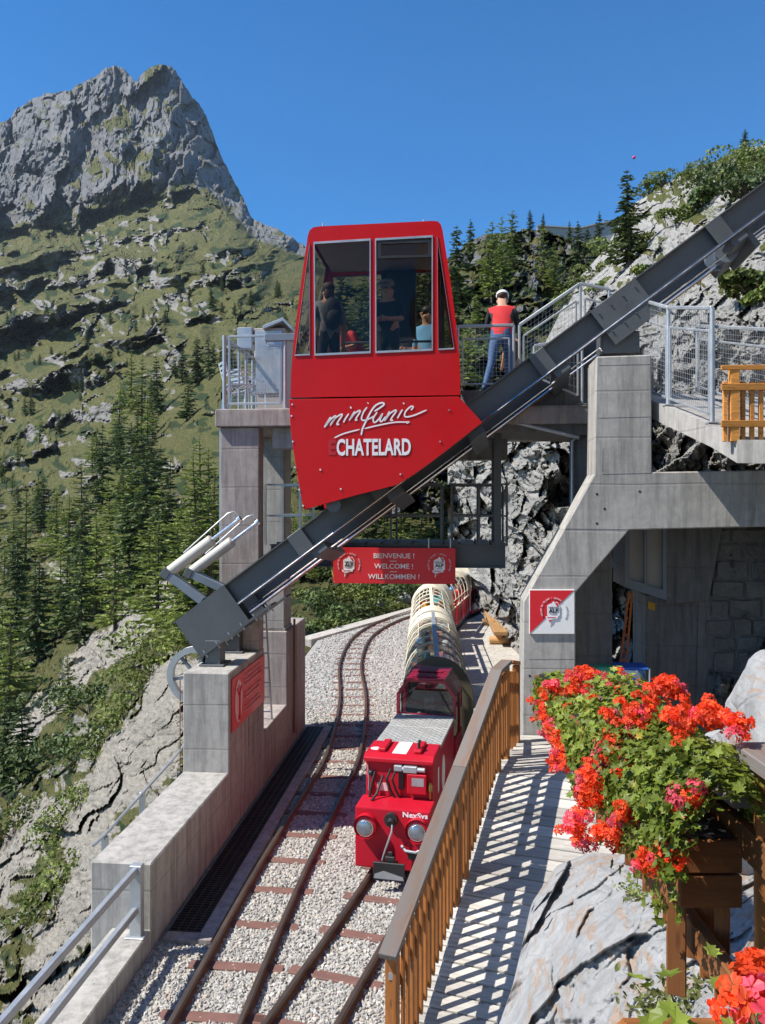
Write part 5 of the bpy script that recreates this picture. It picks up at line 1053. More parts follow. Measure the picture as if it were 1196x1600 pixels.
def planter(D0, D1, label):
    global root
    root = empty('planter_box', (1.0, D0, 3.37), 0, label, 'planter', 'flower boxes on the terrace fence')
    for z in (3.42, 3.525):
        obar(Vector((.915, D0, z)), Vector((.915, D1, z)), .022, .098, m_woodd, 'side_board'); obar(Vector((1.075, D0, z)), Vector((1.075, D1, z)), .022, .098, m_woodd, 'side_board')
        for D in (D0 + .0, D1): obar(Vector((.90, D, z)), Vector((1.09, D, z)), .022, .098, m_woodd, 'end_board')
    b = MB(); b.bb((.93, D0 + .02, 3.38), (1.06, D1 - .02, 3.55)); b.build('soil', m_earth, root)
    b = MB(); b.bb((.925, D0 + .015, 3.55), (1.065, D1 - .015, 3.585)); b.build('liner', m_black, root)
planter(2.42, 3.48, 'wooden flower box with two end boards beside the brown fence post'); planter(3.62, 4.72, 'wooden flower box further along the fence towards the portal')
# ---------------------------------------------------------------- geraniums
m_gl = mk_leaf('geranium_leaf', (.13, .19, .02), (.30, .36, .055), .35, .45); m_petr = mk_leaf('scarlet_petal', (.82, .05, .012), (.88, .12, .025), .4, .5, (.8, 1.15)); m_petp = mk_leaf('rose_petal', (.76, .05, .10), (.85, .16, .20), .45, .5, (.8, 1.15))
m_stem = plain('green_stem', (.13, .19, .05), .5); m_yl = mk_leaf('yellow_leaf', (.45, .30, .03), (.35, .33, .05), .3)
def leaf_geo(kind):
    if kind == 'ivy': rim = [(0, -.25), (.55, -.5), (.5, -.05), (1.0, .1), (.5, .4), (.35, .95), (0, .6), (-.35, .95), (-.5, .4), (-1.0, .1), (-.5, -.05), (-.55, -.5)]
    else: rim = [(0, -1), (.45, -.4), (.5, .2), (.2, .8), (0, 1.05), (-.2, .8), (-.5, .2), (-.45, -.4)]
    v = [(0, 0, -.12)] + [(x, y, .10 * (x * x + y * y)) for x, y in rim]; n = len(rim)
    return np.array(v), np.array([(0, 1 + i, 1 + (i + 1) % n) for i in range(n)])
def orient(nrm, rng):
    n = len(nrm); a = rng.normal(size=(n, 3)); x = np.cross(a, nrm); x /= np.linalg.norm(x, axis=1, keepdims=True); y = np.cross(nrm, x); return np.stack([x, y, nrm], -1)
def spray(pts, nrm, size, kind, rng):
    lv, lf = leaf_geo(kind); Rm = orient(nrm, rng); v = np.einsum('nij,kj->nki', Rm, lv) * size[:, None, None] + pts[:, None]
    return v.reshape(-1, 3), (lf[None] + (np.arange(len(pts)) * len(lv))[:, None, None]).reshape(-1, 3)
def floret_mesh(name, mat, sd):
    g = np.random.default_rng(sd); V_ = []; F_ = []; nf = 15
    for i in range(nf):
        z = g.uniform(-.15, 1); a = i * 2.4; rr_ = math.sqrt(max(0, 1 - z * z)); n3 = np.array([rr_ * math.cos(a), rr_ * math.sin(a), z]); c = n3 * .043 * g.uniform(.8, 1.1)
        Rm = orient((n3 + g.normal(size=3) * .35)[None] / np.linalg.norm(n3 + 1e-3), g)[0]
        for k in range(5):
            t = 2 * math.pi * k / 5 + g.uniform(-.2, .2); s_ = g.uniform(.8, 1.2) * .0165; u_ = np.array([math.cos(t), math.sin(t), 0]); w_ = np.array([-math.sin(t), math.cos(t), 0])
            P5 = [u_ * .08, u_ * .6 + w_ * .40 + [0, 0, .10], u_ * 1.0 + w_ * .22 + [0, 0, .02], u_ * 1.0 - w_ * .22 + [0, 0, .02], u_ * .6 - w_ * .40 + [0, 0, .10]]
            o = len(V_); V_ += [c + Rm @ (p * s_) for p in P5]; F_ += [(o, o + 1, o + 2), (o, o + 2, o + 3), (o, o + 3, o + 4)]
    return np_mesh(name, np.array(V_), np.array(F_), mat)
umbels = [[floret_mesh('flower_cluster', m, 5 + i) for i in range(3)] for m in (m_petr, m_petp)]
def geranium(name, label, D0, D1, xin, xout, z0, z1, nl, pix, ncl, seed, mound):
    """leaf mound over a box plus blossoms at photo positions"""
    g = np.random.default_rng(seed); root = empty(name, (1.0, (D0 + D1) / 2, z0), 0, label, 'flowers', 'red geraniums in the fence boxes'); o0 = np.array(root.location)
    t = g.uniform(0, 1, nl); y = D0 + (D1 - D0) * t; a = g.uniform(-.15, math.pi * 1.12, nl); rad = np.sqrt(g.uniform(.35, 1, nl)); cxm = (xin + xout) / 2; hw = (xin - xout) / 2
    ht = mound * (.8 + .35 * gn(y * 3.1, y * 0 + seed, seed))
    x = cxm + np.cos(a) * rad * hw; z = z0 + np.sin(a) * rad * ht + .02
    drop = (x < xout + .12) & (g.uniform(0, 1, nl) < .45); z = np.where(drop, z - g.uniform(0, z0 - z1, nl), z)
    pts = np.stack([x, y, z], 1); nrm = np.stack([np.cos(a), g.normal(size=nl) * .4, np.sin(a) + .35], 1) + g.normal(size=(nl, 3)) * .45; nrm /= np.linalg.norm(nrm, axis=1, keepdims=True)
    v, f = spray(pts - o0, nrm, g.uniform(.012, .026, nl), 'ivy', g); yl = (np.repeat(g.uniform(0, 1, nl) < .02, 12)).astype(int)
    o = link('foliage', np_mesh('foliage', v, f, [m_gl, m_yl], mi=yl), root); tag(o, kind='stuff')
    b = MB()
    for i in range(40):
        k = g.choice(np.where(y > D0 + .25)[0]); p = Vector(pts[k]); q = Vector((g.uniform(.95, 1.05), p.y + g.uniform(-.06, .06), z0)); b.tube([q, (q + p) / 2 + Vector((-.02, 0, .03)), p], .003, 4, caps=False)
    tag(b.build('stems', m_stem, root), kind='stuff')
    for (px, py, D, big) in pix:
        for j in range(ncl if big else 1):
            c = P(px + g.normal() * 10 * (j > 0), py + g.normal() * 10 * (j > 0), D * (.945 if seed == 21 else .915) + g.normal() * .03); o = link('flower_cluster', umbels[int(g.uniform() < .34)][g.integers(3)], root, c - Vector(o0))
            o.rotation_euler = (g.uniform(-.9, .5), g.uniform(-.8, .5), g.uniform(0, 6)); s_ = g.uniform(.42, .72) * (1.3 if big == 2 else 1); o.scale = (s_,) * 3
near_ = [(1040, 1078, 2.92, 2), (1022, 1085, 2.95, 1), (1060, 1086, 2.9, 1), (985, 1112, 3.1, 1), (1003, 1120, 3.05, 1), (1012, 1108, 3.05, 1), (962, 1130, 3.2, 1), (975, 1140, 3.15, 1), (990, 1150, 3.05, 1), (1068, 1108, 2.8, 1), (1055, 1128, 2.8, 1), (1078, 1128, 2.75, 1), (1098, 1118, 2.7, 1), (1108, 1112, 2.68, 1), (1115, 1132, 2.65, 1),
         (1062, 1148, 2.72, 0), (1140, 1128, 2.55, 1), (1152, 1142, 2.52, 1), (1165, 1156, 2.5, 0), (948, 1160, 3.2, 1), (935, 1178, 3.2, 1), (925, 1195, 3.15, 1), (945, 1190, 3.1, 1), (965, 1178, 3.05, 1), (978, 1190, 3.0, 1), (915, 1212, 3.1, 1), (930, 1222, 3.05, 1), (910, 1235, 3.05, 1), (918, 1252, 3.0, 1), (932, 1248, 3.0, 1),
         (908, 1275, 2.95, 1), (900, 1295, 2.92, 1), (912, 1310, 2.9, 1), (922, 1322, 2.85, 0), (938, 1295, 2.85, 1), (948, 1312, 2.82, 1), (975, 1276, 2.7, 1), (970, 1262, 2.72, 0), (1060, 1258, 2.45, 1), (1082, 1252, 2.42, 1), (1072, 1270, 2.42, 0), (1010, 1340, 2.5, 1), (1028, 1345, 2.48, 1), (1045, 1352, 2.46, 1), (1020, 1362, 2.46, 0), (968, 1210, 2.9, 0), (1066, 1165, 2.7, 0)]
far_ = [(858, 1068, 4.75, 0), (862, 1090, 4.7, 1), (850, 1105, 4.65, 1), (868, 1110, 4.6, 1), (858, 1128, 4.5, 1), (872, 1140, 4.4, 1), (880, 1120, 4.45, 1), (890, 1062, 4.6, 1), (905, 1055, 4.55, 1), (918, 1062, 4.5, 1), (930, 1068, 4.4, 1), (878, 1080, 4.6, 1), (895, 1085, 4.5, 1), (912, 1082, 4.4, 1), (920, 1095, 4.3, 1), (888, 1148, 4.2, 1), (868, 1160, 4.3, 1), (885, 1168, 4.2, 1),
        (900, 1152, 4.1, 0), (878, 1185, 4.2, 1), (888, 1195, 4.15, 1), (895, 1180, 4.1, 1), (872, 1175, 4.25, 0), (955, 1072, 4.2, 1), (970, 1080, 4.05, 1), (985, 1085, 3.9, 1), (945, 1090, 4.2, 0), (998, 1070, 3.8, 0), (903, 1110, 4.3, 0), (850, 1090, 4.7, 1), (846, 1118, 4.6, 1), (858, 1145, 4.45, 1), (868, 1185, 4.25, 1), (880, 1200, 4.15, 0), (870, 1075, 4.7, 1), (890, 1105, 4.4, 1), (902, 1070, 4.5, 1), (940, 1065, 4.35, 1)]
geranium('geranium', 'thick green geraniums with scarlet heads in the box beside the fence post', 2.24, 3.40, 1.22, .77, 3.58, 3.40, 5200, near_, 5, 21, .30)
geranium('geranium', 'scarlet geraniums in the flower box next to the portal leg', 3.62, 4.66, 1.16, .86, 3.50, 3.34, 3000, far_, 5, 22, .11)
# close blossom at the corner, rooted in a box below the frame
root = empty('planter_box', (.50, 1.1, 3.55), 0, 'wooden flower box on the rail under the large close blossom', 'planter', 'flower boxes on the terrace fence')
for x in (.42, .62): obar(Vector((x, .75, 3.62)), Vector((x, 1.4, 3.62)), .02, .14, m_wood, 'side_board')
for D in (.75, 1.4): obar(Vector((.42, D, 3.62)), Vector((.62, D, 3.62)), .02, .14, m_wood, 'end_board')
b = MB(); b.bb((.43, .77, 3.56), (.61, 1.38, 3.67)); b.build('soil', m_earth, root)
g = np.random.default_rng(5); root = empty('geranium', (.52, 1.1, 3.67), 0, 'large blurred red geranium head rising close by the rail', 'flowers', 'red geraniums in the fence boxes')
for (px, py, D, s_) in ((1168, 1560, 1.10, 1.15), (1190, 1530, 1.14, 1.1), (1150, 1590, 1.08, .95), (1200, 1580, 1.08, 1.2), (1185, 1510, 1.15, .8)):
    o = link('flower_cluster', umbels[0 if px != 1200 else 1][g.integers(3)], root, P(px, py, D) - Vector(root.location)); o.rotation_euler = (-.5, -.3, g.uniform(0, 6)); o.scale = (s_ * .72,) * 3
    b = MB(); b.tube([(.52, 1.1, 3.67), P(px, py, D)], .004, 5); b.build('stem', m_stem, root)
pts = np.array([[g.uniform(.42, .62), g.uniform(.8, 1.35), g.uniform(3.68, 3.86)] for _ in range(120)]); nrm = g.normal(size=(120, 3)) * .5 + [0, 0, 1]; nrm /= np.linalg.norm(nrm, axis=1, keepdims=True)
v, f = spray(pts - np.array(root.location), nrm, g.uniform(.015, .028, 120), 'ivy', g); tag(link('foliage', np_mesh('foliage', v, f, m_gl), root), kind='stuff')
# low plants on the outcrop
m_dry = mk_leaf('olive_leaf', (.10, .13, .03), (.22, .22, .07), .3)
def low_plant(name, label, spots, n, size, mat, kind, sd, h=.12):
    g = np.random.default_rng(sd); root = empty(name, spots[0], 0, label, 'plant'); o0 = np.array(root.location); c = np.array([spots[i][:] for i in g.integers(len(spots), size=n)])
    pts = c + g.normal(size=(n, 3)) * [h, h, h * .35] + [0, 0, h * .4]; nrm = g.normal(size=(n, 3)) * .6 + [0, -.3, .8]; nrm /= np.linalg.norm(nrm, axis=1, keepdims=True)
    v, f = spray(pts - o0, nrm, g.uniform(.6, 1.2, n) * size, kind, g); tag(link('leaves', np_mesh('leaves', v, f, mat), root), kind='stuff')
    b = MB()
    for i in range(30): k = g.integers(n); b.tube([c[k], pts[k]], .003, 4, caps=False)
    tag(b.build('stems', m_stem, root), kind='stuff')
low_plant('rock_plant', 'small olive leaved plant growing low on the pale outcrop', [P(1035, 1590, 3.45), P(1060, 1580, 3.4), P(1095, 1590, 3.3), P(1075, 1600, 3.3)], 420, .022, m_dry, 'plain', 31, .10)
low_plant('rock_plant', 'dry tuft in a crevice beside the fence bracket', [P(985, 1395, 5.0), P(1000, 1400, 4.9)], 120, .016, m_dry, 'plain', 33, .05)
# ---------------------------------------------------------------- people
def col_mat(name, c, rough=.8): return plain(name, c, rough, 0, .12, 9, .15)
CL = {k: col_mat('cloth_' + k, c) for k, c in dict(red=(.55, .02, .025), navy=(.02, .03, .07), black=(.018, .018, .02), blue=(.16, .42, .72), denim=(.05, .11, .24), khaki=(.33, .24, .14), grey=(.22, .22, .23), white=(.7, .7, .7), teal=(.05, .38, .42), lime=(.45, .55, .06), pink=(.62, .12, .22), orange=(.75, .30, .02), brown=(.12, .07, .04), violet=(.16, .1, .35)).items()}
HAIR = {'brown': plain('brown_hair', (.06, .03, .015), .7), 'dark': plain('dark_hair', (.015, .012, .01), .6), 'grey': plain('grey_hair', (.3, .29, .28), .7), 'fair': plain('fair_hair', (.32, .2, .09), .7)}
_pc = {}
def body(pose):
    if pose in _pc: return _pc[pose]
    sit = pose.startswith('sit'); lean = {'lean': .30, 'lstride': .34, 'bend': .75}.get(pose, .06 if sit else 0.); J = {}; E = []; z0 = .46 if sit else .95
    def add(n, p, r, par=None, reg='top'): J[n] = (Vector(p), r, reg); (E.append((par, n)) if par else None)
    def tor(x, y, z): dz = z - z0; return (x, y + dz * math.sin(lean), z0 + dz * math.cos(lean))
    H = z0 - .95
    add('pel', (0, 0, z0), .145, None, 'leg'); add('spi', tor(0, 0, 1.14 + H), .135, 'pel'); add('che', tor(0, 0, 1.34 + H), .172 if pose == 'lstride' else .15, 'spi'); add('nec', tor(0, .01, 1.48 + H), .058, 'che', 'skin')
    add('hd0', tor(0, .025, 1.575 + H), .082, 'nec', 'skin'); add('hd1', tor(0, .03, 1.665 + H), .088, 'hd0', 'skin'); add('nos', tor(0, .125, 1.60 + H), .017, 'hd0', 'skin')
    for s_, q in ((-1, 'l'), (1, 'r')):
        add('ear' + q, tor(.098 * s_, .02, 1.60 + H), .018, 'hd0', 'skin'); add('sh' + q, tor(.185 * s_, 0, 1.41 + H), .068, 'che')
        if pose in ('lean', 'bend', 'lstride'): el, wr = tor(.25 * s_, .12, 1.16 + H), tor(.17 * s_, .34, 1.08 + H)
        elif pose == 'sitwave' and s_ > 0: el, wr = tor(.38, .08, 1.2 + H), tor(.55, .2, 1.15 + H)
        elif sit: el, wr = tor(.24 * s_, .05, 1.14 + H), (.13 * s_, .30, .66)
        elif pose == 'arms': el, wr = tor(.25 * s_, .06, 1.16 + H), tor(.05 * s_, .22, 1.14 + H)
        else: el, wr = tor(.245 * s_, -.01, 1.13 + H), tor(.26 * s_, .08, .88 + H)
        add('el' + q, el, .048, 'sh' + q, 'arm'); add('wr' + q, wr, .032, 'el' + q, 'arm' if pose == 'lstride' else 'skin'); d = (Vector(wr) - Vector(el)).normalized(); sd_ = d.cross(Vector((0, 1, 0))).normalized() if abs(d.y) < .9 else Vector((1, 0, 0))
        pm = Vector(wr) + d * .07; add('pm' + q, pm, .034, 'wr' + q, 'skin')
        for i in range(4): add(f'f{i}' + q, pm + d * (.085 if i in (1, 2) else .07) + sd_ * (i - 1.5) * .022 + Vector((0, .012, -.012)), .009, 'pm' + q, 'skin')
        add('th' + q, Vector(wr) + d * .06 - sd_ * .055 * s_ + Vector((0, .02, 0)), .010, 'wr' + q, 'skin')
        if sit: kn, an, to = (.12 * s_, .43, .50), (.12 * s_, .40, .09), (.12 * s_, .55, .04)
        elif pose in ('stride', 'lstride'): kn, an, to = (.11 * s_ - .04 * (s_ < 0), .10 * s_, .50), (.13 * s_ - .12 * (s_ < 0), .20 * s_ - .06, .09), (.13 * s_ - .12 * (s_ < 0), .20 * s_ + .10, .04)
        else: kn, an, to = (.11 * s_, .02, .50), (.12 * s_, -.03, .09), (.13 * s_, .12, .04)
        add('hp' + q, (.10 * s_, 0, z0 - .05), .10, 'pel', 'leg'); add('kn' + q, kn, .066, 'hp' + q, 'leg'); add('an' + q, an, .046, 'kn' + q, 'leg'); add('to' + q, to, .040, 'an' + q, 'shoe')
    names = list(J); ix = {n: i for i, n in enumerate(names)}; me = bpy.data.meshes.new('body'); me.from_pydata([J[n][0] for n in names], [(ix[a], ix[c]) for a, c in E], [])
    o = link('body', me)
    o.modifiers.new('skin', 'SKIN'); sv = me.skin_vertices[0].data
    for n in names: r = J[n][1]; sv[ix[n]].radius = (r * (1.28 if n in ('che', 'spi', 'pel') else 1), r * (.82 if n in ('che', 'spi', 'pel') else 1)); sv[ix[n]].use_root = n == 'pel'
    sb2 = o.modifiers.new('sub', 'SUBSURF'); sb2.levels = 1; sb2.render_levels = 1
    out = bpy.data.meshes.new_from_object(o.evaluated_get(bpy.context.evaluated_depsgraph_get())); bpy.data.objects.remove(o)
    regs = []; seg = [(J[a][0], J[c][0], J[c][2]) for a, c in E]
    for p in out.polygons:
        c = p.center; best = min(seg, key=lambda s_: (c - (s_[0] + (s_[1] - s_[0]) * max(0, min(1, (c - s_[0]).dot(s_[1] - s_[0]) / (s_[1] - s_[0]).length_squared)))).length); t_ = (c - best[0]).dot(best[1] - best[0]) / (best[1] - best[0]).length_squared; best = (0, 0, 'top') if best[2] == 'skin' and best[0] == J['che'][0] and t_ < .75 else best; regs.append({'top': 0, 'leg': 1, 'skin': 2, 'shoe': 3, 'arm': 4}[best[2]])
    hd = J['hd1'][0]; _pc[pose] = (out, regs, hd, lean); return _pc[pose]
def person(label, loc, rz, pose, topc, legc, hair='dark', cap=None, h=1.74, long_=False, pack=None, group=None, sleeve=None):
    me0, regs, hd, lean = body(pose); me = me0.copy(); me.materials.clear()
    for m in (CL[topc], CL[legc], m_skin, CL['black'], CL[sleeve or topc]): me.materials.append(m)
    me.polygons.foreach_set('material_index', regs); me.polygons.foreach_set('use_smooth', [True] * len(me.polygons))
    root = empty('person', loc, rz, label, 'person', group); k = h / 1.76; root.scale = (k, k, k); link('body', me, root)
    Rl = Matrix.Rotation(-lean, 3, 'X'); b = MB(); b.ball(hd + Rl @ Vector((0, -.012, .022)), (.098, .108, .088), 14, 8, 0, Rl)
    if long_: b.ball(hd + Rl @ Vector((0, -.06, -.08)), (.085, .05, .13), 10, 6, 0, Rl)
    b.build('hair', HAIR[hair], root, True, smooth=80)
    b = MB()
    for s_ in (-.034, .034): b.ball(hd + Rl @ Vector((s_, .083, -.035)), .009, 6, 4)
    b.bar(hd + Rl @ Vector((-.025, .084, -.105)), hd + Rl @ Vector((.025, .084, -.105)), .01, .008); b.build('eyes_and_mouth', CL['brown'], root, True)
    if cap:
        b = MB(); b.ball(hd + Rl @ Vector((0, -.002, .034)), (.106, .116, .088), 14, 8, 0, Rl); c = hd + Rl @ Vector((0, .13, .025)); b.box(c, (.13, .11, .012), Rl); b.build('cap', CL[cap], root, True, smooth=60)
    if pack:
        b = MB(); b.ball(hd + Rl @ Vector((0, -.22, -.42)), (.15, .10, .25), 14, 10, 0, Rl); b.ball(hd + Rl @ Vector((0, -.31, -.50)), (.11, .06, .12), 12, 8, 0, Rl); b.build('backpack', CL[pack], root, True, smooth=60)
    return root
# on the platform to the right of the cabin
hL = Vector((0, 0, 0))
person('man in a red jacket and white cap leaning on the mesh railing', Fw(FT(784, 560, 1.75)[0], 1.8, zR), R(-12), 'lstride', 'red', 'denim', 'brown', 'white', 1.80, sleeve='black')
person('child in khaki trousers standing at the railing in front of the man in red', Fw(FT(804, 560, 2.2)[0], 2.35, zR), R(10), 'stand', 'brown', 'khaki', 'dark', None, 1.22)
# behind the cabin, seen through its windows
person('man in a light blue shirt standing on the platform behind the cabin', Fw(FT(668, 520, 1.9)[0], 2.1, pz), R(150), 'stand', 'blue', 'denim', 'dark', None, 1.80)
person('person in an orange cap waiting on the platform behind the cabin', Fw(FT(632, 520, 2.2)[0], 2.5, pz), R(165), 'arms', 'black', 'black', 'dark', 'orange', 1.74)
person('person in a red shirt leaning on the platform rail behind the cabin', Fw(FT(566, 540, 1.6)[0], 1.75, pz), R(120), 'bend', 'red', 'navy', 'brown', None, 1.68)
# inside
person('passenger with brown hair and a black backpack inside the cabin', Fw(FT(514, 500, .1)[0], .10, zf), R(20), 'stand', 'grey', 'black', 'brown', None, 1.66, True, 'black')
person('passenger in dark clothes standing at the cabin window', Fw(FT(606, 500, .2)[0], .28, zf), R(160), 'arms', 'black', 'black', 'dark', 'grey', 1.72)
# ---------------------------------------------------------------- the train
def ang(path, y): x0 = np.interp(y - .8, path[:, 1], path[:, 0]); x1 = np.interp(y + .8, path[:, 1], path[:, 0]); return math.atan2(1.6, x1 - x0) - math.pi / 2
def px_(y): return float(np.interp(y, trackR[:, 1], trackR[:, 0]))
def span(y0, y1): a = Vector((px_(y0), y0, 0)); c = Vector((px_(y1), y1, 0)); d = c - a; return a, math.atan2(d.y, d.x) - math.pi / 2, d.length
def wheel(root, x, y, r=.17):
    b = MB(); b.tube([(x - .03, y, r + .1), (x + .03, y, r + .1)], r, 18); b.tube([(x - .05 * (1 if x > 0 else -1), y, r + .1), (x - .03 * (1 if x > 0 else -1), y, r + .1)], r + .03, 18); b.build('wheel', m_steel, root, True, smooth=40)
a, rz, _ = span(9.55, 12.9)
root = LOCO = empty('battery_locomotive', a, rz, 'small crimson battery locomotive with round headlights heading the train', 'locomotive')
def B(name, mat, par=None, bev=.0, smooth=0): return b.build(name, mat, par or root, True, bev, smooth)
b = MB(); b.bb((-.46, 0, .19), (.46, .42, .92)); nose = B('nose', m_red2, None, .02)
b = MB(); b.bb((-.46, .42, .19), (.46, 3.3, .50)); B('frame', m_red2, None, .01)
b = MB(); b.bb((-.425, .421, .50), (.425, 2.46, 1.36)); hood = B('hood', m_red2, None, .012)
b = MB(); b.prism([(-.445, .37, 1.345), (-.445, .97, 1.345), (-.445, .97, 1.44), (-.445, .46, 1.44), (-.445, .37, 1.40)], (.89, 0, 0)); B('hood_lid', m_red2, None, .01)
b = MB(); b.bb((-.445, .98, 1.361), (.445, 1.62, 1.405)); b.build('tread_plate', None, root, True) if False else None
n = NT('tread_plate'); v1 = n.n('ShaderNodeTexWave', wave_type='BANDS', bands_direction='DIAGONAL'); v1.inputs['Scale'].default_value = 5.5; n.l(n.coord('Object', (1, 1, 0)), v1.inputs[0])
ck = n.n('ShaderNodeTexChecker'); ck.inputs[3].default_value = 22; n.l(n.coord('Object', (1, 1, 0)), ck.inputs[0])
hgt = n.math('MULTIPLY', n.ramp(v1.outputs[0], [(.45, (0, 0, 0)), (.55, (1, 1, 1))]), ck.outputs[1]); m_tread = n.done(n.mix(hgt, (.42, .42, .41), (.62, .62, .61)), .42, .25, n.bump(hgt, .9, .006))
for y0, y1 in ((.985, 1.80), (1.815, 2.46)): b = MB(); b.bb((-.44, y0, 1.361), (.44, y1, 1.41)); B('tread_plate', m_tread, None, .006)
b = MB()
for x in np.arange(-.40, .41, .082):
    for i, y in enumerate(np.arange(1.02, 2.43, .055)):
        b.box((x + (.041 if i % 2 else 0), y, 1.411), (.034, .011, .006), Matrix.Rotation(.8 if i % 2 else -.8, 3, 'Z'))
tag(B('tread_pattern', m_galv), kind='stuff')
b = MB(); b.bb((-.10, .47, 1.4405), (.08, .96, 1.443)); B('white_stripe', m_white)
for x in (-.24, .22): b = MB(); b.bb((x - .05, .50, 1.44), (x + .05, .92, 1.485)); B('lid_bracket', m_red2, None, .012)
b = MB(); b.tube([(.22, .60, 1.48), (.22, .60, 1.54), (.22, .66, 1.56)], .02, 8); B('latch', m_black, None, 0, 40)
b = MB(); b.prism([(-.34 + .07 * math.cos(t), .62 + .06 * math.sin(t), 1.4405) for t in np.linspace(0, 6.28, 14, endpoint=False)], (0, 0, .002)); B('round_sticker', m_white)
# front gear
for x in (-.315, .315):
    b = MB(); b.tube([(x, -.0, .70), (x, -.07, .70), (x, -.075, .70)], [.135, .135, .125], 24); b.tube([(x, -.0, .71), (x, -.10, .715)], [.14, .138], 24, caps=False); hl = B('headlight', m_red2, None, 0, 40)
    b = MB(); b.tube([(x, -.076, .70), (x, -.09, .70)], [.105, .105], 24); b.build('bezel', m_chrome, hl, True, 0, 40)
    b = MB(); b.ball((x, -.085, .70), (.095, .03, .095), 18, 10); b.build('lens', m_lens, hl, True, 0, 60)
b = MB(); b.tube([(-.01, .0, .80), (-.01, -.05, .80)], [.085, .08], 18); b.tube([(0, -.05, .80), (0, -.10, .78)], .045, 12); B('plug_socket', m_black, None, 0, 40)
b = MB(); b.tube([(.02, -.09, .77), (.02, -.12, .70), (-.05, -.14, .5), (-.10, -.10, .34)], .012, 8); B('coupling_cable', m_galv, None, 0, 40)
b = MB(); b.prism([(-.19, -.20, .16), (.19, -.20, .16), (.19, -.20, .36), (-.19, -.20, .36)], (0, .03, 0)); b.bb((-.06, -.17, .20), (.06, .02, .32)); B('coupler', m_black, None, .006)
b = MB(); b.prism([(-.18, -.203, .17), (.18, -.203, .17), (.17, -.203, .21), (-.06, -.203, .265), (-.17, -.203, .22)], (0, .002, 0)); B('worn_patch', m_galv)
b = MB(); b.bb((-.05, -.17, .36), (.06, -.08, .42)); b.bb((-.02, -.15, .42), (.03, -.1, .47)); B('coupler_pin', m_black, None, .006)
b = MB(); b.tube([(.12, -.02, .50), (.18, -.08, .47), (.30, -.08, .46), (.34, -.06, .48)], .016, 8); B('lever', m_galv, None, 0, 40)
b = MB(); b.bb((.20, -.06, .36), (.36, 0, .43)); B('lever_box', m_black, None, .006)
lo = put_text('NexSys', .085, LOCO.matrix_basis @ Vector((0, 0, 0)), (1, 0, 0), (0, 0, 1), m_print, None, .002, 1.2); lo.parent = root; lo.matrix_parent_inverse = Matrix.Identity(4); lo.data.transform(Matrix.Translation(-Vector(LOCO.location))); lo.location = (.28, -.003, .865)
b = MB(); b.tube([(-.30, .40, 1.22), (-.33, .36, 1.1), (-.36, .34, .92)], .018, 8); b.tube([(-.20, .40, 1.18), (-.26, .30, .98), (-.30, .20, .925)], .016, 8); b.ball((-.355, .40, 1.20), .035); B('brake_lever', m_black, None, 0, 40)
b = MB(); b.tube([(-.40, .41, 1.30), (-.38, .39, 1.1), (-.385, .40, .98)], .010, 6); B('grab_wire', m_galv, None, 0, 40)
b = MB(); b.bb((-.05, .34, 1.26), (.05, .42, 1.33)); b.bb((.07, .33, 1.25), (.24, .42, 1.33)); b.tube([(.05, .36, 1.29), (.34, .36, 1.29)], .03, 10); B('plug', m_galv, None, .006)
for x, y in ((-.09, 0), (-.02, .02)):
    b = MB(); b.tube([(x, .36, 1.28), (x - .05, .33, 1.16), (x - .01, .36, 1.02), (x + .04, .38, .92)], .015, 8); B('hose', m_rubber, None, 0, 40)
b = MB(); b.bb((.0, .38, 1.02), (.07, .42, 1.26)); B('junction_box', m_black, None, .006)
b = MB(); b.bb((.12, .32, 1.0), (.36, .42, 1.24)); jb = B('switch_box', m_red2, None, .008); b = MB(); b.bb((.18, .317, 1.10), (.33, .319, 1.20)); b.build('label_plate', m_galv, jb, True)
b = MB(); b.bb((-.28, .418, .98), (-.14, .42, 1.08)); B('notice', m_pinkw)
b = MB(); b.tube([(.40, .38, .93), (.40, .38, 1.02), (.40, .38, 1.03), (.40, .38, 1.10), (.40, .38, 1.14)], [.012, .012, .03, .03, .012], 10); B('whistle', m_brass, None, 0, 40)
for y, r_, z in ((.9, .06, 1.0), (1.35, .16, .95)):
    b = MB(); b.prism([(.4265, y + r_ * .9 * math.cos(t), z + r_ * 1.5 * math.sin(t)) for t in np.linspace(0, 6.28, 16, endpoint=False)], (.002, 0, 0)) if r_ > .1 else b.bb((.4265, y - .05, z - .16), (.4285, y + .05, z + .16)); B('side_emblem', m_white)
# cab
out_ = [(-.45, 1.36), (-.45, 1.70), (-.29, 1.94), (.29, 1.94), (.45, 1.70), (.45, 1.36)]; inn = [(-.405, 1.42), (-.405, 1.685), (-.265, 1.89), (.265, 1.89), (.405, 1.685), (.405, 1.42)]
for y, nm in ((2.47, 'windscreen_frame'), (3.25, 'rear_frame')):
    b = MB(); b.holed([[(x, y, z) for x, z in out_], [(x, y, z) for x, z in inn]], (0, .05, 0)); fr = B(nm, m_maroon, None, .005)
    b = MB(); b.prism([(x, y + .02, z) for x, z in inn], (0, .006, 0)); b.build('pane', m_clear, fr, True)
b = MB()
for i in range(1, 4): 
    (x0, z0), (x1, z1) = out_[i], out_[i + 1] if i < 3 else out_[4]
    b.add([(x0, 2.40 if i == 2 else 2.47, z0), (x1, 2.40 if i == 2 else 2.47, z1), (x1, 3.34, z1), (x0, 3.34, z0)], [(0, 1, 2, 3)]) if i < 4 else None
b.add([(-.45, 2.47, 1.70), (-.29, 2.40, 1.94), (-.29, 3.34, 1.94), (-.45, 3.34, 1.70)], [(0, 1, 2, 3)]); b.bb((-.29, 2.42, 1.935), (.29, 3.34, 1.965)); B('roof', m_maroon)
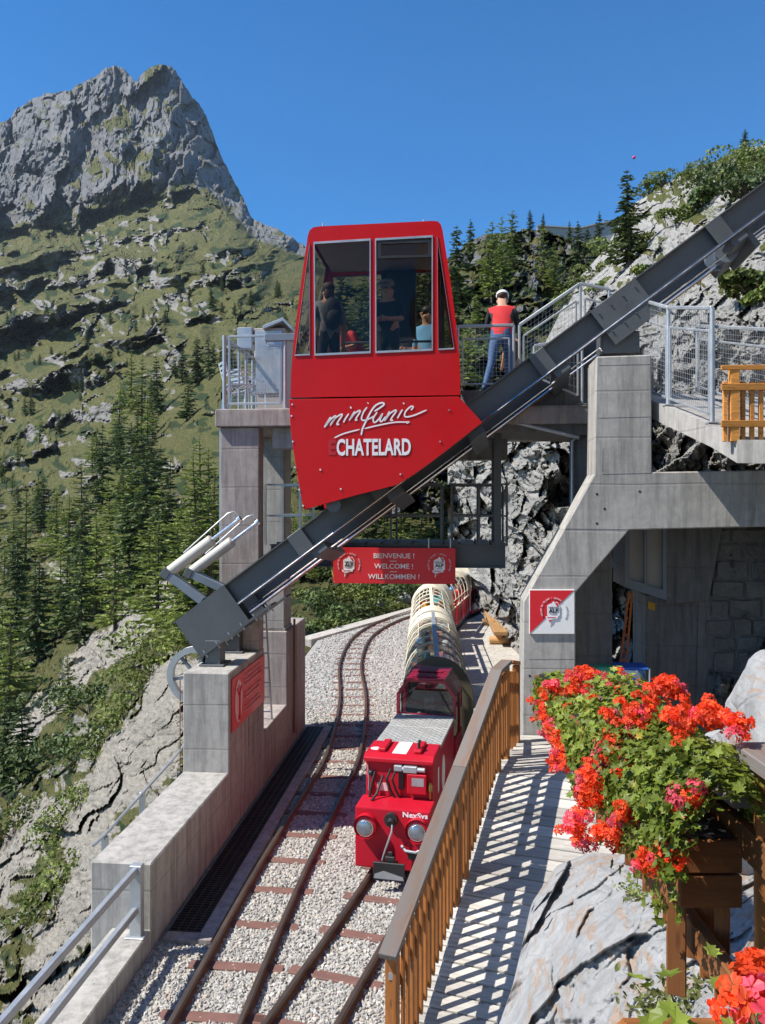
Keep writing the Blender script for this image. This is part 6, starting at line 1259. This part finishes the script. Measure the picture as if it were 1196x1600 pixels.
b = MB(); b.bb((-.22, 2.5, 1.966), (.2, 2.56, 1.985)); b.bb((-.2, 2.85, 1.966), (.2, 2.92, 1.985)); B('roof_rib', m_maroon, None, .006)
for x in (-.45, .41):
    b = MB(); b.bb((x, 2.52, .50), (x + .04, 3.25, 1.05)); B('side_panel', m_red2, None, .006); b = MB(); b.bb((x, 3.0, 1.05), (x + .04, 3.05, 1.72)); B('side_post', m_maroon)
b = MB(); b.bb((-.40, 3.0, .5), (.40, 3.24, .9)); B('seat', m_black, None, .02); b = MB(); b.bb((-.4, 2.5, 1.0), (.4, 2.66, 1.37)); B('dashboard', m_black, None, .02)
b = MB(); b.tube([(.405, 2.46, 1.43), (.20, 2.44, 1.75)], .008, 6); B('wiper', m_black)
for y in (.75, 2.5):
    for x in (-.3, .3): wheel(root, x, y)
drv = person('train driver in grey sitting in the locomotive cab', (0, 0, 0), 0, 'sit', 'grey', 'black', 'grey', None, 1.72); drv.location = LOCO.matrix_basis @ Vector((0, 0, 0)); 
def seat_in(car_a, car_rz, x, y, z, rzl, **kw):
    M_ = Matrix.Translation(car_a) @ Matrix.Rotation(car_rz, 4, 'Z'); loc = M_ @ Vector((x, y, z)); return loc, car_rz + rzl
loc, rr_ = seat_in(a, rz, -.02, 2.98, .42, math.pi); drv.location = loc; drv.rotation_euler = (0, 0, rr_); drv.scale = (.92,) * 3
SEATS = ['red', 'blue', 'pink', 'grey', 'lime', 'navy', 'orange', 'white', 'teal', 'violet', 'black', 'red', 'pink']
def carriage(y0, y1, label, roofk, red_front=False):
    a, rz, L = span(y0, y1); root = empty('passenger_carriage', a, rz, label, 'carriage', 'open carriages of the little train'); W2 = .58; zs = 1.30; zt2 = 2.0
    def B(name, mat, bev=0, smooth=0): return b.build(name, mat, root, True, bev, smooth)
    b = MB(); b.bb((-.55, .1, .22), (.55, L - .1, .36)); B('chassis', m_black, .01)
    b = MB(); b.bb((-W2, .05, .36), (W2, L - .05, .40)); B('floor', m_steel)
    def arch(r0=0, n=14): return [(-(W2 - r0) * math.cos(t), zs + (zt2 - zs - r0) * math.sin(t)) for t in np.linspace(0, math.pi, n)]
    nh = max(5, int(L / .78)); ys = [.06 + (L - .12) * i / nh for i in range(nh + 1)]
    for i, y in enumerate(ys):
        b = MB(); b.tube([(-W2, y, .40)] + [(x, y, z) for x, z in arch()] + [(W2, y, .40)], .015 if roofk == 'plexi' else .019, 6); B('hoop', m_cream, 0, 50)
    b = MB(); b.bar((0, .02, zt2), (0, L - .02, zt2), .09, .05); B('ridge_beam', m_galv if roofk == 'plexi' else m_cream, .008)
    for s_ in (-1, 1):
        for x, z in ((arch()[4],) if roofk == 'plexi' else (arch()[4], arch()[2])): b = MB(); b.tube([(s_ * abs(x), .04, z), (s_ * abs(x), L - .04, z)], .010, 5); B('purlin', m_cream)
        b = MB(); b.tube([(s_ * W2, .04, zs), (s_ * W2, L - .04, zs)], .016, 6); B('eaves_rail', m_cream)
    if roofk == 'plexi':
        for i in range(nh):
            ar = arch(.012, 12); b = MB()
            for (x0, z0), (x1, z1) in zip(ar[:-1], ar[1:]): b.add([(x0, ys[i] + .01, z0), (x1, ys[i] + .01, z1), (x1, ys[i + 1] - .01, z1), (x0, ys[i + 1] - .01, z0)], [(0, 1, 2, 3)])
            B('roof_panel', m_plexi, 0, 60)
    nd = nh // 2
    for i in range(nd):
        y0_ = .1 + (L - .2) * i / nd; y1_ = y0_ + (L - .2) / nd
        for s_ in (-1, 1):
            b = MB(); x = s_ * W2; b.bb((x - .015, y0_ + .02, .40), (x + .015, y1_ - .34, 1.05)); dr = B('side_panel', m_red2, .006)
            b = MB(); b.bb((x - .02, y0_ + .02, 1.05), (x + .02, y1_ - .34, 1.08)); b.build('panel_rail', m_cream, dr, True)
            b = MB(); b.bb((x - .02, y1_ - .34, .40), (x + .02, y1_ - .29, 1.30)); B('door_post', m_red2)
        yb = (y0_ + y1_) / 2
        b = MB(); b.bb((-.52, yb - .05, .62), (.52, yb + .32, .68)); b.bb((-.52, yb + .32, .62), (.52, yb + .36, 1.10)); B('bench', m_bench, .008)
    for y, ec in ((0, m_olive if roofk == 'plexi' else m_cream), (L - .04, m_cream)):
        ar = arch(-.03, 16); lo_ = [(W2, .40), (-W2, .40)] if False else [(W2 + .02, 1.05), (-W2 - .02, 1.05)]
        if roofk == 'plexi' and y == 0: b = MB(); b.prism([(x, y, z) for x, z in [(-W2, .4), (-W2 - .02, zs)] + ar + [(W2, .4)]], (0, .035, 0)); B('end_wall', ec, .005)
        else: b = MB(); b.holed([[(x, y, z) for x, z in ar + [(W2 + .02, .4), (-W2 - .02, .4)]], [(x, y, z) for x, z in arch(.10, 12) + [(W2 - .1, 1.0), (-W2 + .1, 1.0)]]], (0, .035, 0)); B('end_wall', ec, .005)
    if roofk != 'plexi' or True:                        # solid cream end bay of the roof
        for yy0, yy1 in (((ys[-2], L),) if roofk == 'plexi' else ((0, ys[1]), (ys[-2], L))):
            ar = arch(-.028, 14); b = MB()
            for (x0, z0), (x1, z1) in zip(ar[:-1], ar[1:]): b.add([(x0, yy0, z0), (x1, yy0, z1), (x1, yy1, z1), (x0, yy1, z0)], [(0, 1, 2, 3)])
            B('end_roof', m_cream, 0, 60)
    for y in (.8, L - .8):
        for x in (-.3, .3): wheel(root, x, y)
    for i in range(nd):
        y0_ = .1 + (L - .2) * (i + .5) / nd
        for s_ in (-1, 1):
            if random.random() < .12: continue
            c = SEATS[random.randrange(len(SEATS))]; lg = random.choice(['denim', 'khaki', 'black', 'navy']); hr = random.choice(['brown', 'dark', 'grey', 'fair']); cp_ = random.choice([None, None, None, 'red', 'white', 'blue', 'orange'])
            loc, rr_ = seat_in(a, rz, s_ * .28, y0_ + .10, .40 - .17 + .17, math.pi)
            key = (c, lg, hr, cp_)
            if key in used_p: c = next((k_ for k_ in CL if (k_, lg, hr, cp_) not in used_p), c)
            used_p.add((c, lg, hr, cp_))
            side_ = 'rock side' if s_ > 0 else 'valley side'
            person(f"seated passenger in {c} top, {lg} trousers, {cp_ + ' cap' if cp_ else hr + ' hair'}, in the {label.split(' ')[0]} carriage", loc, rr_ + random.uniform(-.4, .4), 'sit', c, lg, hr, cp_, random.uniform(1.5, 1.72), cp_ is None and hr in ('brown', 'fair'), None, 'passengers seated in the carriages')
    return root
used_p = set()
carriage(13.25, 18.75, 'leading carriage with a clear hooped roof coupled to the locomotive', 'plexi')
carriage(19.0, 25.2, 'second carriage with bare cream hoops and red sides', 'open')
carriage(25.6, 31.0, 'third carriage with cream hoops curving away beside the rock', 'open')
# driving trailer at the far end
a, rz, L = span(31.3, 34.3); root = empty('driving_trailer', a, rz, 'red and cream driving trailer with rounded roof at the far end', 'carriage')
b = MB(); b.bb((-.58, 0, .22), (.58, L, 1.15)); B('body', m_red2, None, .05)
b = MB(); b.bb((-.585, L * .0 + .35, .36), (.585, L - .3, 1.05)); B('cream_side', m_cream, None, .01)
for x in (-.55, .55):
    for y in (.05, 1.0, 2.0, L - .06): b = MB(); b.bar((x, y, 1.1), (x * .97, y, 1.72), .04, .04); B('window_post', m_cream)
b = MB(); b.prism([(-.60 * math.cos(t), -.05, 1.68 + .36 * math.sin(t)) for t in np.linspace(0, math.pi, 14)], (0, L + .1, 0)); B('roof', m_cream, None, 0, 50)
b = MB(); b.prism([(.2 * math.cos(t) * .5, -.004, .75 + .14 * math.sin(t)) for t in np.linspace(0, 6.28, 14, endpoint=False)], (0, .003, 0)); B('crest', m_white)
b = MB(); b.bb((-.5, .02, 1.16), (.5, .03, 1.66)); B('front_window', m_clear)
for y in (.7, L - .7):
    for x in (-.3, .3): wheel(root, x, y)
# ---------------------------------------------------------------- log benches on the platform
def bench(p0, p1, label):
    global root
    p0 = Vector(p0); p1 = Vector(p1); root = empty('log_bench', (p0 + p1) / 2, 0, label, 'bench', 'log benches against the rock'); d = (p1 - p0).normalized(); x = Vector((d.y, -d.x, 0))
    obar(p0 + up * .42, p1 + up * .42, .42, .12, m_bench, 'seat', .02)
    for f_ in (.12, .85):
        c = p0.lerp(p1, f_); b = MB(); b.tube([c - x * .30 + up * .12, c + x * .30 + up * .12], .12, 12); b.build('log_foot', m_bench, root, smooth=40); b = MB(); b.tube([c + up * .2, c + up * .37], .13, 12); b.build('leg', m_bench, root, smooth=40)
zq = .22
A0 = PZ(783, 1012, zq); A1 = PZ(765, 972, zq); bench(A0, A1, 'honey coloured log bench closest to the portal leg'); B0 = PZ(775, 958, zq); B1 = PZ(790, 935, zq); bench(PZ(764, 965, zq) + Vector((.3, .6, 0)), PZ(784, 945, zq), 'honey coloured log bench at an angle beyond the first bench')
# ---------------------------------------------------------------- conifers
m_bark = plain('bark', (.10, .075, .055), .9, 0, .3, 8, .5)
m_spr = mk_leaf('spruce_needles', (.045, .072, .020), (.11, .15, .042), .2, .6, (.5, 1.5)); m_lar = mk_leaf('larch_needles', (.14, .19, .035), (.25, .30, .07), .3, .6, (.55, 1.4)); m_shr = mk_leaf('shrub_leaves', (.07, .11, .022), (.17, .20, .045), .25, .6, (.5, 1.45)); m_shd = mk_leaf('dwarf_pine_needles', (.04, .075, .02), (.10, .14, .038), .2, .6, (.5, 1.5))
def conifer(kind, sd, whorls=26, twigs=7):
    g = np.random.default_rng(sd); pts = []; dirs = []; siz = []; larch = kind == 'larch'; br = MB(); lean_ = g.normal(size=2) * .02
    for i in range(whorls):
        h = .06 + .93 * (i + g.uniform(-.4, .4)) / whorls; h = min(max(h, .05), .985); Rm = (.20 if larch else .17) * (1 - h) ** .8 * (1 + .25 * math.sin(h * 17 + sd)) + .012
        if h < .12: Rm *= .75
        nb = int(g.integers(5, 9)) if h < .9 else 4
        for k in range(nb):
            if g.uniform() < (.18 if larch else .10): continue
            az = g.uniform(0, 6.283); l = Rm * g.uniform(.55, 1.2); dr = (-.15 if larch else -.32) * g.uniform(.5, 1.4) + .35 * h
            d = np.array([math.cos(az), math.sin(az), dr]); side_ = np.array([-math.sin(az), math.cos(az), 0]); c = np.array([lean_[0] * h, lean_[1] * h, h]); nt = max(3, int(twigs * (.4 + l / .17)))
            for j in range(nt):
                f_ = (j + g.uniform(0, .9)) / nt; p = c + d * l * f_ + np.array([0, 0, .10 * l * f_ * f_]); td = d * .8 + side_ * g.normal() * .9 + np.array([0, 0, g.normal() * .25 - (.1 if larch else .25)])
                pts.append(p); dirs.append(td / np.linalg.norm(td)); siz.append((.018 + .030 * (1 - h)) * g.uniform(.7, 1.4) * (.85 if larch else 1))
            if l > .06 and k % 2 == 0: br.tube([Vector(c), Vector(c + d * l * .85)], [.004 * (1.2 - h), .001], 4, caps=False)
    n = len(pts); pts = np.array(pts); dirs = np.array(dirs); siz = np.array(siz); w_ = np.cross(dirs, g.normal(size=(n, 3))); w_ /= np.linalg.norm(w_, axis=1, keepdims=True); wd = (.30 if not larch else .26)
    v = np.stack([pts - dirs * siz[:, None] * .5, pts + w_ * (siz * wd)[:, None], pts + dirs * siz[:, None], pts - w_ * (siz * wd)[:, None]], 1).reshape(-1, 3); f = np.arange(n * 4).reshape(n, 4)
    crown = np_mesh('crown', v, f, m_lar if larch else m_spr)
    b = br; b.tube([(0, 0, -.03), (lean_[0] * .3, lean_[1] * .3, .3), (lean_[0], lean_[1], 1)], [.016, .010, .0015], 7, caps=False); o = b.build('trunk', m_bark, None, True); tm = o.data; bpy.data.objects.remove(o)
    return crown, tm
VAR = {'spruce': [conifer('spruce', 100 + i, 30, 9) for i in range(4)], 'larch': [conifer('larch', 200 + i, 30, 10) for i in range(4)]}
tr_rng = random.Random(4)
def tree(kind, base, h, label, group=None, wide=1., zone_=None):
    cm, tm = tr_rng.choice(VAR[kind]); wv_ = tr_rng.uniform(1.0, 1.6); s_ = h * wide * wv_
    if label is None:
        px, py = zone_; z_ = 'at the upper edge of the wood below the alp' if py < 680 else 'beside the tall concrete pier' if px > 250 else 'at the lower edge of the wood above the rocks' if py > 980 else 'at the open valley end of the wood' if px < 90 else 'in the thick of the wooded slope'
        label = f'{"tall" if h > 9 else "middling" if h > 6.2 else "small"} {"broad" if wv_ > 1.3 else "slim"} {"pale green larch" if kind == "larch" else "dark green spruce"} {z_}'
    root = empty(kind + '_tree', base, tr_rng.uniform(0, 6.28), label, 'tree', group); root.scale = (s_, s_, h)
    link('trunk', tm, root); link('crown', cm, root); return root
def T_at(T, px, py): return P(px, py, T.dist(px, py))
# hand-placed trees of the valley side: (kind, foot px, foot py, height px)
for k, px, py, hp in [('larch', 283, 985, 190), ('larch', 300, 955, 165), ('larch', 318, 985, 150), ('spruce', 262, 905, 190), ('spruce', 240, 860, 165), ('larch', 232, 960, 165), ('spruce', 205, 940, 175), ('larch', 180, 985, 165), ('spruce', 160, 800, 140), ('larch', 128, 850, 130), ('spruce', 215, 770, 120), ('spruce', 190, 745, 95), ('larch', 175, 870, 130),
                      ('larch', 150, 960, 160), ('spruce', 125, 1010, 150), ('larch', 95, 985, 150), ('spruce', 60, 1030, 170), ('spruce', 25, 1000, 180), ('larch', 40, 890, 130), ('larch', 15, 1130, 200), ('spruce', 38, 1230, 150), ('spruce', 5, 1240, 170), ('spruce', 30, 960, 90), ('spruce', 248, 650, 95), ('spruce', 285, 600, 60), ('spruce', 310, 600, 75), ('spruce', 328, 590, 70), ('spruce', 292, 655, 70),
                      ('larch', 205, 640, 95), ('larch', 222, 660, 105), ('larch', 185, 690, 95), ('larch', 88, 870, 110), ('spruce', 70, 830, 85), ('spruce', 122, 610, 42), ('spruce', 128, 614, 36), ('spruce', 40, 650, 30), ('spruce', 48, 648, 38), ('larch', 62, 690, 40), ('spruce', 95, 680, 40), ('larch', 330, 1010, 150), ('larch', 345, 880, 120), ('spruce', 430, 880, 120), ('larch', 455, 900, 110)]:
    p = T_at(T1, px, py); tree(k, p, hp * p.y / FPX, None, f'{k} trees on the valley side', 1., (px, py))
n_ = 0; tries = 0
while n_ < 95 and tries < 5000:
    tries += 1; px = tr_rng.uniform(-80, 345); py = tr_rng.uniform(590, 1130)
    if py > 1010 and px > 110: continue
    dens = .25 + .75 * (py > 690) - .6 * ((px > 250) and (py < 790)) - .5 * (px < 120 and py < 720)
    if tr_rng.random() > dens: continue
    nzv = float(fbm(np.array([px / 70.]), np.array([py / 50.]), 3, 300)[0])
    if nzv < -.08: continue
    if T1.slab[int(np.argmin(abs(T1.py[:, int(np.searchsorted(T1.px, px))] - py))), int(np.searchsorted(T1.px, px))] > .35: continue
    p = T_at(T1, px, py); k = 'larch' if tr_rng.random() < .6 else 'spruce'; hm = tr_rng.uniform(5.5, 13) * (.8 if py > 950 else 1) * (.75 if py < 680 else 1)
    tree(k, p, hm, None, f'{k} trees on the valley side', 1., (px, py)); n_ += 1
n_ = 0
while n_ < 70:                                        # small far trees on the alp
    px = tr_rng.uniform(0, 460); py = tr_rng.uniform(400, 610); v_ = float(fbm(np.array([px / 45.]), np.array([py / 22.]), 3, 310)[0])
    if v_ < .12: continue
    p = T_at(T1, px, py); tree('spruce', p, tr_rng.uniform(4.5, 10), 'tiny dark conifer on the grassy alp under the rock peak', 'far conifers on the alp', 1.25); n_ += 1
for k, px, py, hp, T in [('spruce', 716, 480, 130, T2), ('spruce', 735, 408, 66, T2), ('larch', 768, 470, 128, T2), ('larch', 783, 445, 110, T2), ('larch', 800, 430, 102, T2), ('larch', 850, 460, 110, T2), ('larch', 868, 470, 95, T2), ('spruce', 848, 358, 26, T2), ('spruce', 829, 362, 36, T2), 
                         ('spruce', 905, 430, 85, T2), ('spruce', 890, 380, 36, T2), ('spruce', 935, 400, 70, T2), ('spruce', 918, 395, 40, T2), ('spruce', 705, 560, 120, T2), ('larch', 730, 600, 110, T2), ('larch', 690, 620, 150, T2), ('spruce', 655, 590, 170, T2), ('spruce', 640, 520, 110, T2), ('spruce', 600, 540, 130, T2), ('larch', 560, 560, 140, T2), ('spruce', 530, 570, 150, T2), ('spruce', 670, 500, 110, T2), ('larch', 505, 580, 130, T2),
                         ('larch', 745, 520, 60, T2), ('larch', 812, 600, 60, T2)]:
    p = T_at(T, px, py); tree(k, p, hp * p.y / FPX, f'{"light green larch" if k == "larch" else "dark spruce"} on the wooded ridge behind the cabin', f'{k} trees on the ridge', 1.05)
p = T_at(T3, 984, 412); tree('spruce', p, 150 * p.y / FPX, 'ragged spruce with a bare dark tip beside the skyline rock', None, 1.3)
p = T_at(T3, 1163, 236); tree('spruce', p, 34 * p.y / FPX, 'tiny spruce alone on the skyline above the right slope', None, 1.6)
for k, px, py, hp in [('larch', 600, 880, 90), ('larch', 625, 885, 110), ('larch', 655, 890, 100), ('spruce', 575, 880, 120), ('larch', 690, 890, 110), ('spruce', 540, 890, 80), ('larch', 500, 905, 70)]:
    p = P(px, py, T1.dist(px, py)); tree(k, p, hp * p.y / FPX, f'{"light green larch" if k == "larch" else "dark spruce"} behind the service gantry', f'{k} trees behind the gantry', 1.2)
# ---------------------------------------------------------------- shrubs
def shrub(name, label, spots, n, r, size, mat, sd, group=None, flat=.7):
    """one shrub: leaf clumps on lobes plus stems"""
    g = np.random.default_rng(sd); root = empty(name, spots[0], 0, label, 'shrub', group); o0 = np.array(root.location); sp = np.array([p[:] for p in spots]); idx = g.integers(len(sp), size=n)
    lob = g.normal(size=(len(sp) * 5, 3)) * r * .5; li = idx * 5 + g.integers(5, size=n); d = g.normal(size=(n, 3)); d /= np.linalg.norm(d, axis=1, keepdims=True); d[:, 2] = np.abs(d[:, 2]) * .9
    pts = sp[idx] + lob[li] * [1, 1, .35] + d * (g.uniform(.55, 1, n) ** .5 * r * .62)[:, None] * [1, 1, flat]; nrm = d + g.normal(size=(n, 3)) * .6; nrm /= np.linalg.norm(nrm, axis=1, keepdims=True)
    v, f = spray(pts - o0, nrm, g.uniform(.6, 1.3, n) * size, 'plain', g); tag(link('leaves', np_mesh('leaves', v, f, mat), root), kind='stuff')
    b = MB()
    for i in range(24): k = g.integers(n); b.tube([sp[idx[k]] - [0, 0, r * .3], pts[k] * .8 + sp[idx[k]] * .2], [.02 * r, .005 * r], 4, caps=False)
    tag(b.build('stems', m_bark, root), kind='stuff')
SH = [('dwarf_pine', 'dark dwarf pine spreading on the slope rock below the conifers', m_shd, [(75, 1105), (110, 1098), (140, 1110)], 900, 2.0, .16), ('dwarf_pine', 'dark dwarf pine in the gully beside the pale slab', m_shd, [(85, 1190), (120, 1185), (150, 1175)], 900, 1.8, .15), ('juniper_shrub', 'low juniper mat running down the rock below the ledge', m_shr, [(95, 1290), (120, 1260), (80, 1330), (100, 1380)], 1500, 1.1, .075),
      ('juniper_shrub', 'low juniper mat at the foot of the pale valley rock', m_shr, [(60, 1400), (85, 1420), (50, 1440)], 1000, 1.0, .07), ('green_alder', 'bright green alder bush beside the cable wheel', m_lar, [(215, 1080), (240, 1050), (255, 1020), (195, 1120)], 1500, 1.7, .10), ('green_alder', 'bright green alder bush against the tall pier', m_lar, [(285, 1000), (310, 980), (325, 1010)], 1100, 1.8, .11),
      ('green_alder', 'bright green bush on the slope under the larches', m_shr, [(170, 1150), (150, 1180), (185, 1130)], 900, 1.5, .10), ('valley_bush', 'leafy bush at the lower edge of the valley rock', m_shr, [(20, 1300), (0, 1320)], 800, 2.2, .14)]
for i, (nm, lab, mt, pp, n, r, sz) in enumerate(SH):
    shrub(nm, lab, [T_at(T1, x, y) + Vector((0, 0, r * .15)) for x, y in pp], n, r, sz, mt, 500 + i)
for i, (px, py, r) in enumerate([(500, 960, 1.1), (520, 930, 1.2), (545, 975, .8), (560, 935, 1.3), (590, 925, 1.3), (610, 950, .8), (625, 925, 1.2), (475, 900, 1.4), (535, 900, 1.5), (580, 900, 1.4), (480, 975, 1.2), (510, 985, .8), (530, 955, 1.1), (575, 960, .9), (600, 925, 1.2), (640, 915, 1.3), (490, 935, 1.4), (555, 920, 1.2)]):
    D = T1.dist(px, py); shrub('trackside_bush', 'leafy green bush beyond the kerb strip behind the train', [P(px, py, D)], 650, r, .085, m_shr if i % 2 else m_shd, 540 + i, 'bushes beyond the tracks')
for i, (px, py, r, mt) in enumerate([(1080, 276, 1.1, m_shr), (1120, 266, 1.3, m_shr), (1160, 254, 1.3, m_shr), (1190, 248, 1.3, m_shr), (1125, 300, 1.1, m_shr), (1150, 288, 1.2, m_shr), (1185, 280, 1.2, m_shr), (1100, 315, .8, m_shd), (1040, 285, 1.1, m_shr), (1015, 300, 1.0, m_shr), (1175, 300, 1.2, m_shd), (925, 435, 1.0, m_shr), (940, 450, .8, m_shr), (905, 445, .9, m_shr), (960, 395, .9, m_shr), (1010, 375, .8, m_shr), (1060, 345, .6, m_shr), (1035, 425, .5, m_shr), (1185, 450, .5, m_shr), (1190, 470, .4, m_shr), (890, 470, .8, m_shr)]):
    shrub('slope_shrub', 'green mountain shrub clinging to the slope above the inclined track', [T_at(T3, px, py)], 700, r, .075 if mt is m_shr else .10, mt, 600 + i, 'shrubs on the upper slope')
for i, (px, py, r) in enumerate([(735, 560, 1.6), (725, 620, 1.4), (745, 600, 1.3), (760, 640, 1.2), (720, 510, 2.0), (850, 520, 1.0), (880, 500, 1.0), (800, 520, 1.1), (690, 660, 1.5), (900, 480, 1.0)]):
    shrub('ridge_bush', 'leafy bush growing on the ridge behind the platform railing', [T_at(T2, px, py)], 600, r, .13, m_shr if i % 3 else m_shd, 640 + i, 'bushes on the ridge')
# small stones along the far edge of the ballast
for i, (px, py, r) in enumerate([(612, 925, .55), (596, 945, .35), (620, 950, .4), (585, 960, .3), (560, 985, .28), (630, 935, .45), (545, 905, .4)]):
    boulder('trackside_rock', P(px, py, T1.dist(px, py) * .985), r, 30 + i, m_cliff, 'loose grey rock lying beyond the kerb strip', 'loose rocks beyond the tracks', (1, 1, .8))

# a small pink marker ball on its thin aerial cable
c = P(991, 246, 80); root = empty('marker_ball', c, 0, 'tiny pink ball high in the blue sky above the slope', 'ball')
b = MB(); b.ball(c, .16, 14, 10); b.build('ball', plain('pink_plastic', (.75, .03, .16), .5), root, smooth=60)
b = MB(); b.tube([c + Vector((0, 0, .15)), c + Vector((0, 0, .24))], .02, 6); b.build('hook', m_steel, root)
# ---------------------------------------------------------------- the air between the station and the peak
b = MB(); b.bb((-2600, -60, -260), (1500, 2400, 1250)); haze = b.build('haze', bpy.data.materials.new('mountain_air'), None); hm_ = haze.data.materials[0]; hm_.use_nodes = True
hn = hm_.node_tree.nodes; hn.clear(); pv = hn.new('ShaderNodeVolumePrincipled'); pv.inputs['Color'].default_value = (.72, .86, 1, 1); pv.inputs['Density'].default_value = .000035; ho = hn.new('ShaderNodeOutputMaterial'); hm_.node_tree.links.new(pv.outputs[0], ho.inputs['Volume']); tag(haze, 'thin blue mountain haze over the valley', 'haze', kind='stuff')
